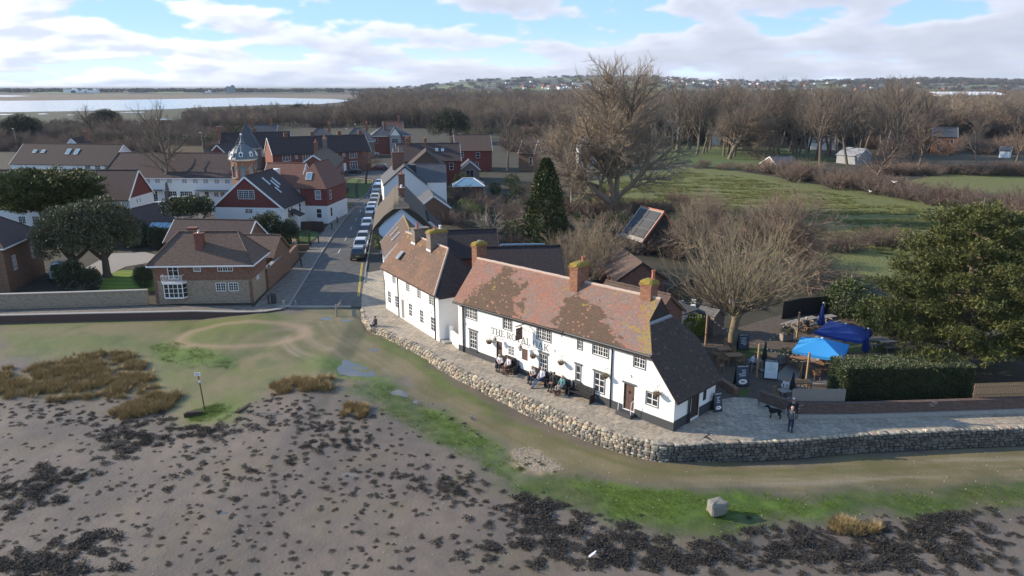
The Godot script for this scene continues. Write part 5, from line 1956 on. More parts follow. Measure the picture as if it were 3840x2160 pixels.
	for i in 3:
		for j in 2:
			var pb:=MB.new()
			pb.bevel(Vector3(0,0,0.05),Vector3(2.2,1.34,0.05),0.01)
			var pn:=part("solar_panel",pb,M.felt,ba)
			pn.transform=Transform3D(Basis(Vector3(0,0,1),ux,Vector3(-ux.y,ux.x,0)),Vector3(0,2.2,0)+ux*(0.6+i*1.4)+Vector3(0,0,-1.25-j*2.3))
# ---------------------------------------------------------------- trees
func grow(T:MB,C:MB,p:Vector3,d:Vector3,l:float,r:float,lv:int,o:Dictionary,q:RandomNumberGenerator)->void:
	var top:int=o.kids.size()
	var n:int=[5,4,3,3,2][mini(lv,4)]
	if lv==top:
		n=2
	var pts:=[p]
	var rad:=[r]
	var cur:=p
	var dir:=d
	var wob:float=o.wob
	for i in n:
		dir=(dir+Vector3(q.randfn(),q.randfn()*0.6,q.randfn())*wob+Vector3(0,o.up[mini(lv,o.up.size()-1)],0)).normalized()
		cur+=dir*(l/n)
		pts.append(cur)
		rad.append(lerpf(r,r*0.45,(i+1.0)/n))
	var c:Color=o.col
	var B:=T if lv<=o.get("limb",1) else C
	if lv>=top:
		B.k=c*q.randf_range(0.8,1.2)
		B.spike(pts[0],pts[1]+(pts[1]-pts[0])*0.1,r)
		B.spike(pts[1],pts[2],r*0.7)
		return
	B.k=(c*0.8) if lv<2 else c*q.randf_range(0.85,1.1)
	B.tube(pts,rad,[8,6,4,3,3][mini(lv,4)],false)
	var kids:int=o.kids[lv]
	var st:float=o.start[mini(lv,o.start.size()-1)]
	var ph:=q.randf()*TAU
	for i in kids:
		var t:=lerpf(st,1.0,(i+q.randf()*0.9)/kids)
		var f:=t*n
		var j:=mini(int(f),n-1)
		var at:Vector3=pts[j].lerp(pts[j+1],f-j)
		var ax:Vector3=(pts[j+1]-pts[j]).normalized()
		var side:=ax.cross(Vector3(0.3,0.1,0.9)).normalized()
		ph+=2.4+q.randf_range(-0.4,0.4)
		var an:float=o.ang[mini(lv,o.ang.size()-1)]*q.randf_range(0.7,1.25)
		var out:=(side*cos(ph)+ax.cross(side)*sin(ph))
		var nd:=(ax*cos(an)+out*sin(an)).normalized()
		var ratio:float=o.ratio[mini(lv,o.ratio.size()-1)]
		var nl:=l*ratio*lerpf(1.15,0.65,(t-st)/maxf(1.0-st,0.01))*q.randf_range(0.8,1.2)
		var nr:float=maxf(lerpf(r,r*0.45,t)*0.58,o.get("thin",0.008))
		grow(T,C,at,nd,nl,nr,lv+1,o,q)
# meshes of a bare tree: [limbs, twigs]
func bare(key:String,o:Dictionary)->Array:
	if not share.has(key):
		var q:=RandomNumberGenerator.new()
		q.seed=hash(key)
		var T:=MB.new()
		var C:=MB.new()
		if o.has("limbs"):
			for b in o.limbs:
				grow(T,C,b[0],b[1].normalized(),b[2],b[3],1,o,q)
			if o.has("trunk"):
				T.k=o.col*0.75
				T.tube(o.trunk[0],o.trunk[1],10,false)
		else:
			grow(T,C,Vector3(0,-0.1,0),Vector3.UP,o.h,o.r,0,o,q)
		share[key]=[T.mesh(),C.mesh()]
	return share[key]
func plant(called:String,label:String,cat:String,ms:Array,at:Vector3,turn:=0.0,sc:=1.0,group:="",names:=["trunk","crown"],mats:=[])->Node3D:
	var n:=thing(called,label,cat,at,turn,group)
	n.scale=Vector3.ONE*sc
	for i in ms.size():
		if ms[i].get_surface_count()==0:
			continue
		part(names[i],ms[i],mats[i] if mats.size()>i else M.twig,n)
	return n
# leaves through a set of lobes [centre, radii]
func leafy(b:MB,lobes:Array,count:int,size:float,c0:Color,c1:Color,q:RandomNumberGenerator,up:=0.25,shell:=0.45)->void:
	var vol:=[]
	var sum:=0.0
	for l in lobes:
		sum+=l[1].x*l[1].y+l[1].z*l[1].x
		vol.append(sum)
	for i in count:
		var k:=q.randf()*sum
		var j:=0
		while vol[j]<k:
			j+=1
		var d:=Vector3(q.randfn(),q.randfn(),q.randfn()).normalized()
		var rr:=lerpf(shell,1.0,pow(q.randf(),0.6))*(1.0+0.12*nz.get_noise_3d(d.x*9.0+j,d.y*9.0,d.z*9.0)*3.0)
		var p:Vector3=lobes[j][0]+d*lobes[j][1]*rr
		if p.y<0.02:
			continue
		leaf(b,p,size*q.randf_range(0.6,1.3),q,c0,c1,d*0.8+Vector3(0,up,0))
func leaf_mesh(key:String,lobes:Array,count:int,size:float,c0:Color,c1:Color,up:=0.25,shell:=0.45)->Mesh:
	if not share.has(key):
		var q:=RandomNumberGenerator.new()
		q.seed=hash(key)
		var b:=MB.new()
		leafy(b,lobes,count,size,c0,c1,q,up,shell)
		share[key]=b.mesh()
	return share[key]
# bunches of needles: narrow blades fanning outwards
func needles(b:MB,p:Vector3,d:Vector3,s:float,n:int,c0:Color,c1:Color,q:RandomNumberGenerator)->void:
	b.k=c0.lerp(c1,q.randf())
	for i in n:
		var e:=(d+Vector3(q.randfn(),q.randfn(),q.randfn())*0.55).normalized()
		var w:=e.cross(Vector3(q.randfn(),q.randfn(),q.randfn())).normalized()*s*0.13
		b.tri(p-w,p+w,p+e*s)
func trunk_mesh(key:String,pts:Array,rad:Array,arms:=[])->Mesh:
	if not share.has(key):
		var b:=MB.new()
		b.k=Color(0.12,0.095,0.072)
		b.tube(pts,rad,9,false)
		for a in arms:
			b.tube(a[0],a[1],6,false)
		share[key]=b.mesh()
	return share[key]
func make_trees()->void:
	var tan:=Color(0.30,0.24,0.175)
	var grey:=Color(0.185,0.155,0.12)
	var brown:=Color(0.145,0.11,0.085)
	var q:=RandomNumberGenerator.new()
	q.seed=3
	# the big pollarded tree in front of the field
	var wl:={"col":tan,"wob":0.16,"up":[0.0,0.01,0.03,0.06,0.05],"kids":[0,13,11,11],"start":[0.3,0.2,0.1,0.08],"ang":[0.7,0.72,0.7,0.65],"ratio":[0.6,0.52,0.5,0.5],"thin":0.013,"limb":1,
		"trunk":[[Vector3(0,-0.2,0),Vector3(0.1,1.0,0),Vector3(0.3,2.2,0)],[1.0,0.8,0.85]],
		"limbs":[[Vector3(0.0,1.4,0),Vector3(-1.0,0.75,0.1),11.0,0.55],[Vector3(0.1,1.9,0),Vector3(-0.25,1,0),10.5,0.5],[Vector3(0.5,2.0,0),Vector3(0.3,1,-0.05),11.5,0.45],[Vector3(0.5,2.4,0.1),Vector3(0.85,0.75,0.1),12.0,0.42],[Vector3(0.0,5.5,0),Vector3(0.75,0.9,-0.3),12.0,0.33],[Vector3(-0.2,5.0,-0.2),Vector3(-0.75,0.95,-0.35),11.0,0.33],[Vector3(-0.2,8.0,0),Vector3(-0.45,1,0.35),11.5,0.3],[Vector3(0.9,8.5,0),Vector3(0.5,1,-0.3),11.5,0.3],[Vector3(1.6,9.5,0),Vector3(0.25,1,0.3),11.0,0.28],[Vector3(0.5,3.5,-0.3),Vector3(0.1,0.8,-0.9),10.0,0.3],[Vector3(-2.0,4.0,0),Vector3(-1,0.5,0.5),8.0,0.28],[Vector3(0.3,7.0,0.2),Vector3(0.05,0.9,0.8),9.0,0.25],[Vector3(-3.5,4.2,0),Vector3(-0.9,0.9,-0.1),9.0,0.28],[Vector3(0.2,10.0,0),Vector3(-0.15,1,-0.2),11.0,0.26]]}
	plant("old_willow","huge bare spreading pollarded tree standing before the green field","tree",bare("willow",wl),px(2295,800),0.0,1.12)
	# pollard in the beer garden
	var limbs:=[]
	for i in 52:
		var a:=i*2.399
		var t:=sqrt((i+0.5)/52.0)
		limbs.append([Vector3(cos(a)*0.5,2.5+q.randf()*0.4,sin(a)*0.5),Vector3(cos(a)*t*1.35,1.25-t*0.95,sin(a)*t*1.35),q.randf_range(4.6,7.4)*(1.0-0.25*t),0.06])
	var pol:={"col":Color(0.22,0.18,0.12),"wob":0.16,"up":[0.0,0.12,0.14],"kids":[0,11,6],"start":[0.2,0.12,0.1],"ang":[0.5,0.4,0.4],"ratio":[0.5,0.42,0.4],"thin":0.011,"limb":0,"limbs":limbs,"trunk":[[Vector3(0,-0.1,0),Vector3(-0.05,1.0,0),Vector3(0.1,2.1,0),Vector3(0.12,2.8,0)],[0.36,0.27,0.28,0.5]]}
	plant("pollard_tree","pollarded bare tree with a fan of long shoots in the beer garden","tree",bare("pollard",pol),px(2745,1305),0.0,1.2)
	# broad bare crown behind it, and the tan thicket tree
	var oak:={"col":Color(0.215,0.165,0.125),"wob":0.2,"up":[0.0,0.02,0.05,0.06,0.03],"h":6.0,"r":0.45,"kids":[14,11,10,9],"start":[0.3,0.2,0.12,0.08],"ang":[0.95,0.75,0.7,0.65],"ratio":[1.1,0.6,0.55,0.55],"thin":0.010,"limb":1}
	var om:=bare("oak",oak)
	plant("broad_bare_tree","wide rounded bare tree crowding up behind the beer garden","tree",om,px(2800,1062),0.4,0.98)
	plant("broad_bare_tree","dense low bare tree beside the black solar barn, right of it","tree",om,px(2640,1000),2.2,0.8)
	var bush:={"col":Color(0.26,0.205,0.14),"wob":0.16,"up":[0.0,0.08,0.1,0.08],"kids":[0,9,8,5],"start":[0.2,0.12,0.1,0.1],"ang":[0.5,0.5,0.5,0.5],"ratio":[0.5,0.5,0.45,0.42],"thin":0.010,"limb":0,"limbs":[]}
	for i in 16:
		var a:=i*2.399
		var t:=sqrt((i+0.5)/16.0)
		bush.limbs.append([Vector3(cos(a)*0.25,0,sin(a)*0.25),Vector3(cos(a)*t*1.2,1.15-0.5*t,sin(a)*t*1.2),q.randf_range(3.2,4.4),0.06])
	var bm:=bare("bush",bush)
	plant("tan_thicket","tall tan-twigged thicket on the left of the solar barn","shrub",bm,px(2215,1035),0.3,1.5)
	plant("tan_thicket","bare thicket in front of the pink barn roof behind the pub","shrub",bm,px(2160,1080),1.3,1.05)
	# shrubs of the back gardens
	var lowbush:={"col":Color(0.17,0.125,0.10),"wob":0.2,"up":[0.0,0.04,0.05],"kids":[0,9,7],"start":[0.2,0.12,0.1],"ang":[0.6,0.6,0.6],"ratio":[0.5,0.55,0.5],"thin":0.012,"limb":0,"limbs":[]}
	for i in 18:
		var a:=i*2.399
		var t:=sqrt((i+0.5)/18.0)
		lowbush.limbs.append([Vector3(cos(a)*0.4,0,sin(a)*0.4),Vector3(cos(a)*t*1.4,0.9,sin(a)*t*1.4),q.randf_range(1.3,2.0),0.04])
	var lb:=bare("lowbush",lowbush)
	for i in 70:
		var u:=q.randf_range(1700,2560)
		var v:=q.randf_range(690,1000)
		if u<1780 and v>880 or u>2330 and v<790 or (u>2330 and u<2580 and v<930) or (u>1880 and u<2120 and v>940):
			continue
		plant("garden_shrub","bare brown shrub in the back gardens between street and field","shrub",lb,px(u,v),q.randf()*TAU,q.randf_range(0.8,1.7),"bare shrubs of the back gardens")
	var evg:=leaf_mesh("evg",[[Vector3(0,0.9,0),Vector3(1.0,0.95,1.0)],[Vector3(0.5,0.7,0.3),Vector3(0.7,0.7,0.7)],[Vector3(-0.5,0.6,-0.2),Vector3(0.7,0.6,0.7)]],2600,0.12,Color(0.022,0.04,0.014),Color(0.06,0.085,0.028))
	for i in 34:
		var u:=q.randf_range(1690,2460)
		var v:=q.randf_range(640,980)
		if u<1780 and v>870 or u>2330 and v<790 or (u>2330 and v<930) or (u>1880 and u<2120 and v>940):
			continue
		plant("evergreen_bush","dark evergreen bush in the back gardens between street and field","bush",[evg],px(u,v),q.randf()*TAU,q.randf_range(0.8,1.9),"evergreen bushes of the back gardens",["foliage"],[M.leaf])
	for p in [[1738,810,1.6,"round light green clipped bush behind the thatched cottage"],[1770,835,1.7,"larger round clipped bush next to the light green one"]]:
		var ball:=leaf_mesh("ball",[[Vector3(0,0.9,0),Vector3(0.95,0.9,0.95)]],2600,0.09,Color(0.06,0.10,0.02),Color(0.11,0.15,0.04),0.3,0.75)
		plant("clipped_bush",p[3],"bush",[ball],px(p[0],p[1]),0.0,p[2],"",["foliage"],[M.leaf])
	# conical evergreen
	var cone:=MB.new()
	var qc:=RandomNumberGenerator.new()
	qc.seed=21
	for i in 9000:
		var y:=pow(qc.randf(),1.25)*10.2
		var rr:=3.1*pow(1.0-y/10.4,0.62)*lerpf(0.62,1.04,qc.randf())
		var a:=qc.randf()*TAU
		rr*=1.0+0.12*sin(a*5.0+y*1.3)
		leaf(cone,Vector3(cos(a)*rr,y+0.1,sin(a)*rr),0.34,qc,Color(0.030,0.048,0.014),Color(0.075,0.085,0.022),Vector3(cos(a)*0.5,0.9,sin(a)*0.5))
	plant("conical_evergreen","tall dark conical evergreen in the back gardens","tree",[trunk_mesh("ct",[Vector3(0,0,0),Vector3(0,8,0)],[0.3,0.05]),cone.mesh()],px(2045,912),0.0,1.12,"",["trunk","crown"],[M.vcol,M.leaf])
	var cone2:=leaf_mesh("cone2",[[Vector3(0,1.3,0),Vector3(1.4,1.4,1.4)],[Vector3(0.1,2.8,0),Vector3(1.1,1.5,1.1)],[Vector3(0,4.0,0),Vector3(0.6,1.2,0.6)]],5000,0.2,Color(0.028,0.045,0.014),Color(0.07,0.085,0.026),0.6)
	plant("conical_evergreen","smaller dark upright evergreen close behind the pub's ridge","tree",[trunk_mesh("ct2",[Vector3(0,0,0),Vector3(0,3,0)],[0.2,0.05]),cone2],px(2025,975),0.5,1.0,"",["trunk","crown"],[M.vcol,M.leaf])
	var white:={"col":Color(0.42,0.36,0.29),"wob":0.2,"up":[0.0,0.05,0.08],"h":2.2,"r":0.13,"kids":[8,7,6],"start":[0.3,0.2,0.1],"ang":[0.7,0.6,0.6],"ratio":[1.1,0.55,0.5],"thin":0.014}
	var wm:=bare("white",white)
	plant("pale_bare_tree","small pale-barked bare tree in front of the conical evergreen","tree",wm,px(2070,905),0.0,1.5)
	plant("pale_bare_tree","small pale-barked bare tree beside the dark back ranges","tree",wm,px(1855,905),1.0,1.3)
	# evergreen oaks by the drive
	for e in [[306,1047,"left evergreen oak with leaning trunk over the parked silver car",0.0],[402,1037,"evergreen oak with a flared trunk on the striped lawn",2.3]]:
		var lobes:=[]
		var qe:=RandomNumberGenerator.new()
		qe.seed=int(e[0])
		for i in 15:
			var a:=i*2.399
			var t:=sqrt((i+0.5)/15.0)
			lobes.append([Vector3(cos(a)*2.7*t,5.2+(1.0-t*t)*1.9+qe.randf_range(-0.5,0.5),sin(a)*2.7*t),Vector3(1.5,1.25,1.5)])
		for i in 6:
			var a:=i*1.05
			lobes.append([Vector3(cos(a)*3.0,4.1+qe.randf_range(-0.4,0.4),sin(a)*3.0),Vector3(1.2,1.0,1.2)])
		var cm:=leaf_mesh("holm%d" % e[0],lobes,26000,0.23,Color(0.055,0.062,0.032),Color(0.15,0.15,0.085),0.5)
		var lean:=-0.8 if e[3]==0.0 else 0.1
		var tm:=trunk_mesh("holmt%d" % e[0],[Vector3(0,-0.1,0),Vector3(lean*0.2,0.4,0),Vector3(lean*0.5,1.8,0),Vector3(lean,3.4,0),Vector3(lean*0.6,5.5,0)],[0.62,0.4,0.33,0.3,0.12],[[[Vector3(lean*0.5,1.7,0),Vector3(-1.4,3.2,0.2),Vector3(-2.2,4.6,0)],[0.24,0.18,0.08]],[[Vector3(lean*0.6,2.0,0),Vector3(1.2,3.4,-0.2),Vector3(1.9,4.8,0)],[0.24,0.18,0.08]],[[Vector3(lean*0.7,2.5,0),Vector3(0.2,3.8,1.0),Vector3(0.3,4.9,1.6)],[0.2,0.14,0.07]]])
		plant("evergreen_oak",e[2],"tree",[tm,cm],px(e[0],e[1]),0.0,1.06,"evergreen oaks by the drive",["trunk","crown"],[M.vcol,M.leaf])
	# flat-topped cypress on the left
	var cy:=MB.new()
	qc.seed=5
	for i in 420:
		var a:=qc.randf()*TAU
		var t:=sqrt(qc.randf())
		var ctr:=Vector3(cos(a)*6.2*t,3.2+qc.randf()*6.4*(1.0-t*0.35)+t*1.0,sin(a)*4.4*t)
		var out:=Vector3(cos(a),0.55,sin(a)).normalized()
		for j in 34:
			var s:=qc.randf()
			needles(cy,ctr+out*s*1.5+Vector3(qc.randfn()*0.35,qc.randfn()*0.14,qc.randfn()*0.35),out,0.55,3,Color(0.030,0.042,0.012),Color(0.125,0.140,0.028),qc)
	plant("cypress_tree","wide flat-topped cypress with layered sprays before the white houses","tree",[trunk_mesh("cyt",[Vector3(-1.2,-0.1,0),Vector3(-1.3,2,0),Vector3(-1.5,5,0)],[0.55,0.45,0.2],[[[Vector3(1.6,-0.1,0),Vector3(1.5,2,0),Vector3(1.6,5,0)],[0.45,0.35,0.15]]]),cy.mesh()],px(208,890),0.0,1.0,"",["trunk","crown"],[M.vcol,M.leaf])
	# clipped tree behind the brick house
	var cl:=[]
	for i in 12:
		var a:=i*2.399
		var t:=sqrt((i+0.5)/12.0)
		cl.append([Vector3(cos(a)*3.1*t,4.6+(1.0-t)*0.5,sin(a)*2.0*t),Vector3(1.1,1.2,1.1)])
	plant("cloud_pruned_tree","rounded dark evergreen on thin curved stems behind the brick and flint house","tree",[trunk_mesh("clt",[Vector3(0,0,0),Vector3(0.3,1.5,0),Vector3(0.1,3.0,0)],[0.2,0.16,0.12],[[[Vector3(0.2,1.4,0),Vector3(1.4,2.8,0),Vector3(2.4,4.0,0)],[0.13,0.1,0.06]],[[Vector3(0.2,1.2,0),Vector3(-1.2,2.6,0),Vector3(-2.2,4.0,0)],[0.13,0.1,0.06]]]),leaf_mesh("cloud",cl,10000,0.2,Color(0.024,0.036,0.012),Color(0.062,0.078,0.024),0.6)],px(725,905),0.0,1.05,"",["trunk","crown"],[M.vcol,M.leaf])
	# front garden bushes
	var rb:=leaf_mesh("roundbush",[[Vector3(0,1.5,0),Vector3(1.5,1.5,1.5)],[Vector3(0.5,2.2,0),Vector3(1.1,1.1,1.1)],[Vector3(-0.7,1.9,0.2),Vector3(1.0,1.1,1.0)]],6000,0.17,Color(0.024,0.038,0.016),Color(0.065,0.085,0.036))
	for p in [[1005,912,1.35,"big round evergreen bush at the chalet's front garden"],[1082,912,1.0,"dark round evergreen beside the chalet porch"],[1275,760,0.8,"dark bush by the drive of the gabled brick house"],[1240,765,1.1,"evergreen bush by the arched garden gate"],[345,1085,0.75,"low dome of clipped evergreen under the evergreen oaks"],[270,1085,1.0,"dark clipped dome beside the silver car"],[545,1078,0.75,"grey-leaved shrub against the brick house corner"],[520,925,1.2,"dark round bush under the glazed pergola"],[440,905,1.0,"dark shrub at the back of the drive"],[600,930,0.9,"dark shrub right of the glazed pergola"]]:
		plant("round_evergreen",p[3],"bush",[rb],px(p[0],p[1]),p[0]*1.0,p[2],"",["foliage"],[M.leaf])
	var bxm:=MB.new()
	qc.seed=9
	for i in 2600:
		var pp:=Vector3(qc.randf_range(-0.75,0.75),qc.randf_range(0.0,1.7),qc.randf_range(-0.6,0.6))
		var f:=i % 5
		var nn:=Vector3.UP
		if f==0:pp.y=1.7
		elif f==1:pp.z=0.6; nn=Vector3(0,0,1)
		elif f==2:pp.x=-0.75; nn=Vector3(-1,0,0)
		elif f==3:pp.x=0.75; nn=Vector3(1,0,0)
		else:pp.z=-0.6; nn=Vector3(0,0,-1)
		leaf(bxm,pp,0.1,qc,Color(0.055,0.08,0.035),Color(0.10,0.13,0.06),nn*0.7)
	plant("box_hedge","square clipped pale green hedge block by the street","hedge",[bxm.mesh()],px(1140,912),0.0,1.0,"",["foliage"],[M.leaf])
	plant("palm_shrub","small bright leafy street shrub at the pale blue cottage","shrub",[trunk_mesh("pst",[Vector3(0,0,0),Vector3(0.1,0.8,0),Vector3(-0.1,1.6,0)],[0.07,0.06,0.04]),leaf_mesh("psl",[[Vector3(-0.3,1.3,0),Vector3(0.5,0.4,0.5)],[Vector3(0.3,1.7,0),Vector3(0.5,0.45,0.5)],[Vector3(-0.1,2.2,0),Vector3(0.5,0.4,0.5)],[Vector3(0.3,0.9,0),Vector3(0.4,0.3,0.4)]],1300,0.17,Color(0.07,0.10,0.025),Color(0.16,0.18,0.05))],px(1422,953),0.0,1.0,"",["trunk","foliage"],[M.vcol,M.leaf])
	# bare trees of the village and the park: a few shapes, many copies
	var mid:={"col":grey,"wob":0.14,"up":[0.02,0.08,0.1,0.08],"h":10.5,"r":0.26,"kids":[13,9,7],"start":[0.32,0.2,0.15],"ang":[0.75,0.6,0.6],"ratio":[0.5,0.5,0.5],"thin":0.02,"limb":0}
	var variants:=[]
	for i in 4:
		var m2:=mid.duplicate()
		m2.h=[10.5,9.0,11.0,8.0][i]
		m2.ang=[[0.75,0.6,0.6],[0.95,0.7,0.6],[0.55,0.55,0.6],[1.05,0.75,0.7]][i]
		m2.col=[grey,brown,Color(0.17,0.14,0.115),Color(0.165,0.12,0.095)][i]
		variants.append(bare("mid%d" % i,m2))
	for p in [[630,765,0,1.35,"bare street tree before the long white terrace"],[1372,690,3,0.85,"bare tree on the green at the junction"],[1905,645,2,1.15,"tan bare tree right of the red tile-hung houses"],[1985,640,1,0.9,"bare tree by the flagpole behind the gardens"],[1800,610,0,1.0,"bare tree over the red tile-hung wall"],[2060,600,3,1.3,"bare tree behind the big pollard, far left of the park"],[480,560,3,1.3,"reddish bare tree over the dark roofs, left"],[360,540,1,1.3,"bare tree over the roof-light house"],[560,545,3,1.1,"low bare tree behind the white terrace"],[3275,715,3,1.25,"pale dense bare tree in the hedgerow by the white bird"],[3660,620,2,0.9,"lopped bare tree beside the brick farmhouse"],[3800,640,1,1.2,"bare tree over the white shed, right"],[3440,650,1,1.3,"spreading bare tree before the brick farmhouse"]]:
		var n:=plant("bare_tree",p[4],"tree",variants[p[2]],px(p[0],p[1]),p[0]*0.7,p[3])
	# park grove with countable trunks
	for i in 62:
		var u:=q.randf_range(2520,3420)
		var v:=q.randf_range(545,588) if u<3020 else q.randf_range(560,622)
		plant("grove_tree","tall slender bare tree in the park grove","tree",variants[[0,2,0,1][i % 4]],px(u,v),q.randf()*TAU,q.randf_range(1.25,1.75),"trees of the park grove")
	plant("park_oak","round-crowned dark bare oak at the front of the park grove","tree",om,px(2735,596),1.0,1.5)
	# hedgerow along the field
	for i in 46:
		var t:=i/45.0
		var u:=lerpf(2600,3900,t)+q.randf_range(-15,15)
		var v:=curve(u,[[2560,632],[2750,645],[2900,668],[3050,698],[3300,735],[3560,782],[3900,850]])-q.randf_range(2,26)
		plant("hedgerow_shrub","russet bramble shrub in the hedgerow along the field","shrub",lb,px(u,v),q.randf()*TAU,q.randf_range(1.3,2.5)*(0.45 if u<2860 else 1.0),"shrubs of the field hedgerow")
	for i in 26:
		var u:=lerpf(3280,3900,i/25.0)
		plant("dark_hedge_shrub","dark bramble shrub along the far side of the small paddock","shrub",lb,px(u,652+q.randf_range(-4,4)+(u-3280)*0.01),q.randf()*TAU,q.randf_range(1.2,1.9),"shrubs behind the paddock")
	for i in 22:
		var u:=lerpf(2100,2560,i/21.0)
		plant("field_edge_shrub","low bare shrub along the near edge of the big field","shrub",lb,px(u,800+q.randf_range(-10,14)-maxf(0,u-2450)*0.3),q.randf()*TAU,q.randf_range(0.9,1.5),"shrubs at the near field edge")
	for i in 16:
		var u:=lerpf(2560,3420,i/15.0)
		plant("rough_shrub","rough bare shrub on the near side of the field behind the broad bare tree","shrub",lb,px(u,905+q.randf_range(-14,26)+(u-2560)*0.03),q.randf()*TAU,q.randf_range(1.0,1.6),"rough shrubs behind the beer garden")
	# big dark evergreens
	var dl:=[]
	for i in 20:
		var a:=i*2.399
		var t:=sqrt((i+0.5)/20.0)
		dl.append([Vector3(cos(a)*9.0*t,5.0+(1.0-t*t)*5.0,sin(a)*6.0*t),Vector3(3.2,2.8,3.0)])
	var dmass:=leaf_mesh("dmass",dl,24000,0.34,Color(0.014,0.020,0.010),Color(0.042,0.05,0.024),0.4)
	var dt:=trunk_mesh("dt",[Vector3(0,0,0),Vector3(0,7,0)],[0.6,0.3])
	for p in [[1690,535,1.05,"broad dark evergreen mass behind the brown-roofed houses"],[1120,440,0.75,"dark flat-topped pine pair standing against the water"],[400,480,0.8,"dark windswept conifer before the salt marsh"],[90,540,0.9,"dark evergreen at the left edge behind the roofs"],[3480,420,1.15,"dark green cypress standing before the white warehouse"],[3790,430,0.7,"small dark evergreen at the right edge by the warehouse"],[1190,470,0.6,"dark evergreen behind the terrace stacks"],[1480,470,0.6,"dark evergreen above the slate villa"]]:
		plant("dark_evergreen",p[3],"tree",[dt,dmass],px(p[0],p[1]),p[0]*0.3,p[2],"",["trunk","crown"],[M.vcol,M.leaf])
	# pine at the right edge
	var pine:=MB.new()
	qc.seed=31
	var arms:=[]
	for i in 62:
		var y:=1.0+11.0*pow(i/62.0,1.15)
		var a:=i*2.399
		var l:=7.9*pow(1.0-y/14.0,0.7)*qc.randf_range(0.75,1.1)
		var o:=Vector3(0,y,0)
		var e:=o+Vector3(cos(a)*l,l*0.16+0.3,sin(a)*l)
		var md:=o.lerp(e,0.5)-Vector3(0,0.25,0)
		arms.append([[o,md,e],[0.11,0.08,0.03]])
		var nt:=int(8+l*8.5)
		for j in nt:
			var t:=lerpf(0.25,1.05,sqrt(qc.randf()))
			var c:=o.lerp(md,t*2.0) if t<0.5 else md.lerp(e,(t-0.5)*2.0)
			c+=Vector3(qc.randfn(),qc.randfn()*0.35+0.1,qc.randfn())*(0.35+0.3*l/7.0)
			for k in 11:
				needles(pine,c+Vector3(qc.randfn(),qc.randfn()*0.7,qc.randfn())*0.26,(Vector3(cos(a),0.9,sin(a))+Vector3(qc.randfn(),0,qc.randfn())*0.5).normalized(),0.3,4,Color(0.05,0.065,0.016),Color(0.13,0.135,0.035),qc)
	plant("pine_tree","big bushy yellow-green pine at the side of the beer garden","tree",[trunk_mesh("pinet",[Vector3(0,-0.1,0),Vector3(0.1,4,0),Vector3(0,9,0),Vector3(0,13.2,0)],[0.5,0.4,0.2,0.05],arms),pine.mesh()],px(3585,1365),0.0,1.0,"",["trunk","crown"],[M.vcol,M.leaf])
	# far woods: one mass of bare trees to the skyline
	var far:=[]
	for i in 4:
		var f:=mid.duplicate()
		f.h=[8.5,7.0,9.5,7.5][i]
		f.kids=[11,7,5]
		f.thin=0.045
		f.r=0.2
		f.ang=[[0.8,0.6,0.6],[1.0,0.7,0.6],[0.6,0.55,0.6],[0.9,0.75,0.7]][i]
		f.col=[Color(0.19,0.152,0.12),Color(0.15,0.118,0.098),Color(0.205,0.165,0.125),Color(0.17,0.126,0.10)][i]
		var b:Array=bare("far%d" % i,f)
		var s:=SurfaceTool.new()
		s.append_from(b[0],0,Transform3D.IDENTITY)
		s.append_from(b[1],0,Transform3D.IDENTITY)
		far.append(s.commit())
	var trs:=[[],[],[],[]]
	for band in [[2600,640,2150,408,500,0.95],[900,0,760,490,550,0.62],[2600,2100,3900,405,545,1.15],[1700,1250,3900,368,408,1.25],[700,1350,3900,352,370,1.3]]:
		for i in band[0]:
			var u:=q.randf_range(band[1],band[2])
			var v:=q.randf_range(band[3],band[4])
			if u<700 and v<500:
				continue
			if u<1330 and v<432+maxf(0,1000-u)*0.08:
				continue
			if u>2450 and u<3200 and v>545:
				continue
			if v>480 and u>1000 and u<1750:
				continue
			var k:float=q.randf_range(0.75,1.25)*band[5]*(0.72 if u<1300 else 1.0)
			trs[i % 4].append(Transform3D(Basis(Vector3.UP,q.randf()*TAU).scaled(Vector3(k*1.15,k,k*1.15)),px(u,v,-0.06)))
	for i in 4:
		stuff("far_wood",far[i],M.twig,trs[i],"brown mass of leafless trees stretching to the hills","wood")
	var und:=[]
	for i in 900:
		var u:=q.randf_range(0,3900)
		var v:=q.randf_range(385,560)
		if u<1330 and v<430 or u<700 and v<470 or (u>2400 and v>535) or (u>1000 and u<1750 and v>470):
			continue
		und.append(Transform3D(Basis(Vector3.UP,q.randf()*TAU).scaled(Vector3.ONE*q.randf_range(1.2,2.6)),px(u,v,-0.06)))
	stuff("undergrowth",evg,M.leaf,und,"dark evergreen undergrowth scattered through the leafless woods","undergrowth")
	var lt:=[]
	var lowtwig:=SurfaceTool.new()
	lowtwig.append_from(lb[1],0,Transform3D.IDENTITY)
	for i in 1500:
		var u:=q.randf_range(0,3900)
		var v:=q.randf_range(390,580)
		if u<1330 and v<430 or u<700 and v<470 or (u>2400 and u<3250 and v>525) or (u>950 and u<1900 and v>480):
			continue
		lt.append(Transform3D(Basis(Vector3.UP,q.randf()*TAU).scaled(Vector3.ONE*q.randf_range(1.4,2.8)),px(u,v,-0.06)))
	stuff("brushwood",lowtwig.commit(),M.twig,lt,"brown brushwood under and between the leafless trees","brushwood")
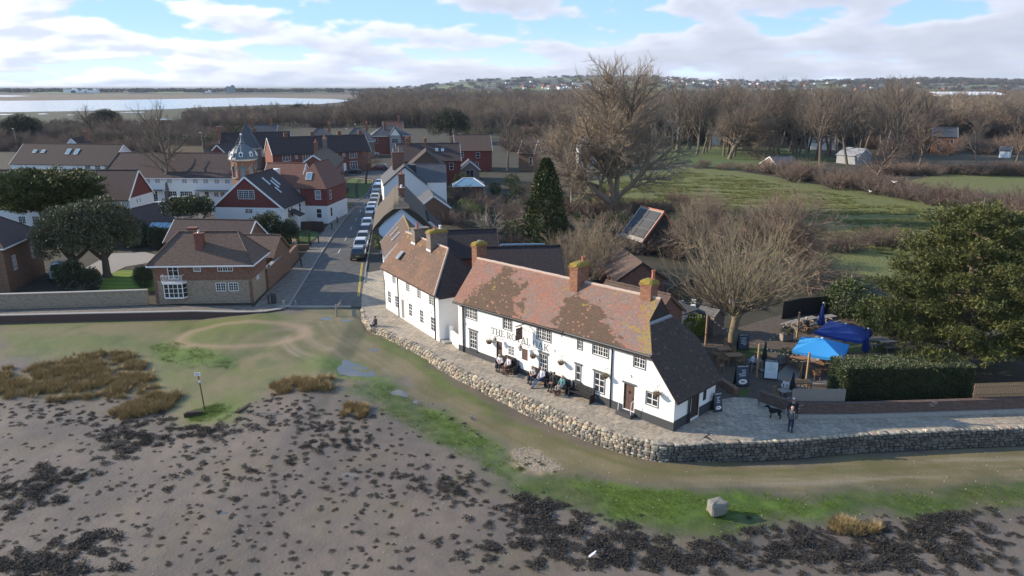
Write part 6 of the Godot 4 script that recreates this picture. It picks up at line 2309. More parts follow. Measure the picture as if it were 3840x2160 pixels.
# ---------------------------------------------------------------- street
# wall along a base line of points
func low_wall(called:String,label:String,pts:Array,h:float,th:float,m:Material,cap=null,y0:=-0.1)->Node3D:
	var n:=thing(called,label,"wall",pts[0])
	var b:=MB.new()
	var c:=MB.new()
	for i in range(pts.size()-1):
		var a:Vector3=pts[i]-pts[0]
		var e:Vector3=pts[i+1]-pts[0]
		var u:=(e-a).normalized()
		var nn:=u.cross(Vector3.UP)*th*0.5
		var lo:=Vector3(0,y0,0)
		var hi:=Vector3(0,h,0)
		b.quad(a+nn+lo,e+nn+lo,e+nn+hi,a+nn+hi)
		b.quad(e-nn+lo,a-nn+lo,a-nn+hi,e-nn+hi)
		b.quad(a+nn+hi,e+nn+hi,e-nn+hi,a-nn+hi)
		if i==0:
			b.quad(a-nn+lo,a+nn+lo,a+nn+hi,a-nn+hi)
		if i==pts.size()-2:
			b.quad(e+nn+lo,e-nn+lo,e-nn+hi,e+nn+hi)
		if cap:
			c.bar(a+hi+Vector3(0,0.04,0),e+hi+Vector3(0,0.04,0),th+0.1,0.08)
	part("wall",b,m,n)
	if cap:
		part("coping",c,cap,n)
	return n
func pp(l:Array,h:=0.0)->Array:
	return l.map(func(p):return px(p[0],p[1],h))
func make_street()->void:
	sheet("road",[[1085,1147],[1110,1110],[1160,1030],[1215,940],[1255,880],[1300,818],[1330,780],[1330,770],[1240,772],[1200,755],[1255,735],[1330,745],[1372,738],[1392,700],[1405,672],[1300,655],[1250,640],[1310,628],[1440,640],[1470,618],[1560,590],[1480,575],[1380,572],[1600,566],[1600,590],[1530,610],[1490,640],[1470,668],[1450,705],[1430,765],[1412,810],[1395,880],[1380,960],[1372,1010],[1366,1060],[1356,1150]],-0.02,M.asphalt)
	sheet("footpath",[[945,1160],[1000,1168],[1060,1158],[1090,1141],[1106,1110],[1156,1030],[1211,940],[1251,880],[1296,818],[1326,782],[1290,778],[1225,850],[1160,930],[1085,1020],[1003,1092]],0.06,M.paving)
	var k:=MB.new()
	for s in [[[1085,1147],[1106,1110],[1156,1030],[1211,940],[1251,880],[1296,818],[1328,780],[1290,776]],[[1366,1060],[1372,1010],[1380,960],[1395,880],[1412,810],[1430,765],[1450,705]],[[1340,752],[1372,736],[1392,698],[1400,676],[1330,668]]]:
		for i in range(s.size()-1):
			k.bar(px(s[i][0],s[i][1])+Vector3(0,0.03,0),px(s[i+1][0],s[i+1][1])+Vector3(0,0.03,0),0.14,0.14)
	struct("kerb",k,M.kerb)
	sheet("verge",[[1268,730],[1290,690],[1320,668],[1345,672],[1330,700],[1335,745]],0.0,M.park_grass)
	sheet("verge",[[1345,745],[1342,690],[1362,676],[1394,680],[1388,700],[1368,736]],0.0,M.park_grass)
	sheet("verge",[[1230,770],[1260,755],[1325,765],[1300,776]],0.0,M.park_grass)
	sheet("drive",[[240,1085],[310,1010],[420,950],[545,945],[600,960],[560,985],[470,1000],[420,1025],[380,1075],[300,1090]],-0.02,mat("drive",lin(0.30,0.28,0.25),0.9,M.t_fine,0.3))
	var lm:=mat("lawn",lin(0.13,0.21,0.015),0.95,M.t_grain,0.5)
	var lm2:=mat("lawn_pale",lin(0.18,0.255,0.02),0.95,M.t_grain,0.5)
	# mown in stripes
	var rr:=ring([[372,1092],[372,1060],[425,1022],[480,1003],[562,985],[585,985],[590,1090]],-0.015)
	var c0:=flat(px(370,1092))
	for i in 14:
		var q:=PackedVector2Array([c0+Vector2(-3,1.2-i*0.75),c0+Vector2(14,2.6-i*0.75),c0+Vector2(14,1.85-i*0.75),c0+Vector2(-3,0.45-i*0.75)])
		for cut in Geometry2D.intersect_polygons(q,rr):
			var b:=MB.new()
			b.slab(cut,-0.015,-0.015)
			struct("lawn",b,lm if i % 2 else lm2)
	# car park and gardens
	sheet("car_park",[[560,820],[600,765],[760,765],[800,770],[820,800],[700,835]],-0.02,M.asphalt)
	sheet("terrace_lawn",[[545,768],[560,750],[860,748],[860,762]],-0.01,M.park_grass)
	sheet("front_garden",[[990,930],[1060,890],[1160,850],[1200,880],[1130,930],[1060,960]],-0.01,M.park_grass)
	# painted lines
	for q in [[[1359,1110],[1365,1040],[1371,985]],[[1354,1110],[1361,1040],[1367,985]]]:
		var b:=MB.new()
		for i in 2:
			b.bar(px(q[i][0],q[i][1])+Vector3(-0.35,-0.012,0),px(q[i+1][0],q[i+1][1])+Vector3(-0.35,-0.012,0),0.09,0.012)
		struct("yellow_line",b,M.line_yellow)
	for i in 7:
		var z:=-92.0-i*8.0
		var x:=-22.2-(-87.0-z)*-0.0+(z+87.0)*0.115
		var b:=MB.new()
		b.bar(Vector3(x,-0.013,z),Vector3(x-0.3,-0.013,z-2.6),0.1,0.012)
		struct("centre_line",b,M.line_white)
	# walls on the left
	low_wall("garden_wall","long flint garden wall left of the brick and flint house",pp([[-120,1163],[0,1158],[300,1149],[560,1140]]),1.45,0.35,M.flint,M.concrete)
	low_wall("street_wall","brick garden wall beside the street, planted along its top",pp([[1003,1087],[1077,1010]]),2.3,0.35,M.brick_brown,M.concrete)
	low_wall("street_wall","short dark ivy-grown wall end along the footpath",pp([[1085,1005],[1115,968],[1105,945]]),1.8,0.4,M.brick_brown)
	low_wall("front_wall","low brick front wall of the chalet garden",pp([[1030,940],[1160,935]]),0.7,0.3,M.brick_brown)
	low_wall("gate_wall","brick wall with arched gate next to the tile-hung house",pp([[1252,820],[1262,800],[1285,775]]),2.0,0.3,M.brick)
	low_wall("board_fence","dark curved board fence before the tile-hung house",pp([[1130,868],[1170,866],[1215,868]]),1.5,0.1,M.wood_dark)
	var sp:=[]
	for p in [[-200,1187],[0,1183],[300,1176],[600,1170],[730,1167],[905,1170],[990,1168],[1055,1158],[1085,1146]]:
		sp.append(px(p[0],p[1])+Vector3(0,0,0.1))
	low_wall("harbour_wall","low dark brick harbour wall below the garden wall",sp,0.02,0.3,mat("brick_dark",lin(0.10,0.06,0.05),0.8,M.t_grain,0.6),M.concrete,-1.6)  # dark brown mottled brick for the harbour wall
	sheet("harbour_path",[[-120,1180],[0,1178],[300,1171],[600,1166],[905,1166],[960,1160],[940,1146],[560,1146],[300,1155],[0,1164],[-120,1169]],0.005,M.paving)
	# posts at the end of the road
	for p in [[1067,1160,0.9,0.13,"grey timber post at the left end of the slip sill"],[1110,1157,0.85,0.12,"timber post on the slip sill, second from the footpath"],[1263,1185,1.15,0.12,"tall leaning timber post at the turf corner by the slip"],[1278,1152,0.75,0.13,"timber post behind the leaning one at the slip"]]:
		var b:=MB.new()
		b.bevel(Vector3(0,p[2]/2-0.1,0),Vector3(p[3]*1.5,p[2]+0.2,p[3]*1.5),0.03)
		single("timber_post",b,M.wood_grey,p[4],"post",px(p[0],p[1],-0.08),0.3,"timber posts at the slip")
	var sl:=MB.new()
	sl.bevel(Vector3.ZERO,Vector3(7.2,0.16,0.3),0.03)
	single("slip_sill",sl,M.concrete,"pale concrete sill across the end of the road","kerb",(px(1085,1150)+px(1275,1150))*0.5+Vector3(0,0.0,0),0.0)
	var rb:=MB.new()
	rb.bar(Vector3(0,0.75,0),px(1278,1152)-px(1263,1185)+Vector3(0,0.6,0),0.06,0.16)
	single("timber_rail",rb,M.wood_grey,"weathered rail joining the two posts by the turf","rail",px(1263,1185,-0.08))
	for p in [[1130,1000,"black bollard on the footpath by the brick wall"],[1008,1140,"dark bollard beside the litter bin"],[1195,912,"bollard on the footpath by the clipped hedge"],[1245,860,"bollard on the footpath by the board fence"],[1265,835,"bollard nearest the arched gate"]]:
		var b:=MB.new()
		b.lathe([[0.09,0.0],[0.09,0.75],[0.11,0.8],[0.11,0.9],[0.06,0.97],[0.0,0.98]],Vector3.ZERO,10)
		single("bollard",b,M.iron,p[2],"bollard",px(p[0],p[1],0.06),0.0,"footpath bollards")
	var bn:=thing("litter_bin","black litter bin with hooded top on the footpath corner","bin",px(1027,1137,0.06))
	var bb:=MB.new()
	bb.lathe([[0.24,0.0],[0.26,0.05],[0.27,0.75],[0.25,0.78],[0.0,0.78]],Vector3.ZERO,12)
	part("body",bb,M.iron,bn)
	var bt:=MB.new()
	bt.lathe([[0.29,0.92],[0.3,0.97],[0.2,1.05],[0.0,1.08]],Vector3.ZERO,12)
	for i in 4:
		bt.bar(Vector3(cos(i*PI/2)*0.24,0.76,sin(i*PI/2)*0.24),Vector3(cos(i*PI/2)*0.26,0.94,sin(i*PI/2)*0.26),0.03,0.03)
	part("hood",bt,M.iron,bn)
	# wall lamp of the brick house, street lamps, flagpole
	lantern(px(993,1000,3.0),PI/2-0.3,"black lantern on the brick house's street corner")
	for p in [[65,560,7.0,"street lamp over the roofs by the left pale gable"],[765,590,7.5,"street lamp before the pointed slate roof"],[935,600,8.5,"tall street lamp right of the lead dome"],[1307,560,7.0,"street lamp behind the brick terrace"],[1340,560,8.5,"taller street lamp near the end of the brick terrace"]]:
		var n:=thing("street_lamp",p[3],"street lamp",px(p[0],p[1]),0.0,"street lamps")
		var b:=MB.new()
		b.tube([Vector3(0,0,0),Vector3(0,p[2]-0.4,0),Vector3(-0.1,p[2],0)],[0.09,0.06,0.05],6)
		part("column",b,M.concrete,n)
		var h:=MB.new()
		h.bevel(Vector3(-0.3,p[2]+0.02,0),Vector3(0.7,0.14,0.28),0.05)
		part("head",h,M.white_paint,n)
	var fp:=thing("flagpole","white flagpole standing in front of the big pollarded tree","flagpole",px(2140,795))
	var fb:=MB.new()
	fb.tube([Vector3.ZERO,Vector3(0,6.3,0)],[0.09,0.06],8)
	fb.lathe([[0.0,6.3],[0.09,6.36],[0.0,6.45]],Vector3.ZERO,8)
	part("pole",fb,M.white_paint,fp)
	var fc:=MB.new()
	fc.box(Vector3(0,0.2,0),Vector3(0.3,0.4,0.3))
	part("base",fc,M.concrete,fp)
	# glazed pergola behind the drive
	var pg:=thing("glass_pergola","green-framed glazed pergola between drive and brick house","pergola",px(545,915))
	var pf:=MB.new()
	for i in 6:
		pf.bar(Vector3(i*1.0,2.3,0),Vector3(i*1.0+0.1,2.7,-1.6),0.07,0.08)
	pf.bar(Vector3(-0.2,2.25,0),Vector3(5.3,2.25,0),0.09,0.12)
	pf.bar(Vector3(-0.2,2.7,-1.6),Vector3(5.3,2.7,-1.6),0.09,0.12)
	for x in [0.0,5.0]:
		for z in [0.0,-1.6]:
			pf.box(Vector3(x,1.15,z),Vector3(0.1,2.3,0.1))
	part("frame",pf,mat("green_paint",lin(0.05,0.12,0.10),0.6),pg)
	for i in 5:
		var g:=MB.new()
		g.slope(Vector3(i+0.05,2.32,0.05),Vector3(i+0.95,2.32,0.05),Vector3(i+1.0,2.76,-1.65),Vector3(i+0.1,2.76,-1.65),0.01)
		part("pane",g,M.glass_blue,pg)
	# planting on top of the street wall
	var q:=RandomNumberGenerator.new()
	q.seed=60
	var lf:=MB.new()
	for i in 900:
		var t:=q.randf()
		var p:=px(990,1080).lerp(px(1060,1005),t)+Vector3(q.randf_range(-1.3,0.2),2.2+q.randf()*0.5,0)
		leaf(lf,p-px(990,1080),0.2,q,Color(0.05,0.06,0.02),Color(0.20,0.16,0.09))
	single("wall_planting",lf,M.leaf,"straggly plants growing behind the top of the street wall","plants",px(990,1080))
# ---------------------------------------------------------------- cars
func loft(b:MB,secs:Array,closed:=true)->void:
	for i in range(secs.size()-1):
		var n:int=secs[i].size()
		for j in (n if closed else n-1):
			var m:=(j+1) % n
			b.quad(secs[i][j],secs[i+1][j],secs[i+1][m],secs[i][m])
	for e in [0,secs.size()-1]:
		for j in range(1,secs[e].size()-1):
			if e==0:
				b.tri(secs[e][0],secs[e][j],secs[e][j+1])
			else:
				b.tri(secs[e][0],secs[e][j+1],secs[e][j])
func car_shape(kind:String)->Dictionary:
	if share.has("car"+kind):
		return share["car"+kind]
	# stations: x, half width, bottom, top of the lower body
	var L:=4.2
	var w:=0.89
	var belt:=0.95
	var st:=[[0.0,0.72,0.42,0.88],[0.12,0.82,0.30,0.95],[0.6,w,0.24,belt],[2.6,w,0.22,belt],[3.0,w,0.23,belt-0.03],[3.7,0.86,0.26,0.84],[4.08,0.76,0.32,0.70],[4.2,0.62,0.40,0.60]]
	var cab:=[[0.10,belt],[0.42,1.42],[0.8,1.49],[2.0,1.47],[2.35,1.38],[3.05,belt-0.03]]
	if kind=="suv":
		st=[[0.0,0.76,0.45,1.0],[0.1,0.86,0.34,1.06],[0.6,0.92,0.28,1.06],[2.7,0.92,0.27,1.06],[3.1,0.92,0.28,1.04],[3.95,0.89,0.32,0.98],[4.3,0.8,0.38,0.84],[4.42,0.66,0.45,0.68]]
		cab=[[0.08,1.06],[0.35,1.56],[0.8,1.66],[2.1,1.64],[2.4,1.56],[3.15,1.04]]
	elif kind=="van":
		st=[[0.0,0.9,0.4,1.2],[0.06,0.97,0.32,1.25],[0.6,0.98,0.28,1.25],[3.6,0.98,0.28,1.2],[3.9,0.97,0.28,1.15],[4.6,0.93,0.32,1.05],[4.9,0.84,0.38,0.8],[4.98,0.7,0.45,0.65]]
		cab=[[0.02,1.25],[0.1,1.9],[0.4,1.96],[3.2,1.96],[3.4,1.9],[4.15,1.12]]
	L=st[st.size()-1][0]
	var body:=MB.new()
	var secs:=[]
	for s in st:
		var a:=[]
		for p in [[0.9,s[2]],[1.0,s[2]+0.16],[1.0,s[3]-0.12],[0.93,s[3]],[-0.93,s[3]],[-1.0,s[3]-0.12],[-1.0,s[2]+0.16],[-0.9,s[2]]]:
			a.append(Vector3(s[0]-L/2,p[1],p[0]*s[1]))
		secs.append(a)
	loft(body,secs)
	var wm:float=st[2][1]
	var bw:=wm*0.9
	var tw:=wm*0.72
	var roof:=MB.new()
	var rs:=[]
	for i in [1,2,3,4]:
		var c:Array=cab[i]
		rs.append([Vector3(c[0]-L/2,c[1]-0.03,tw),Vector3(c[0]-L/2,c[1],tw*0.85),Vector3(c[0]-L/2,c[1],-tw*0.85),Vector3(c[0]-L/2,c[1]-0.03,-tw)])
	for i in 3:
		for j in 3:
			roof.quad(rs[i][j],rs[i+1][j],rs[i+1][j+1],rs[i][j+1])
	var P:=func(i:int,z:float)->Vector3:return Vector3(cab[i][0]-L/2,cab[i][1]-(0.03 if i in [1,2,3,4] else 0.0),z)
	for z in [-1.0,1.0]:
		roof.bar(P.call(0,bw*z),P.call(1,tw*z),0.09,0.07)
		roof.bar(P.call(5,bw*z),P.call(4,tw*z),0.07,0.06)
		var mid:=Vector3((cab[2][0]+cab[3][0])/2-L/2,belt,bw*z)
		roof.bar(mid,Vector3(mid.x-0.05,cab[2][1]-0.04,tw*z),0.07,0.09)
		if kind=="van":
			roof.quad(P.call(0,bw*z),Vector3(0.6,1.22,bw*z),Vector3(0.6,1.93,tw*z),P.call(1,tw*z))
	var ws:=MB.new()
	ws.quad(P.call(5,bw),P.call(5,-bw),P.call(4,-tw),P.call(4,tw))
	var rw:=MB.new()
	rw.quad(P.call(0,-bw),P.call(0,bw),P.call(1,tw),P.call(1,-tw))
	var sw:=[]
	for z in [1.0,-1.0]:
		var g:=MB.new()
		var l:=[P.call(0,bw*z),P.call(5,bw*z),P.call(4,tw*z),P.call(3,tw*z),P.call(2,tw*z),P.call(1,tw*z)]
		if z<0:
			l.reverse()
		g.poly(PackedVector3Array(l))
		sw.append(g.mesh())
	var tyre:=MB.new()
	tyre.lathe([[0.16,-0.1],[0.3,-0.11],[0.325,-0.07],[0.325,0.07],[0.3,0.11],[0.16,0.1]],Vector3.ZERO,14)
	var rim:=MB.new()
	rim.lathe([[0.0,0.09],[0.07,0.1],[0.19,0.07],[0.2,0.1]],Vector3.ZERO,10)
	rim.lathe([[0.2,-0.1],[0.19,-0.07],[0.07,-0.1],[0.0,-0.09]],Vector3.ZERO,10)
	var hl:=MB.new()
	hl.bevel(Vector3.ZERO,Vector3(0.2,0.13,0.34),0.04)
	var plate:=MB.new()
	plate.box(Vector3.ZERO,Vector3(0.02,0.12,0.5))
	share["car"+kind]={"body":body.mesh(),"roof":roof.mesh(),"ws":ws.mesh(),"rw":rw.mesh(),"sw":sw,"tyre":tyre.mesh(),"rim":rim.mesh(),"lamp":hl.mesh(),"plate":plate.mesh(),"L":L,"w":wm,"st":st}
	return share["car"+kind]
func car(kind:String,paint:Material,at:Vector3,turn:float,label:String,group:="")->Node3D:
	var s:=car_shape(kind)
	var n:=thing("parked_car" if kind!="van" else "parked_van",label,"car" if kind!="van" else "van",at,turn,group)
	part("body",s.body,paint,n)
	part("roof",s.roof,paint,n)
	part("windscreen",s.ws,M.glass,n)
	part("rear_window",s.rw,M.glass,n)
	for g in s.sw:
		part("side_window",g,M.glass,n)
	var L:float=s.L
	for x in [-L/2+0.75,L/2-0.82]:
		for z in [-1.0,1.0]:
			var w:=holder("wheel",n,Transform3D(Basis(Vector3(1,0,0),PI/2),Vector3(x,0.325,z*(s.w-0.07))))
			part("tyre",s.tyre,M.rubber,w)
			part("rim",s.rim,M.steel,w)
	for z in [-1.0,1.0]:
		part("headlight",s.lamp,M.glass_pale,n).position=Vector3(L/2-0.16,s.st[6][3]-0.1,z*0.6)
		part("tail_light",s.lamp,M.red_lens,n).position=Vector3(-L/2+0.1,s.st[0][3]-0.16,z*0.66)
		var mi:=MB.new()
		mi.bevel(Vector3(L/2-1.35,s.st[3][3]+0.08,z*(s.w+0.08)),Vector3(0.12,0.13,0.2),0.03)
		part("mirror",mi,paint,n)
	part("number_plate",s.plate,M.line_yellow,n).position=Vector3(-L/2-0.005,0.68,0)
	part("number_plate",s.plate,M.line_white,n).position=Vector3(L/2+0.0,0.5,0)
	return n
func make_cars()->void:
	mat("red_lens",lin(0.25,0.01,0.01),0.15)
	var paints:={}
	for p in [["dark_grey",0.045,0.047,0.05],["grey",0.16,0.165,0.17],["silver",0.42,0.44,0.46],["blue",0.04,0.06,0.10],["white",0.72,0.73,0.74],["black",0.02,0.02,0.022],["red",0.12,0.012,0.018],["pale_blue",0.30,0.37,0.45]]:
		var m:=mat("paint_"+p[0],lin(p[1],p[2],p[3]),0.3)
		m.clearcoat_enabled=true
		m.clearcoat=1.0
		m.clearcoat_roughness=0.05
		paints[p[0]]=m
	var row:=[["suv","dark_grey","dark grey estate car parked last in the row, nearest the slip"],["suv","silver","silver-grey car second in the row from the slip"],["hatch","grey","mid grey car third in the kerbside row from the slip"],["hatch","blue","dark blue car between the grey car and a white one"],["hatch","white","white saloon in the row in front of the dark blue car"],["hatch","black","black car between the white saloon and the white off-roader"],["suv","white","tall white off-roader in the middle of the kerbside row"],["hatch","white","white hatchback ahead of the white off-roader"],["hatch","grey","grey car beside the thatched eaves"],["hatch","silver","silver car beside the far end of the thatch"],["hatch","pale_blue","pale blue-grey car just behind the white van"],["van","white","white van in the kerbside row"],["hatch","white","white car just ahead of the white van"],["hatch","silver","silver car first in the row at the junction end"]]
	for i in row.size():
		var z:=-89.6-i*5.35
		var x:=-18.05-(-86.75-z)*0.139-1.1
		car(row[i][0],paints[row[i][1]],Vector3(x,-0.02,z),PI/2+0.138,row[i][2],"cars parked along the kerb")
	car("suv",paints.silver,px(225,1040),-PI/2+0.5,"silver-blue off-roader on the drive under the evergreen oaks")
	car("suv",paints.white,px(622,790),0.15,"white estate car in the car park before the terrace")
	car("van",paints.white,px(697,776),0.1,"small white van by the terrace porch")
	car("hatch",paints.dark_grey,px(640,806),0.12,"dark car parked behind the white estate car")
	car("hatch",paints.silver,px(790,785),0.5,"silver car tucked behind the chalet's left eave")
	car("suv",paints.dark_grey,px(1268,722),PI+0.25,"dark off-roader on the drive of the gabled brick house")
	car("hatch",paints.black,px(1325,650),PI+0.1,"black car on the verge in front of the brick terrace")
	car("hatch",paints.red,px(1425,637),PI-0.1,"dark red car by the hedge at the junction")
	car("hatch",paints.white,px(1398,582),0.2,"white car crossing at the far end of the street")
# ---------------------------------------------------------------- people and dogs: one skin over tapered bones
func skin_mesh(bones:Array,cell:=0.032,blend:=0.035)->Mesh:
	var lo:=Vector3(1e9,1e9,1e9)
	var hi:=-lo
	for b in bones:
		for p in [[b[0],b[2]],[b[1],b[3]]]:
			var r:float=p[1]+0.07
			lo=lo.min(p[0]-Vector3(r,r,r))
			hi=hi.max(p[0]+Vector3(r,r,r))
	var nx:=int((hi.x-lo.x)/cell)+2
	var ny:=int((hi.y-lo.y)/cell)+2
	var nk:=int((hi.z-lo.z)/cell)+2
	var f:=PackedFloat32Array()
	f.resize(nx*ny*nk)
	f.fill(0.3)
	var near:=PackedFloat32Array()
	near.resize(nx*ny*nk)
	near.fill(9.0)
	var col:=PackedInt32Array()
	col.resize(nx*ny*nk)
	for bi in bones.size():
		var b:Array=bones[bi]
		var a:Vector3=b[0]
		var e:Vector3=b[1]
		var r0:float=b[2]
		var r1:float=b[3]
		var m:=maxf(r0,r1)+0.08
		var p0:=((a.min(e)-Vector3(m,m,m))-lo)/cell
		var p1:=((a.max(e)+Vector3(m,m,m))-lo)/cell
		var ab:=e-a
		var l2:=maxf(ab.length_squared(),1e-6)
		for k in range(maxi(int(p0.z),0),mini(int(p1.z)+1,nk)):
			for j in range(maxi(int(p0.y),0),mini(int(p1.y)+1,ny)):
				for i in range(maxi(int(p0.x),0),mini(int(p1.x)+1,nx)):
					var p:=lo+Vector3(i,j,k)*cell-a
					var t:=clampf(p.dot(ab)/l2,0.0,1.0)
					var d:=(p-ab*t).length()-lerpf(r0,r1,t)
					var id:=i+nx*(j+ny*k)
					var o:=f[id]
					var h:=maxf(blend-absf(o-d),0.0)/blend
					f[id]=minf(o,d)-h*h*blend*0.25
					if d<near[id]:
						near[id]=d
						col[id]=bi
	var vid:={}
	var st:=SurfaceTool.new()
	st.begin(Mesh.PRIMITIVE_TRIANGLES)
	var off:=[0,1,nx,nx+1,nx*ny,nx*ny+1,nx*ny+nx,nx*ny+nx+1]
	var edges:=[[0,1],[2,3],[4,5],[6,7],[0,2],[1,3],[4,6],[5,7],[0,4],[1,5],[2,6],[3,7]]
	var cnt:=0
	for k in nk-1:
		for j in ny-1:
			for i in nx-1:
				var id:=i+nx*(j+ny*k)
				if f[id]>0.08:
					continue
				var neg:=0
				for q in 8:
					if f[id+off[q]]<0.0:
						neg+=1
				if neg==0 or neg==8:
					continue
				var s:=Vector3.ZERO
				var c:=0
				for ed in edges:
					var v0:=f[id+off[ed[0]]]
					var v1:=f[id+off[ed[1]]]
					if (v0<0.0)!=(v1<0.0):
						var t:=v0/(v0-v1)
						var A:=Vector3(ed[0] & 1,(ed[0] >> 1) & 1,ed[0] >> 2)
						var B:=Vector3(ed[1] & 1,(ed[1] >> 1) & 1,ed[1] >> 2)
						s+=A.lerp(B,t)
						c+=1
				st.set_color(bones[col[id]][4])
				st.add_vertex(lo+(Vector3(i,j,k)+s/c)*cell)
				vid[id]=cnt
				cnt+=1
	var steps:=[1,nx,nx*ny]
	for id in vid:
		for ax in 3:
			var n1:int=steps[(ax+1) % 3]
			var n2:int=steps[(ax+2) % 3]
			if (f[id]<0.0)==(f[id+steps[ax]]<0.0):
				continue
			if not (vid.has(id-n1) and vid.has(id-n2) and vid.has(id-n1-n2)):
				continue
			var q:=[vid[id],vid[id-n1],vid[id-n1-n2],vid[id-n2]]
			if f[id]<0.0:
				q.reverse()
			for w in [q[0],q[1],q[2],q[0],q[2],q[3]]:
				st.add_index(w)
	st.generate_normals()
	return st.commit()
# person: joints in the body's own axes, facing +z
func person(label:String,at:Vector3,turn:float,pose:String,top:Color,legs:Color,hair:Color,o:={})->Node3D:
	var n:=thing("person",label,"person",at,turn)
	var skin:=Color(0.50,0.30,0.22)
	var shoe:=Color(0.045,0.03,0.025)
	var J:={}
	if pose=="stand":
		J={"pel":Vector3(0,0.96,0),"che":Vector3(0,1.32,0),"nek":Vector3(0,1.5,0),"hea":Vector3(0,1.64,0.03),"el":[Vector3(-0.26,1.15,-0.02),Vector3(0.26,1.14,-0.02)],"wr":[Vector3(-0.27,0.9,0.07),Vector3(0.26,0.9,0.08)],"kn":[Vector3(-0.11,0.52,0.02),Vector3(0.11,0.52,0.04)],"an":[Vector3(-0.12,0.09,-0.02),Vector3(0.12,0.09,0.0)]}
	else:
		var lean:float=o.get("lean",-0.1)
		J={"pel":Vector3(0,0.55,0),"che":Vector3(0,0.9,lean),"nek":Vector3(0,1.06,lean*1.3),"hea":Vector3(0,1.2,lean*1.3+0.06),"el":[Vector3(-0.27,0.76,lean+0.06),Vector3(0.27,0.76,lean+0.06)],"wr":[Vector3(-0.1,0.66,0.28),Vector3(0.1,0.66,0.28)],"kn":[Vector3(-0.13,0.53,0.46),Vector3(0.13,0.53,0.46)],"an":[Vector3(-0.14,0.09,0.42),Vector3(0.14,0.09,0.5)]}
	for k in o.get("joints",{}):
		J[k]=o.joints[k]
	var pel:Vector3=J.pel
	var che:Vector3=J.che
	var hea:Vector3=J.hea
	var nek:Vector3=J.nek
	var B:=[[pel,che,0.135,0.15,top],[che,nek-Vector3(0,0.05,0),0.14,0.09,top],[nek,hea-Vector3(0,0.04,0),0.055,0.06,skin],[hea-Vector3(0,0.03,0),hea+Vector3(0,0.05,-0.015),0.082,0.09,skin],[hea+Vector3(0,-0.02,0.08),hea+Vector3(0,-0.035,0.105),0.016,0.018,skin]]
	for i in 2:
		var s:=-1.0 if i==0 else 1.0
		var sh:=nek+Vector3(s*0.17,-0.06,0)
		var el:Vector3=J.el[i]
		var wr:Vector3=J.wr[i]
		var hip:=pel+Vector3(s*0.09,-0.02,0)
		var kn:Vector3=J.kn[i]
		var an:Vector3=J.an[i]
		B.append([nek-Vector3(0,0.08,0),sh,0.07,0.065,top])
		B.append([sh,el,0.06,0.048,top])
		B.append([el,wr,0.046,0.032,top if not o.has("bare_arms") else skin])
		B.append([wr,wr+(wr-el).normalized()*0.09,0.034,0.038,skin])
		B.append([hip,kn,0.095,0.062,legs])
		B.append([kn,an,0.06,0.042,legs])
		B.append([an-Vector3(0,0.03,0.03),an+Vector3(0,-0.045,0.16),0.045,0.04,shoe])
		B.append([hea+Vector3(s*0.085,0.0,-0.01),hea+Vector3(s*0.09,0.02,-0.015),0.018,0.02,skin])
	part("body",skin_mesh(B),M.vcloth,n)
	# fingers
	var fm:=MB.new()
	fm.k=skin
	for i in 2:
		var el:Vector3=J.el[i]
		var wr:Vector3=J.wr[i]
		var d:=(wr-el).normalized()
		var side:=d.cross(Vector3(0,1,0.3)).normalized()
		var palm:=wr+d*0.1
		for k in 4:
			var b:=palm+side*(k-1.5)*0.019
			var l:float=[0.07,0.08,0.075,0.06][k]
			fm.tube([b,b+d*l*0.55,b+d*l*0.9-Vector3(0,0.02,0)],[0.009,0.0085,0.006],5)
		var tb:=wr+d*0.04+side*0.03
		fm.tube([tb,tb+side*0.03+d*0.03,tb+side*0.035+d*0.06],[0.011,0.01,0.007],5)
	part("fingers",fm,M.vcloth,n)
	var hm:=MB.new()
	hm.k=hair
	var hb:=o.get("long",false)
	hm.lathe([[0.1,0.02],[0.104,0.06],[0.085,0.11],[0.05,0.138],[0.0,0.145]],hea+Vector3(0,0.0,-0.02),12)
	if hb:
		hm.tube([hea+Vector3(0,0.06,-0.06),hea+Vector3(0,-0.06,-0.1),hea+Vector3(0,-0.2,-0.1)],[0.09,0.085,0.04],8)
	part("hair",hm,M.vcloth,n)
	if o.has("hat"):
		var ht:=MB.new()
		ht.k=o.hat
		ht.lathe([[0.108,0.03],[0.112,0.07],[0.09,0.13],[0.05,0.165],[0.0,0.175]],hea+Vector3(0,0.0,-0.02),12)
		part("hat",ht,M.vcloth,n)
		if o.has("bobble"):
			var bo:=MB.new()
			bo.k=o.bobble
			bo.lathe([[0.0,0.16],[0.05,0.18],[0.065,0.22],[0.05,0.26],[0.0,0.28]],hea+Vector3(0,0,-0.02),10)
			part("bobble",bo,M.vcloth,n)
	if o.has("stripes"):
		var sm:=MB.new()
		sm.k=o.stripes
		for i in 5:
			var p:=pel.lerp(nek,0.12+i*0.17)
			sm.tube([p-Vector3(0,0.018,0),p+Vector3(0,0.018,0)],[0.163-absf(i-2.0)*0.006,0.163-absf(i-2.0)*0.006],14,false)
		part("jacket_bands",sm,M.vcloth,n)
	return n
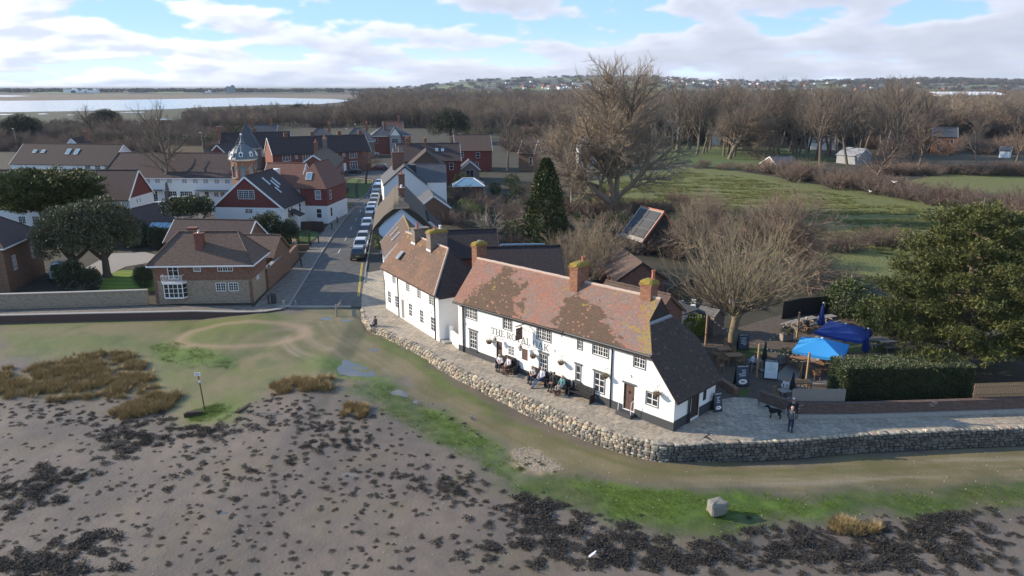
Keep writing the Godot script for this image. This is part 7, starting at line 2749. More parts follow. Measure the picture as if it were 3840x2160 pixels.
func dog(label:String,at:Vector3,turn:float,c:Color,sc:=1.0)->void:
	# facing +x
	var n:=thing("dog",label,"dog",at,turn)
	n.scale=Vector3.ONE*sc
	var B:=[[Vector3(0.22,0.5,0),Vector3(-0.25,0.52,0),0.15,0.115,c],[Vector3(0.25,0.46,0),Vector3(0.1,0.44,0),0.14,0.13,c],[Vector3(0.3,0.56,0),Vector3(0.45,0.72,0),0.09,0.07,c],[Vector3(0.46,0.73,0),Vector3(0.52,0.73,0),0.085,0.075,c],[Vector3(0.55,0.71,0),Vector3(0.68,0.68,0),0.05,0.038,c],[Vector3(-0.33,0.56,0),Vector3(-0.58,0.42,0),0.03,0.016,c]]
	for s in [-1.0,1.0]:
		B.append([Vector3(0.25,0.42,s*0.09),Vector3(0.24,0.24,s*0.09),0.06,0.035,c])
		B.append([Vector3(0.24,0.24,s*0.09),Vector3(0.24,0.03,s*0.09),0.033,0.028,c])
		B.append([Vector3(0.24,0.03,s*0.09),Vector3(0.29,0.025,s*0.09),0.03,0.026,c])
		B.append([Vector3(-0.26,0.46,s*0.09),Vector3(-0.2,0.29,s*0.1),0.09,0.05,c])
		B.append([Vector3(-0.2,0.29,s*0.1),Vector3(-0.34,0.19,s*0.1),0.045,0.03,c])
		B.append([Vector3(-0.34,0.19,s*0.1),Vector3(-0.32,0.03,s*0.1),0.028,0.026,c])
		B.append([Vector3(-0.32,0.03,s*0.1),Vector3(-0.26,0.025,s*0.1),0.03,0.026,c])
		B.append([Vector3(0.45,0.79,s*0.07),Vector3(0.43,0.7,s*0.1),0.03,0.02,c*0.8])
	part("body",skin_mesh(B,0.024,0.03),M.vcloth,n)
# ---------------------------------------------------------------- furniture
func bench(label:String,at:Vector3,turn:float,w:float)->void:
	# settle with solid shaped ends, back to -z
	var n:=thing("bench",label,"bench",at,turn,"black benches along the pub front")
	for s in [-1.0,1.0]:
		var e:=MB.new()
		var pr:=[Vector2(-0.3,0),Vector2(0.25,0),Vector2(0.25,0.12),Vector2(0.2,0.45),Vector2(0.26,0.62),Vector2(0.1,0.66),Vector2(-0.12,0.62),Vector2(-0.2,1.02),Vector2(-0.3,1.05)]
		var L:=PackedVector3Array()
		var R:=PackedVector3Array()
		for p in pr:
			L.append(Vector3(s*w/2-0.025,p.y,p.x))
			R.append(Vector3(s*w/2+0.025,p.y,p.x))
		var ix:=Geometry2D.triangulate_polygon(PackedVector2Array(pr))
		for i in range(0,ix.size(),3):
			e.tri(R[ix[i]],R[ix[i+1]],R[ix[i+2]])
			e.tri(L[ix[i]],L[ix[i+2]],L[ix[i+1]])
		for i in pr.size():
			var j:=(i+1) % pr.size()
			e.quad(L[i],L[j],R[j],R[i])
		part("end_panel",e,M.black_paint,n)
	for z in [-0.14,0.0,0.14]:
		var b:=MB.new()
		b.box(Vector3(0,0.44,z),Vector3(w-0.06,0.03,0.13))
		part("seat_board",b,M.black_paint,n)
	for y in [0.58,0.76,0.94]:
		var b:=MB.new()
		b.box(Vector3(0,y,-0.25-(y-0.58)*0.06),Vector3(w-0.06,0.15,0.025))
		part("back_board",b,M.black_paint,n)
func chair(label:String,at:Vector3,turn:float,m:Material,group:="chairs of the beer garden")->Node3D:
	var key:="chair"
	if not share.has(key):
		var s:=MB.new()
		for i in 4:
			s.box(Vector3(0,0.44,-0.18+i*0.12),Vector3(0.46,0.025,0.1))
		var bk:=MB.new()
		for i in 5:
			bk.bar(Vector3(-0.16+i*0.08,0.5,-0.22),Vector3(-0.16+i*0.08,0.92,-0.29),0.05,0.02)
		bk.bar(Vector3(-0.23,0.93,-0.29),Vector3(0.23,0.93,-0.29),0.03,0.07)
		bk.bar(Vector3(-0.23,0.5,-0.22),Vector3(0.23,0.5,-0.22),0.03,0.05)
		var lg:=MB.new()
		lg.bar(Vector3(0,0,0),Vector3(0,0.44,0),0.045,0.045)
		var ar:=MB.new()
		ar.box(Vector3(0,0.65,0),Vector3(0.05,0.03,0.46))
		share[key]=[s.mesh(),bk.mesh(),lg.mesh(),ar.mesh()]
	var sh:Array=share[key]
	var n:=thing("garden_chair",label,"chair",at,turn,group)
	part("seat",sh[0],m,n)
	part("backrest",sh[1],m,n)
	for x in [-0.21,0.21]:
		part("leg",sh[2],m,n).position=Vector3(x,0,0.2)
		part("leg",sh[2],m,n).position=Vector3(x,0,-0.2)
		part("armrest",sh[3],m,n).position=Vector3(x*1.1,0,0)
	return n
func table(label:String,at:Vector3,turn:float,w:float,d:float,m:Material)->void:
	var n:=thing("garden_table",label,"table",at,turn,"tables of the beer garden")
	var k:=int(w/0.14)
	for i in k:
		var b:=MB.new()
		b.box(Vector3(-w/2+w*(i+0.5)/k,0.73,0),Vector3(w/k-0.012,0.03,d))
		part("slat",b,m,n)
	var a:=MB.new()
	a.box(Vector3(0,0.68,0),Vector3(w-0.1,0.06,d-0.1))
	part("apron",a,m,n)
	for x in [-w/2+0.08,w/2-0.08]:
		for z in [-d/2+0.08,d/2-0.08]:
			var l:=MB.new()
			l.box(Vector3(x,0.33,z),Vector3(0.07,0.66,0.07))
			part("leg",l,m,n)
func picnic(label:String,at:Vector3,turn:float)->void:
	var n:=thing("picnic_table",label,"picnic table",at,turn,"picnic tables of the beer garden")
	for q in [[0.74,0.0,5,0.15],[0.45,0.72,2,0.14],[0.45,-0.72,2,0.14]]:
		for i in q[2]:
			var b:=MB.new()
			b.box(Vector3(0,q[0],q[1]+(i-(q[2]-1)/2.0)*q[3]),Vector3(1.7,0.035,q[3]-0.012))
			part("board",b,M.wood_grey,n)
	for x in [-0.6,0.6]:
		var f:=MB.new()
		f.bar(Vector3(x,0,-0.75),Vector3(x,0.72,-0.25),0.05,0.09)
		f.bar(Vector3(x,0,0.75),Vector3(x,0.72,0.25),0.05,0.09)
		f.bar(Vector3(x,0.41,-0.8),Vector3(x,0.41,0.8),0.05,0.09)
		part("frame",f,M.wood_grey,n)
func parasol_open(label:String,at:Vector3,turn:float,m:Material,half:float,h:float,rise:float)->void:
	var n:=thing("parasol",label,"parasol",at,turn)
	var p:=MB.new()
	p.tube([Vector3.ZERO,Vector3(0,h,0)],[0.035,0.03],8)
	part("pole",p,M.wood_post,n)
	var b:=MB.new()
	b.bevel(Vector3(0,0.06,0),Vector3(0.6,0.12,0.6),0.04)
	part("base",b,M.concrete,n)
	var c:=MB.new()
	var seg:=6
	for s in 4:
		var a0:=Vector3(half,0,half).rotated(Vector3.UP,s*PI/2)
		var a1:=Vector3(half,0,-half).rotated(Vector3.UP,s*PI/2)
		for i in seg:
			for j in seg:
				var q:=[]
				for e in [[i,j],[i+1,j],[i+1,j+1],[i,j+1]]:
					var t:float=e[0]/float(seg)
					var u:float=e[1]/float(seg)
					var pt:=a0.lerp(a1,u)*t
					pt.y=h-rise*t-0.10*t*sin(u*PI)*t
					q.append(pt)
				if i==0:
					c.tri(q[0],q[1],q[2])
				else:
					c.quad(q[0],q[1],q[2],q[3])
		for j in seg:
			var q:=[]
			for u in [j/float(seg),(j+1)/float(seg)]:
				var pt:=a0.lerp(a1,u)
				pt.y=h-rise-0.10*sin(u*PI)
				q.append(pt)
			c.quad(q[0]-Vector3(0,0.22,0),q[1]-Vector3(0,0.22,0),q[1],q[0])
	part("canopy",c,m,n)
	var cap:=MB.new()
	cap.lathe([[0.09,0.0],[0.08,0.05],[0.0,0.1]],Vector3(0,h-0.01,0),8)
	part("cap",cap,M.white_paint,n)
	for i in 4:
		var r:=MB.new()
		var e:=Vector3(half,0,half).rotated(Vector3.UP,i*PI/2)
		r.bar(Vector3(0,h-0.06,0),Vector3(e.x,h-rise-0.05,e.z),0.02,0.03)
		part("rib",r,M.wood_post,n)
func parasol_shut(label:String,at:Vector3,m:Material,h:float,r:float,white:=true)->void:
	var n:=thing("closed_parasol",label,"parasol",at)
	var p:=MB.new()
	p.tube([Vector3.ZERO,Vector3(0,h,0)],[0.035,0.03],8)
	part("pole",p,M.wood_dark,n)
	var b:=MB.new()
	b.bevel(Vector3(0,0.05,0),Vector3(0.5,0.1,0.5),0.03)
	part("base",b,M.concrete,n)
	var c:=MB.new()
	for i in 18:
		for j in 6:
			var q:=[]
			for e in [[i,j],[i+1,j],[i+1,j+1],[i,j+1]]:
				var a:float=TAU*e[0]/18.0
				var t:float=e[1]/6.0
				var rr:float=lerpf(r,0.05,pow(t,0.8))*(1.0+(0.28 if int(e[0]) % 2==0 else -0.18)*(1.0-t*0.6))
				if e[1]==0:
					rr*=0.7
				q.append(Vector3(cos(a)*rr,lerpf(h*0.38,h-0.03,t),-sin(a)*rr))
			c.quad(q[0],q[1],q[2],q[3])
	part("canopy",c,m,n)
	var cap:=MB.new()
	cap.lathe([[0.07,0.0],[0.06,0.08],[0.0,0.1]],Vector3(0,h-0.03,0),8)
	part("cap",cap,M.white_paint if white else M.iron,n)
func a_board(label:String,at:Vector3,turn:float,w:float,h:float,face:Material,o:={})->void:
	var n:=thing("menu_board",label,"board",at,turn,"menu boards of the pub")
	var tilt:=0.16
	var B:=Basis(Vector3(1,0,0),-tilt)
	var f:=MB.new()
	f.box(B*Vector3(0,h/2,0),Vector3(w,h,0.04),B)
	f.box(Basis(Vector3(1,0,0),tilt)*Vector3(0,h/2-0.05,0)+Vector3(0,0,-h*0.32),Vector3(w,h-0.1,0.04),Basis(Vector3(1,0,0),tilt))
	part("frame",f,M.black_paint,n)
	var g:=MB.new()
	g.box(B*Vector3(0,h*0.47,0.024),Vector3(w-0.1,h*0.8,0.006),B)
	part("panel",g,face,n)
	var font:=SystemFont.new()
	font.font_names=PackedStringArray(["Droid Sans"])
	lettering(n,o.get("text","THE ROYAL OAK"),font,Transform3D(B,B*Vector3(-w*0.4,h*0.9,0.022)),w*0.8,h*0.06,M.white_paint)
	# chalked lines
	var l:=MB.new()
	var q:=RandomNumberGenerator.new()
	q.seed=hash(label)
	for i in o.get("lines",5):
		var ww:=q.randf_range(0.2,0.6)*w
		l.box(B*Vector3(q.randf_range(-0.1,0.1)*w,h*(0.75-i*0.085),0.03),Vector3(ww,h*0.022,0.004),B)
	part("chalk_lines",l,o.get("ink",M.white_paint),n)
	if o.has("dish"):
		var d:=MB.new()
		d.lathe([[0.0,0.012],[0.6,0.01],[0.8,0.004],[0.8,0.0]],Vector3.ZERO,16)
		var dn:=part("printed_plate",d,M.white_paint,n)
		dn.transform=Transform3D(B*Basis(Vector3(1,0,0),PI/2)*Basis.from_scale(Vector3(w*0.4,1,w*0.24)),B*Vector3(0.02,h*0.22,0.028))
		var e:=MB.new()
		e.box(B*Vector3(0,h*0.23,0.045),Vector3(w*0.3,w*0.12,0.006),B)
		part("printed_food",e,M.terracotta,n)
func make_garden()->void:
	var Q:=RandomNumberGenerator.new()
	Q.seed=90
	# ground of the beer garden
	sheet("garden_ground",[[2690,1500],[2770,1488],[2840,1496],[2900,1500],[2960,1520],[3160,1520],[3160,1330],[3420,1330],[3500,1250],[3300,1190],[3080,1175],[2930,1180],[2760,1230],[2640,1230],[2560,1230],[2540,1330],[2640,1420]],-0.03,mat("garden_dirt",lin(0.11,0.085,0.065),0.95,M.t_blot,0.35))
	sheet("garden_patio",[[2900,1420],[2985,1330],[3170,1345],[3140,1440],[2990,1440]],-0.02,M.wood_grey)
	var gm:=mat("garden_grass",lin(0.07,0.10,0.022),0.95,M.t_grain,0.6)
	sheet("garden_grass",[[2700,1335],[2760,1305],[2860,1300],[2890,1320],[2860,1335],[2780,1345]],-0.02,gm)
	sheet("garden_grass",[[2760,1475],[2790,1455],[2815,1462],[2800,1484],[2775,1488]],-0.02,gm)
	sheet("garden_grass",[[3170,1320],[3160,1290],[3260,1270],[3330,1290],[3300,1320]],-0.02,gm)
	# brick wall along the promenade with its plinth
	var wp:=pp([[2848,1516],[2985,1563],[3200,1562],[3500,1553],[3840,1541],[3980,1536]])
	low_wall("garden_brick_wall","low old brick wall with flaking paint round the beer garden",wp,1.0,0.32,M.brick_old)
	var pl:=MB.new()
	for i in range(wp.size()-1):
		pl.bar(wp[i]+Vector3(0,0.13,0.17),wp[i+1]+Vector3(0,0.13,0.17),0.3,0.26)
	single("wall_footing",pl,M.concrete,"pale concrete footing along the beer garden wall","kerb")
	var pt:=MB.new()
	for i in 260:
		var t:=Q.randf()
		var a:Vector3=wp[1].lerp(wp[3],t)
		if Q.randf()<0.55:
			pt.box(a+Vector3(0,Q.randf_range(0.62,0.98),0.165),Vector3(Q.randf_range(0.1,0.22),0.05,0.012))
	single("flaking_paint",pt,M.concrete,"patches of old white paint on the bricks of the garden wall","paint").set_meta("kind","stuff")
	# close-boarded fence and pickets
	var fa:=px(2962,1555)
	var fb:=px(3160,1556)
	var fn:=thing("board_fence","grey close-boarded fence standing on the garden wall","fence",fa+Vector3(0,1.0,0),atan2(-(fb.z-fa.z),fb.x-fa.x))
	var fl:=fa.distance_to(fb)
	for i in 34:
		var b:=MB.new()
		b.box(Vector3(fl*(i+0.5)/34.0,0.43+Q.randf_range(-0.02,0.02),(i % 2)*0.012),Vector3(fl/34.0-0.008,0.88,0.018))
		part("board",b,M.wood_grey,fn)
	var ga:=px(3640,1545)
	var gb:=px(3960,1534)
	var pk:=thing("picket_fence","brown picket fence on the wall beyond the big hedge","fence",ga+Vector3(0,1.0,-0.1),atan2(-(gb.z-ga.z),gb.x-ga.x))
	var gl:=ga.distance_to(gb)
	for y in [0.25,0.8]:
		var r:=MB.new()
		r.box(Vector3(gl/2,y,-0.03),Vector3(gl,0.07,0.03))
		part("rail",r,M.wood_grey,pk)
	for i in 46:
		var b:=MB.new()
		var x:=gl*(i+0.5)/46.0
		b.box(Vector3(x,0.5,0),Vector3(0.085,1.0,0.02),Basis(Vector3(0,0,1),Q.randf_range(-0.02,0.02)))
		b.tri(Vector3(x-0.042,1.0,0.01),Vector3(x+0.042,1.0,0.01),Vector3(x,1.07,0.01))
		part("picket",b,M.wood_post,pk)
	# clipped hedge
	var ha:=px(3153,1505)
	var hb:=px(3637,1501)
	var hl:=ha.distance_to(hb)
	var hn:=thing("clipped_hedge","large square-clipped evergreen hedge on the promenade side of the garden","hedge",ha,atan2(-(hb.z-ha.z),hb.x-ha.x))
	var core:=MB.new()
	core.box(Vector3(hl/2,1.2,-1.1),Vector3(hl-0.4,2.3,1.7))
	part("branches",core,M.wood_dark,hn)
	var lf:=MB.new()
	for i in 26000:
		var p:=Vector3(Q.randf_range(0,hl),Q.randf_range(0.0,2.5),Q.randf_range(-2.2,0))
		var nn:=Vector3(0,0,1)
		var k:=i % 10
		if k<5:
			p.z=Q.randf_range(-0.22,0.04)
			nn=Vector3(0,0.2,1)
		elif k<8:
			p.y=2.45+Q.randf_range(-0.2,0.12)*(1.0+nz.get_noise_2d(p.x*3.0,p.z*3.0))
			nn=Vector3.UP
		elif k==8:
			p.x=Q.randf_range(-0.05,0.2)
			nn=Vector3(-1,0.2,0)
		else:
			p.x=hl+Q.randf_range(-0.2,0.05)
			nn=Vector3(1,0.2,0)
		leaf(lf,p,0.13,Q,Color(0.035,0.055,0.018),Color(0.10,0.125,0.055),nn)
	part("foliage",lf,M.leaf,hn)
	var tw:=MB.new()
	tw.k=Color(0.28,0.25,0.19)
	for i in 900:
		var p:=Vector3(Q.randf_range(0,hl),2.4,Q.randf_range(-2.2,0))
		tw.spike(p,p+Vector3(Q.randfn()*0.08,Q.randf_range(0.15,0.4),Q.randfn()*0.08),0.008)
	part("top_twigs",tw,M.twig,hn)
	# ivy bank below the pine
	var iv:=leaf_mesh("ivy",[[Vector3(0,1.0,0),Vector3(1.6,1.5,1.2)],[Vector3(1.2,0.5,0.5),Vector3(1.2,0.8,1.0)]],5000,0.16,Color(0.035,0.055,0.016),Color(0.10,0.125,0.04))
	for p in [[3170,1180,1.5,"tall ivy-grown shrub behind the dark blue parasols"],[3260,1215,1.1,"ivy bank at the foot of the pine"],[3340,1250,1.0,"ivy bank right of the closed blue parasol"],[2600,1262,0.75,"bright yellow-green clipped bush by the felt-roofed hut"]]:
		plant("ivy_bush",p[3],"bush",[iv if p[0]!=2600 else leaf_mesh("gold",[[Vector3(0,1.3,0),Vector3(1.25,1.3,1.2)]],5200,0.14,Color(0.10,0.14,0.015),Color(0.22,0.25,0.03),0.3,0.7)],px(p[0],p[1]),0.4,p[2],"",["foliage"],[M.leaf])
	# huts and sheds
	var ht:=thing("bar_hut","low white hut with a black felt roof beside the pub's tiled end","hut",px(2560,1262),0.72)
	var hw:=MB.new()
	hw.box(Vector3(0,1.1,-1.5),Vector3(3.4,2.2,3.0))
	part("wall",hw,M.render_white,ht)
	var hr:=MB.new()
	hr.slope(Vector3(-1.9,2.2,0.25),Vector3(1.9,2.2,0.25),Vector3(1.9,2.5,-3.2),Vector3(-1.9,2.5,-3.2),0.1)
	part("roof",hr,M.felt,ht)
	house("smoker_hut","small brick lean-to with grey roof left of the garden pollard",flat(px(2672,1262)),flat(px(2712,1252)),{"d":1.8,"e":1.9,"r":2.5,"roof":"gz","ov":0.15,"wall":M.brick_grey,"roofm":M.slate,"trim":M.wood_grey,"category":"hut"})
	var tk:=thing("white_tank","white plastic tank glimpsed through the pollard's shoots","tank",px(2740,1150),0.3)
	var tb:=MB.new()
	tb.bevel(Vector3(0,0.75,0),Vector3(1.0,1.2,0.9),0.12)
	part("tank",tb,M.white_paint,tk)
	var tp:=MB.new()
	tp.box(Vector3(0,0.08,0),Vector3(1.1,0.15,1.0))
	part("pallet",tp,M.wood_grey,tk)
	low_wall("back_fence","black-painted back fence of the beer garden",pp([[2930,1195],[3000,1182],[3110,1172]]),1.7,0.1,M.black_paint)
	low_wall("yard_fence","dark board fence behind the pub's end stack",pp([[2500,1150],[2580,1110],[2640,1105]]),1.8,0.1,M.wood_dark)
	low_wall("path_edge","low stone edging beside the garden path",pp([[2700,1440],[2760,1480]]),0.5,0.35,M.brick_brown)
	# string-light posts
	var posts:=[[2645,1294,2.7],[2836,1417,2.7],[2988,1265,2.3],[3022,1443,2.5]]
	var tops:=[]
	var plab:=["tall timber post by the yellow-green bush","timber post between the menu boards","timber post by the picnic tables","timber post under the light blue parasol"]
	for i in 4:
		var b:=MB.new()
		b.bevel(Vector3(0,posts[i][2]/2,0),Vector3(0.13,posts[i][2],0.13),0.01)
		single("light_post",b,M.wood_post,plab[i],"post",px(posts[i][0],posts[i][1]),0.2,"posts of the string lights")
		tops.append(px(posts[i][0],posts[i][1])+Vector3(0,posts[i][2]-0.05,0))
	var runs:=[[tops[0],tops[1],"string of bulbs from the bush post to the board post"],[tops[1],tops[2],"string of bulbs from the board post to the picnic tables"],[tops[1],tops[3],"string of bulbs sagging to the light blue parasol"],[tops[0],px(2520,1262)+Vector3(0,2.4,0),"string of bulbs from the bush post to the hut"]]
	for r in runs:
		var n:=thing("string_lights",r[2],"string lights",r[0],0.0,"string lights of the beer garden")
		var pts:=[]
		var rd:=[]
		var d:Vector3=r[1]-r[0]
		for i in 13:
			var t:=i/12.0
			pts.append(d*t-Vector3(0,sin(t*PI)*0.35,0))
			rd.append(0.008)
		var w:=MB.new()
		w.tube(pts,rd,4,false)
		part("cable",w,M.rubber,n)
		for i in range(1,12):
			var b:=MB.new()
			b.lathe([[0.0,-0.12],[0.035,-0.1],[0.045,-0.06],[0.02,0.0],[0.0,0.0]],pts[i],6)
			part("bulb",b,M.glass_pale,n)
	# parasols
	var lb:=mat("cloth_light_blue",lin(0.03,0.27,0.62),0.8)
	lb.backlight_enabled=true
	lb.backlight=Color(0.05,0.2,0.4)
	var db:=mat("cloth_blue",lin(0.012,0.045,0.24),0.8,M.t_fine,1.5)
	parasol_open("open light blue square parasol over the garden tables",px(3068,1395),-0.55,lb,1.75,2.75,0.75)
	parasol_open("open dark blue square parasol behind the light blue one",px(3155,1338),-0.7,db,1.8,2.8,0.55)
	parasol_shut("tall closed dark blue parasol with white cap at the back",px(3072,1268),db,3.2,0.33)
	parasol_shut("closed dark blue parasol with white cap behind the hedge",px(3237,1368),db,3.0,0.3)
	parasol_shut("closed black parasol beside the board post",px(2862,1390),M.rubber,2.3,0.2,false)
	parasol_shut("closed black parasol at the decking edge",px(3001,1455),M.rubber,2.0,0.2,false)
	parasol_shut("closed black parasol by the board fence",px(2966,1498),M.rubber,2.0,0.2,false)
	# boards
	var chalk:=mat("chalkboard",lin(0.045,0.06,0.085),0.7)
	a_board("dark upright menu board on the grass by the pollard",px(2788,1312),0.05,0.9,1.35,chalk,{"lines":6})
	a_board("dark menu board with a printed dish on the corner of the path",px(2784,1449),0.1,1.0,1.6,chalk,{"lines":4,"dish":true})
	a_board("white poster board with green frame beside the timber post",px(2889,1424),-0.25,1.0,1.55,mat("poster_pale",lin(0.62,0.66,0.66),0.6),{"lines":4,"ink":mat("ink_green",lin(0.25,0.42,0.30),0.8)})
	a_board("narrow dark menu board leaning by the pub's side door",px(2693,1545),0.35,0.65,1.35,chalk,{"lines":4,"dish":true})
	# tables, chairs
	for t in [[2711,1338,0.2,1.1,0.8,"teak table close to the pub's tiled end"],[2750,1362,0.1,1.3,0.8,"grey table in front of the pollard"],[2993,1372,0.3,1.2,1.2,"square teak table under the light blue parasol"],[3062,1398,0.3,1.2,1.0,"teak table at the hedge end of the decking"],[3003,1465,0.0,1.3,0.8,"worn table behind the board fence"],[2940,1500,0.3,0.9,0.7,"grey table at the garden wall corner"],[2830,1385,0.2,1.0,0.7,"dark table where the man in white sits"]]:
		table(t[5],px(t[0],t[1]),t[2],t[3],t[4],M.wood_teak if t[4]>0.75 else M.wood_grey)
	var ch:=[[2682,1345,1.2,"chair against the pub's tiled end, facing the teak table"],[2726,1316,0.3,"pale chair tipped against the table before the pollard"],[2740,1345,-1.2,"chair between the teak and grey tables"],[2775,1372,-1.4,"chair at the right end of the grey table"],[2722,1366,1.4,"chair at the left end of the grey table"],[2700,1362,2.8,"chair on the near side of the first teak table"],[2966,1378,1.5,"chair left of the parasol table"],[2976,1355,0.8,"chair at the back of the parasol table"],[3020,1385,-1.5,"chair right of the parasol table"],[3000,1396,3.0,"chair on the near side of the parasol table"],[3034,1412,1.5,"chair left of the hedge-end table"],[3090,1412,-1.4,"chair by the hedge at the decking table"],[3060,1424,3.1,"chair on the near side of the hedge-end table"],[3085,1385,0.2,"chair at the back of the hedge-end table"],[2912,1500,0.6,"big wicker-backed chair behind the garden wall"],[2700,1390,2.0,"bluish grey chair in the shade of the pub"],[3022,1245,0.5,"chair where the dark-coated sitter rests"]]
	for c in ch:
		chair(c[3],px(c[0],c[1]),c[2],M.wood_teak)
	for c in [[2560,1165,0.4,"white metal chair on the yard behind the hut"],[2598,1160,-0.4,"cream slatted chair beside the white one"]]:
		chair(c[3],px(c[0],c[1]),c[2],M.white_paint)
	for p in [[2976,1235,0.6,"picnic table nearest the back fence"],[3030,1222,0.5,"picnic table between the post and the tall closed parasol"],[3100,1215,0.4,"picnic table behind the tall closed parasol"],[3330,1310,0.2,"picnic table under the pine's edge"],[3280,1300,0.1,"picnic table right of the closed blue parasol"]]:
		picnic(p[3],px(p[0],p[1]),p[2])
	for p in [[2948,1275,"stone planter with grey-green shrub by the picnic tables"],[2940,1360,"wooden planter at the corner of the decking"],[3090,1352,"long planter under the light blue parasol"]]:
		var n:=thing("planter",p[2],"planter",px(p[0],p[1]),0.3)
		var b:=MB.new()
		b.bevel(Vector3(0,0.3,0),Vector3(1.1,0.6,0.5),0.03)
		part("box",b,M.wood_grey,n)
		part("plants",leaf_mesh("planter",[[Vector3(0,0.85,0),Vector3(0.6,0.4,0.35)]],500,0.13,Color(0.05,0.07,0.03),Color(0.12,0.14,0.08)),M.leaf,n)
func make_people()->void:
	var k:=pub.transform
	var rot:=pub.rotation.y
	# benches and sitters along the front
	for b in [[6.05,2.0,"black bench with two sitters in white shirts by the small window"],[9.35,1.7,"black bench below the tall sash window with two men"],[11.3,1.8,"black bench with a dark-coated and a green-coated sitter"],[13.45,1.9,"empty black bench under the narrow window"]]:
		bench(b[2],k*Vector3(b[0],0,0.42),rot,b[1])
	var seat:=func(s:float,z:=0.5)->Vector3:return k*Vector3(s,0.0,z)
	person("seated person in white shirt and dark trousers leaning on the knees, by the brown door",seat.call(5.62),rot+0.1,"sit",Color(0.72,0.68,0.70),Color(0.05,0.05,0.06),Color(0.45,0.42,0.40),{"lean":0.16})
	person("seated person in white top and brown skirt beside the white-shirted sitter",seat.call(6.35),rot-0.1,"sit",Color(0.70,0.62,0.64),Color(0.16,0.09,0.06),Color(0.09,0.05,0.03),{"lean":-0.04,"long":true})
	person("seated man in light grey shirt and jeans looking down, under the sash window",seat.call(9.0),rot+0.1,"sit",Color(0.48,0.46,0.46),Color(0.03,0.045,0.085),Color(0.42,0.27,0.20),{"lean":0.1,"bare_arms":true})
	person("seated man in pale jumper with stretched-out blue jeans",seat.call(9.75),rot,"sit",Color(0.60,0.60,0.66),Color(0.045,0.10,0.20),Color(0.48,0.36,0.30),{"lean":-0.12,"joints":{"kn":[Vector3(-0.12,0.5,0.46),Vector3(0.1,0.48,0.48)],"an":[Vector3(-0.06,0.1,0.88),Vector3(0.02,0.12,0.9)]}})
	person("seated person in black jacket with dark glasses",seat.call(10.95),rot+0.15,"sit",Color(0.03,0.028,0.034),Color(0.07,0.06,0.06),Color(0.10,0.07,0.05),{"lean":-0.08})
	person("seated person in teal jacket and grey trousers holding a dog's lead",seat.call(11.75),rot-0.1,"sit",Color(0.12,0.24,0.24),Color(0.34,0.32,0.31),Color(0.55,0.45,0.36),{"lean":-0.06})
	dog("dark brown dog standing beside the white-shirted sitters",k*Vector3(6.85,0,0.95),rot-1.4,Color(0.055,0.03,0.022),0.8)
	dog("small brown dog on a lead at the teal-coated sitter's feet",k*Vector3(11.9,0,1.15),rot-1.9,Color(0.11,0.05,0.035),0.7)
	# on the promenade
	person("standing man in striped dark padded jacket and blue jeans on the promenade",px(2962,1621),PI*0.72,"stand",Color(0.055,0.06,0.075),Color(0.015,0.025,0.07),Color(0.45,0.28,0.22),{"stripes":Color(0.17,0.18,0.20)})
	person("person in dark navy coat and brown bobble hat beside the man in the padded jacket",px(2966,1594),-0.9,"stand",Color(0.02,0.022,0.035),Color(0.015,0.018,0.03),Color(0.2,0.1,0.07),{"hat":Color(0.24,0.12,0.09),"bobble":Color(0.8,0.78,0.75),"joints":{"el":[Vector3(-0.3,1.18,0.08),Vector3(0.26,1.14,-0.02)],"wr":[Vector3(-0.25,1.12,0.32),Vector3(0.26,0.9,0.08)]}})
	dog("black dog walking beside the garden wall footing",px(2905,1567),PI-0.35,Color(0.01,0.01,0.01),1.05)
	person("seated person in dark jacket and jeans with feet over the sea wall",px(1409,1222)+Vector3(0,-0.38,0),-0.85,"sit",Color(0.035,0.03,0.045),Color(0.05,0.075,0.12),Color(0.06,0.035,0.025),{"lean":-0.02})
	# in the garden
	person("seated man in white shirt at a dark garden table",px(2814,1385),1.2,"sit",Color(0.55,0.6,0.66),Color(0.02,0.035,0.09),Color(0.16,0.08,0.05),{"lean":0.1})
	person("seated person in a white coat with red scarf behind the board fence",px(2943,1483),-0.8,"sit",Color(0.6,0.56,0.56),Color(0.1,0.05,0.05),Color(0.28,0.18,0.1),{"lean":0.0,"long":true})
	person("seated person in black coat by the picnic tables",px(3018,1243),2.4,"sit",Color(0.02,0.02,0.026),Color(0.03,0.03,0.035),Color(0.5,0.42,0.38),{"lean":0.05})
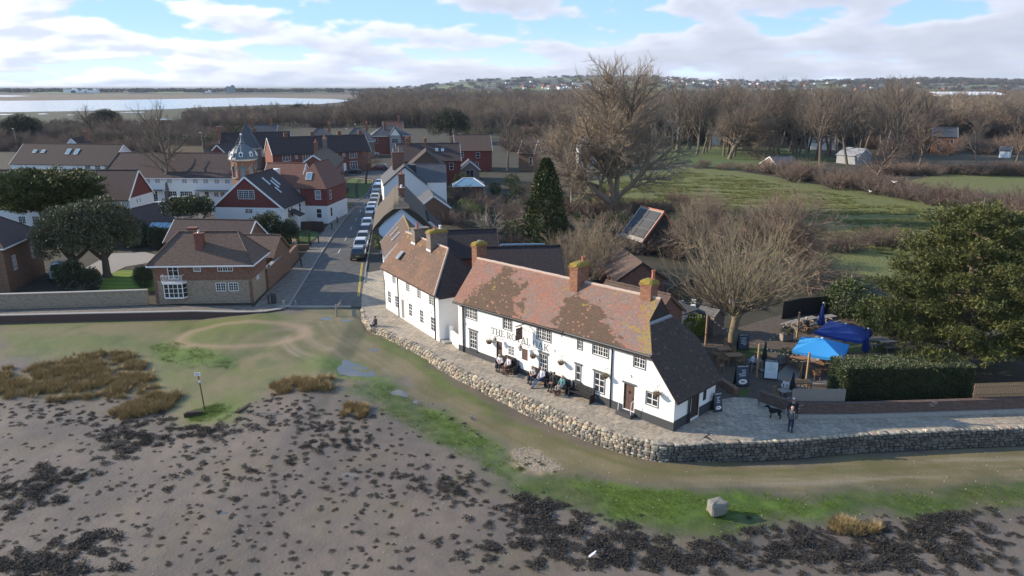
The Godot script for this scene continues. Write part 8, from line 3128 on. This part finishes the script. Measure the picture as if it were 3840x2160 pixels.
# ---------------------------------------------------------------- foreshore
func make_shore_things()->void:
	var q:=RandomNumberGenerator.new()
	q.seed=44
	# seaweed: ragged low clumps of fronds
	var weeds:=[]
	for v in 4:
		var b:=MB.new()
		for i in 120:
			var a:=q.randf()*TAU
			var r:=sqrt(q.randf())*(0.5+0.25*sin(a*3.0+v))
			var p:=Vector3(cos(a)*r,0.05+0.13*(1.0-r)*q.randf(),sin(a)*r*0.7)
			var d:=Vector3(cos(a)+q.randfn()*0.7,q.randf_range(-0.25,0.5),sin(a)+q.randfn()*0.7).normalized()
			var w:=d.cross(Vector3(q.randfn()*0.4,1,q.randfn()*0.4)).normalized()*q.randf_range(0.018,0.04)
			var l:=q.randf_range(0.09,0.2)
			b.k=Color(0.018,0.017,0.016).lerp(Color(0.060,0.050,0.040),pow(q.randf(),2.0))
			b.tri(p-w,p+w,p+d*l+w*0.6)
			b.tri(p-w,p+d*l+w*0.6,p+d*l-w*0.8)
		weeds.append(b.mesh())
	var spots:=[]
	# cx, cy, rx, ry, count, size; columns and rows of the picture at 2576 wide
	for e in [[330,1105,100,45,130,0.5],[540,1075,90,42,110,0.5],[480,1060,160,45,70,0.4],[1350,1300,130,55,190,0.6],[1480,1390,240,55,230,0.6],[1330,1262,75,25,50,0.5],[2330,1345,150,50,180,0.6],[2010,1375,160,45,120,0.55],[2230,1415,300,40,230,0.6],[1700,1415,170,40,110,0.6],[1780,1345,140,22,45,0.5],[90,1420,140,38,130,0.55],[60,1235,90,42,90,0.5],[150,1195,80,38,60,0.5],[215,1360,70,38,50,0.5],[880,1115,100,50,80,0.38],[770,1095,90,60,80,0.38],[640,1050,160,40,60,0.32],[120,1030,130,40,80,0.32],[250,1060,130,30,60,0.32],[950,1230,200,60,80,0.38],[560,1200,200,60,60,0.4],[1150,1250,100,40,45,0.42],[2480,1290,110,30,50,0.42],[1900,1330,120,20,45,0.4]]:
		for i in int(e[4]*(1.7 if e[0]<1300 else 1.25)):
			var ex:float=e[0]+q.randfn()*e[2]*0.55
			var ey:float=e[1]+q.randfn()*e[3]*0.55
			# ragged: only where the patch noise is high
			if nz.get_noise_2d(ex*0.28,ey*0.75)+q.randf_range(-0.07,0.07)>(0.04 if e[0]<1300 else 0.13):
				spots.append([ex,ey,e[5]*q.randf_range(0.5,1.5)])
	for i in 900:
		spots.append([q.randf_range(-30,1500),q.randf_range(1020,1449),q.randf_range(0.14,0.34)])
	for i in 320:
		spots.append([q.randf_range(1500,2600),q.randf_range(1310,1449),q.randf_range(0.16,0.4)])
	var trs:=[[],[],[],[]]
	for s in spots:
		var p:=px(s[0]*K,s[1]*K,-1.65)
		if p.z>-18.0 or p.z<z_shore(p.x)+6.0:
			continue
		p.y=beach(p.x,p.z)
		if soft_in(zones.green,flat(p),0.6)>0.55 and q.randf()<0.95 or soft_in(zones.track,flat(p),0.6)>0.5 or soft_in(zones.turf,flat(p),0.6)>0.6:
			continue
		var n:=q.randi() % 4
		trs[n].append(Transform3D(Basis(Vector3.UP,q.randf()*TAU).scaled(Vector3(s[2],s[2]*q.randf_range(0.8,1.3),s[2])),p))
	for i in 4:
		stuff("seaweed",weeds[i],M.vcloth,trs[i],"dark clumps of bladder seaweed strewn over the mud","seaweed")
	# dead marsh grass
	var tufts:=[]
	for v in 3:
		var b:=MB.new()
		for i in 46:
			var a:=q.randf()*TAU
			var r:=sqrt(q.randf())*0.22
			var p:=Vector3(cos(a)*r,0,sin(a)*r)
			var t:=p*1.8+Vector3(q.randfn()*0.06,q.randf_range(0.18,0.42),q.randfn()*0.06)
			var w:=Vector3(-sin(a),0,cos(a))*0.012
			b.k=Color(0.20,0.14,0.055).lerp(Color(0.38,0.29,0.14),q.randf())
			b.tri(p-w,p+w,t)
		tufts.append(b.mesh())
	var gt:=[[],[],[]]
	for z in [["marsh",1400],["marsh2",450],["marsh3",330],["marsh4",110],["marsh5",130]]:
		var poly:PackedVector2Array=zones[z[0]]
		var bb:=Rect2(poly[0],Vector2.ZERO)
		for e in poly:
			bb=bb.expand(e)
		var made:=0
		for i in z[1]*4:
			var p:=bb.position+Vector2(q.randf()*bb.size.x,q.randf()*bb.size.y)
			if not Geometry2D.is_point_in_polygon(p+Vector2(nz.get_noise_2d(p.x*4,p.y*4),nz.get_noise_2d(p.x*4+9,p.y*4))*0.9,poly):
				continue
			if nz.get_noise_2d(p.x*3.0+60.0,p.y*3.0)+q.randf_range(-0.2,0.2)<-0.05:
				continue
			made+=1
			if made>z[1]:
				break
			gt[i % 3].append(Transform3D(Basis(Vector3.UP,q.randf()*TAU).scaled(Vector3.ONE*q.randf_range(0.7,1.35)),Vector3(p.x,beach(p.x,p.y),p.y)))
	for i in 3:
		stuff("marsh_grass",tufts[i],M.vcloth,gt[i],"tawny dead marsh grass growing in patches on the foreshore","grass")
	# short algae and grass over the green ground
	var nap:=MB.new()
	for i in 26:
		var a:=q.randf()*TAU
		var r:=sqrt(q.randf())*0.16
		var p:=Vector3(cos(a)*r,0,sin(a)*r)
		var w:=Vector3(-sin(a),0,cos(a))*0.014
		nap.k=Color(0.06,0.105,0.010).lerp(Color(0.105,0.165,0.014),q.randf())
		nap.tri(p-w,p+w,p*1.5+Vector3(q.randfn()*0.03,q.randf_range(0.008,0.028),q.randfn()*0.03))
	var na:=[]
	for z in ["green","lime1","lime2","lime3","lime5"]:
		var poly:PackedVector2Array=zones[z]
		var bb:=Rect2(poly[0],Vector2.ZERO)
		for e in poly:
			bb=bb.expand(e)
		for i in (9000 if z=="green" else 1500):
			var p:=bb.position+Vector2(q.randf()*bb.size.x,q.randf()*bb.size.y)
			if Geometry2D.is_point_in_polygon(p,poly) and nz.get_noise_2d(p.x*2.0,p.y*2.0)+q.randf_range(-0.25,0.25)>-0.12 and absf(p.x)<8.0-p.y*0.8:
				na.append(Transform3D(Basis(Vector3.UP,q.randf()*TAU).scaled(Vector3.ONE*q.randf_range(0.7,1.5)),Vector3(p.x,beach(p.x,p.y),p.y)))
	stuff("green_weed",nap.mesh(),M.vcloth,na,"short bright green weed covering the upper foreshore","weed")
	# rough grass of the field
	var fg:=MB.new()
	for i in 40:
		var a:=q.randf()*TAU
		var r:=sqrt(q.randf())*0.5
		var p:=Vector3(cos(a)*r,0,sin(a)*r)
		var w:=Vector3(-sin(a),0,cos(a))*0.03
		fg.k=Color(0.085,0.115,0.03).lerp(Color(0.24,0.23,0.09),q.randf())
		fg.tri(p-w,p+w,p*1.2+Vector3(q.randfn()*0.1,q.randf_range(0.08,0.24),q.randfn()*0.1))
	var fa:=[]
	var fpoly:=ring([[2330,810],[2210,700],[2380,670],[2560,645],[2750,660],[2900,685],[3050,715],[3300,750],[3560,795],[3900,855],[3900,1000],[3300,950],[3080,930],[2700,870],[2500,850]],-0.03)
	var fb:=Rect2(fpoly[0],Vector2.ZERO)
	for e in fpoly:
		fb=fb.expand(e)
	for i in 26000:
		var p:=fb.position+Vector2(q.randf()*fb.size.x,q.randf()*fb.size.y)
		if Geometry2D.is_point_in_polygon(p,fpoly) and nz.get_noise_2d(p.x*0.35,p.y*1.1)+q.randf_range(-0.15,0.15)>0.0:
			fa.append(Transform3D(Basis(Vector3.UP,q.randf()*TAU).scaled(Vector3.ONE*q.randf_range(0.8,1.5)),Vector3(p.x,-0.03,p.y)))
	stuff("field_tufts",fg.mesh(),M.vcloth,fa,"rough grass tufts over the big field","grass")
	# pebbles and broken shell
	var peb:=stone_mesh(91)
	var pa:=[]
	for i in 900:
		var p:=px(q.randf_range(1290,1420)*K,q.randf_range(1130,1190)*K,-1.3)
		if soft_in(zones.gravel,flat(p),0.3)>0.4:
			pa.append(Transform3D(Basis(Vector3.UP,q.randf()*TAU).scaled(Vector3(1,0.6,0.8)*q.randf_range(0.04,0.12)),Vector3(p.x,beach(p.x,p.z),p.z)))
	for i in 700:
		var p:=px(q.randf_range(0,2576)*K,q.randf_range(880,1449)*K,-1.5)
		if p.z>z_shore(p.x)+1.0:
			pa.append(Transform3D(Basis(Vector3.UP,q.randf()*TAU).scaled(Vector3(1,0.6,0.8)*q.randf_range(0.03,0.10)),Vector3(p.x,beach(p.x,p.z),p.z)))
	stuff("pebbles",peb,mat("pebble",lin(0.40,0.35,0.28),0.9,M.t_grain,2.0),pa,"pale pebbles and shell scattered over mud and track","pebbles")
	# standing water
	var pm:=mat("puddle",lin(0.10,0.095,0.085),0.03)
	pm.metallic_specular=0.6
	for a in [[893,931,46,17,0.35],[1005,989,22,7,0.3],[1190,1050,10,7,0.5],[820,800,14,3,0.0],[870,806,12,3,0.1],[1050,1010,12,4,0.4],[940,880,12,3,0.2],[880,1195,22,4,0.1],[1000,1190,14,3,0.1],[1390,1295,10,4,0.1],[560,1290,14,4,0.1]]:
		var c:=px(a[0]*K,a[1]*K,-1.0)
		var hc:=beach(c.x,c.z)
		c=px(a[0]*K,a[1]*K,hc)
		c.y=beach(c.x,c.z)+0.008
		var r:=[]
		for i in 22:
			var an:=TAU*i/22.0
			var kk:=1.0+0.18*sin(an*3.0+a[0])+q.randf_range(-0.1,0.1)
			var ex:float=cos(an)*a[2]*kk
			var ey:float=sin(an)*a[3]*kk+cos(an)*a[3]*kk*a[4]*1.2
			var p:=px((a[0]+ex)*K,(a[1]+ey)*K,hc)
			r.append(Vector3(p.x,beach(p.x,p.z)+0.004,p.z))
		var b:=MB.new()
		for i in 22:
			b.trin(c,r[(i+1) % 22],r[i],Vector3.UP,Vector3.UP,Vector3.UP)
		struct("puddle",b,pm)
	# the boulder
	var sm:=MB.new()
	var pt:={}
	for i in 14:
		for j in 9:
			var a:=TAU*i/14.0
			var t:=PI*j/8.0
			var d:=Vector3(cos(a)*sin(t),cos(t),sin(a)*sin(t))
			var e:=Vector3(signf(d.x)*pow(absf(d.x),0.42),signf(d.y)*pow(absf(d.y),0.42),signf(d.z)*pow(absf(d.z),0.42))
			pt[[i,j]]=e*Vector3(0.52,0.42,0.4)*(1.0+0.14*nz.get_noise_3d(d.x*5.0,d.y*5.0,d.z*5.0)*2.0)
	for i in 14:
		for j in 8:
			var m:=(i+1) % 14
			sm.k=Color(0.25,0.24,0.205) if j<5 else Color(0.11,0.12,0.05)
			sm.quad(pt[[i,j+1]],pt[[i,j]],pt[[m,j]],pt[[m,j+1]])
	var bp:=px(2685,1945,-1.5)
	bp.y=beach(bp.x,bp.z)+0.36
	single("boulder",sm,vmat("boulder",0.95,M.t_grain,1.5),"squared grey boulder lying on the green weed","boulder",bp,0.3)
	# notice post in the mud
	var np:=px(770,1548,-1.5)
	np.y=beach(np.x,np.z)
	var nn:=thing("notice_post","leaning rusty post with small white notices standing in the mud","sign",np)
	var nb:=MB.new()
	nb.tube([Vector3(0,-0.3,0),Vector3(-0.1,1.6,0),Vector3(-0.2,2.95,0)],[0.05,0.045,0.045],8)
	part("post",nb,mat("rust",lin(0.16,0.085,0.055),0.9,M.t_grain,2.0),nn)
	var n1:=MB.new()
	n1.box(Vector3(-0.2,2.85,0.06),Vector3(0.42,0.26,0.02))
	part("notice",n1,M.white_paint,nn)
	var n2:=MB.new()
	n2.box(Vector3(-0.12,2.3,0.06),Vector3(0.14,0.2,0.02))
	part("notice",n2,M.white_paint,nn)
	var n3:=MB.new()
	for i in 3:
		n3.box(Vector3(-0.2,2.92-i*0.07,0.072),Vector3(0.3-i*0.05,0.02,0.004))
	part("print",n3,M.plinth,nn)
	# old timbers
	for t in [[700,1562,760,1556,0.35,"black rotten timber stub by the notice post"],[715,1560,690,1565,0.3,"second black timber stub in the mud"],[890,1563,945,1528,0.16,"half-buried timber baulk beside the notice post"]]:
		var a:=px(t[0],t[1],-1.5)
		var b:=px(t[2],t[3],-1.5)
		var m:=MB.new()
		m.bar(Vector3(0,t[4]*0.4,0),b-a+Vector3(0,t[4]*0.3,0),0.25,t[4])
		a.y=beach(a.x,a.z)
		single("old_timber",m,M.wood_dark,t[5],"timber",a)
	var gp:=px(2221,2112,-1.6)
	gp.y=beach(gp.x,gp.z)
	gull("white gull standing among the seaweed",gp,0.6,false)
	gull("white gull flying low over the hedgerow",px(3352,685,5.0),0.6,true)
	gull("white gull gliding over the field edge",px(3262,720,3.0),0.1,true)
func gull(label:String,at:Vector3,turn:float,fly:bool)->void:
	var n:=thing("gull",label,"gull",at,turn)
	var w:=Color(0.8,0.8,0.8)
	var g:=Color(0.4,0.42,0.45)
	var y:=0.2 if not fly else 0.0
	var B:=[[Vector3(0.12,y+0.05,0),Vector3(-0.12,y,0),0.07,0.05,w],[Vector3(0.14,y+0.1,0),Vector3(0.2,y+0.14,0),0.04,0.04,w],[Vector3(0.22,y+0.14,0),Vector3(0.28,y+0.13,0),0.018,0.01,Color(0.5,0.4,0.05)],[Vector3(-0.12,y,0),Vector3(-0.26,y-0.01,0),0.035,0.015,w]]
	if fly:
		for s in [-1.0,1.0]:
			B.append([Vector3(0.05,y+0.05,s*0.05),Vector3(0.1,y+0.25,s*0.35),0.045,0.04,w])
			B.append([Vector3(0.1,y+0.25,s*0.35),Vector3(-0.05,y+0.22,s*0.68),0.04,0.015,g])
	else:
		for s in [-1.0,1.0]:
			B.append([Vector3(0.06,y+0.05,s*0.05),Vector3(-0.2,y,s*0.05),0.045,0.02,g])
			B.append([Vector3(0.0,y-0.03,s*0.03),Vector3(0.0,0.01,s*0.03),0.014,0.012,Color(0.4,0.25,0.2)])
	part("body",skin_mesh(B,0.018,0.02),M.vcloth,n)
# ---------------------------------------------------------------- far things
func make_distance()->void:
	var q:=RandomNumberGenerator.new()
	q.seed=70
	# warehouses on the plain
	for a in [[3530,372,3780,370,12.0,M.render_white,"long white warehouse roof on the plain below the hills",-820.0],[3270,372,3440,370,9.0,M.lead,"blue-grey warehouse left of the dark cypress",-850.0],[3085,374,3225,373,9.0,M.render_white,"pale warehouse glimpsed through the grove tops",-860.0],[2900,372,2990,372,8.0,M.lead,"low pale shed left of the warehouses",-880.0]]:
		var A:=pxz(a[0],a[1],a[7])
		var B:=pxz(a[2],a[3],a[7])
		var n:=thing("warehouse",a[6],"warehouse",Vector3(A.x,0,a[7]))
		var w:float=B.x-A.x
		var b:=MB.new()
		b.box(Vector3(w/2,a[4]/2,-25),Vector3(w,a[4],50))
		part("wall",b,a[5],n)
		var r:=MB.new()
		r.slope(Vector3(-0.5,a[4],0.5),Vector3(w+0.5,a[4],0.5),Vector3(w+0.5,a[4]+3.5,-25),Vector3(-0.5,a[4]+3.5,-25),0.3)
		part("roof",r,M.render_dim,n)
	# hillside houses
	var hb:=MB.new()
	hb.box(Vector3(0,3,0),Vector3(11,6,9))
	var rb:=MB.new()
	rb.slope(Vector3(-6,6,5),Vector3(6,6,5),Vector3(6,9.5,0),Vector3(-6,9.5,0),0.2)
	rb.slope(Vector3(6,6,-5),Vector3(-6,6,-5),Vector3(-6,9.5,0),Vector3(6,9.5,0),0.2)
	rb.tri(Vector3(5.5,6,4.5),Vector3(5.5,6,-4.5),Vector3(5.5,9.5,0))
	rb.tri(Vector3(-5.5,6,-4.5),Vector3(-5.5,6,4.5),Vector3(-5.5,9.5,0))
	var hm:=hb.mesh()
	var rm:=rb.mesh()
	for i in 170:
		var grp:=i % 3
		var p:=hill(q.randf_range(1560,3800),q.randf_range(0.2,0.75))
		if grp==0:
			p=hill(q.randf_range(1950,2330),q.randf_range(0.25,0.42))
		elif grp==1:
			p=hill(q.randf_range(2450,2880),q.randf_range(0.45,0.9))
		var n:=thing("hillside_house","small pale house on the far hillside","house",p,q.randf()*TAU,"houses on the far hillside")
		n.scale=Vector3.ONE*q.randf_range(0.8,1.3)
		part("wall",hm,M.render_white if q.randf()<0.6 else M.brick_orange,n)
		part("roof",rm,M.tiles_red if q.randf()<0.5 else M.slate,n)
	# trees along the skyline, clumps on the hill and the far shore
	var clump:=leaf_mesh("clump",[[Vector3(0,4,0),Vector3(6,4.5,6)],[Vector3(5,3,2),Vector3(5,3.5,5)],[Vector3(-5,3,-1),Vector3(5,3.2,5)]],260,2.2,Color(0.045,0.042,0.03),Color(0.085,0.075,0.05))
	var tr:=[]
	for i in 620:
		var f:=q.randf_range(0.05,1.0)
		if i % 4==0:
			f=1.0
		var ht:=hill(q.randf_range(1450,4000),f)
		tr.append(Transform3D(Basis(Vector3.UP,q.randf()*TAU).scaled(Vector3(1.5,1.0,1.5)*q.randf_range(0.6,1.3)),ht))
	for i in 170:
		var ht:=hill(3130.0+i*5.0,0.55+q.randf()*0.2)
		tr.append(Transform3D(Basis(Vector3.UP,q.randf()*TAU).scaled(Vector3.ONE*q.randf_range(1.5,2.4)),ht))
	for i in 420:
		var u:=q.randf_range(-300,1600)
		var z:=q.randf_range(-2600.0,-3600.0)
		var pp2:=pxz(u,330,z)
		pp2.y=-0.5
		tr.append(Transform3D(Basis(Vector3.UP,q.randf()*TAU).scaled(Vector3(2.2,q.randf_range(0.9,1.9),2.2)),pp2))
	stuff("skyline_trees",clump,M.leaf,tr,"far woods and hedges on the hills and the opposite shore","wood")
	for a in [[265,12.0,40.0,"white factory block on the far shore"],[300,8.0,50.0,"pale long sheds on the far shore"],[345,10.0,40.0,"grey and white works on the far shore"],[865,22.0,24.0,"tall grey block on the far shore mound"],[780,7.0,14.0,"small white building on the far shore"],[2180,12.0,70.0,"long white building on the hill's foot"]]:
		var p:=pxz(a[0],335,-2500.0)
		p.y=0
		if a[0]>2000:
			p=hill(a[0],0.4)
		var b:=MB.new()
		b.box(Vector3(0,a[1]/2,0),Vector3(a[2],a[1],20))
		b.box(Vector3(a[2]*0.3,a[1]+2,0),Vector3(a[2]*0.3,4,10))
		single("far_works",b,M.render_white if a[0]!=865 else M.lead,a[3],"building",p)
	# farm houses and sheds among the near trees
	house("farm_house","orange brick farmhouse with slate roof behind the bare trees",flat(px(3490,575)),flat(px(3580,578)),{"d":8.0,"e":5.5,"r":8.2,"roof":"gx","wall":M.brick_orange,"roofm":M.slate,"front":[[1.5,3.2,0.9,1.3,{"cols":1,"rows":2}],[5.0,3.2,0.9,1.3,{"cols":1,"rows":2}],[1.5,0.8,0.9,1.3,{"cols":1,"rows":2}]]})
	house("grey_barn","grey shed roof at the bottom of the field hedgerow",flat(px(2850,640)),flat(px(2915,655)),{"d":6.0,"e":2.0,"r":4.0,"roof":"gz","wall":M.brick_grey,"roofm":M.slate,"category":"shed"})
	house("green_shed","long pale green shed roof behind the russet hedge",flat(px(3135,610)),flat(px(3215,618)),{"d":6.0,"e":2.4,"r":4.2,"roof":"gx","wall":M.lead,"roofm":M.lead,"category":"shed"})
	house("white_lodge","white cottage between the grove trunks",flat(px(2670,545)),flat(px(2700,545)),{"d":6.0,"e":3.5,"r":6.0,"roof":"gz","wall":M.render_white,"roofm":M.slate})
	house("park_bungalow","low pale bungalow with grey roof behind the grove",flat(px(3040,560)),flat(px(3140,562)),{"d":8.0,"e":2.6,"r":4.6,"roof":"gx","wall":M.render_white,"roofm":M.slate})
	house("white_shed","small white shed at the right edge by the paddock",flat(px(3745,590)),flat(px(3785,592)),{"d":4.0,"e":2.2,"r":3.2,"roof":"gx","wall":M.render_white,"roofm":M.slate,"category":"shed"})
	house("white_house","tall pale house seen through the big pollard's branches",flat(px(2168,632)),flat(px(2245,632)),{"d":8.0,"e":5.6,"r":9.0,"roof":"gz","wall":M.render_dim,"roofm":M.slate,"front":[[3.0,3.0,1.2,1.4,{"lights":2,"cols":1,"rows":2}]]})
	house("brown_cottage","brown brick cottage by the bare trees left of the pollard",flat(px(1945,640)),flat(px(2000,642)),{"d":7.0,"e":4.6,"r":7.6,"roof":"gx","wall":M.brick_brown,"roofm":M.tiles_brown,"front":[[2.8,1.5,0.8,2.0,{"cols":1,"rows":2}]]})
func _ready()->void:
	make_light()
	make_materials()
	make_shore()
	make_zones()
	make_land()
	make_foreshore()
	make_pub()
	make_cottage()
	make_seawall()
	make_pavement()
	make_village()
	make_trees()
	make_street()
	make_cars()
	make_garden()
	make_people()
	make_shore_things()
	make_distance()
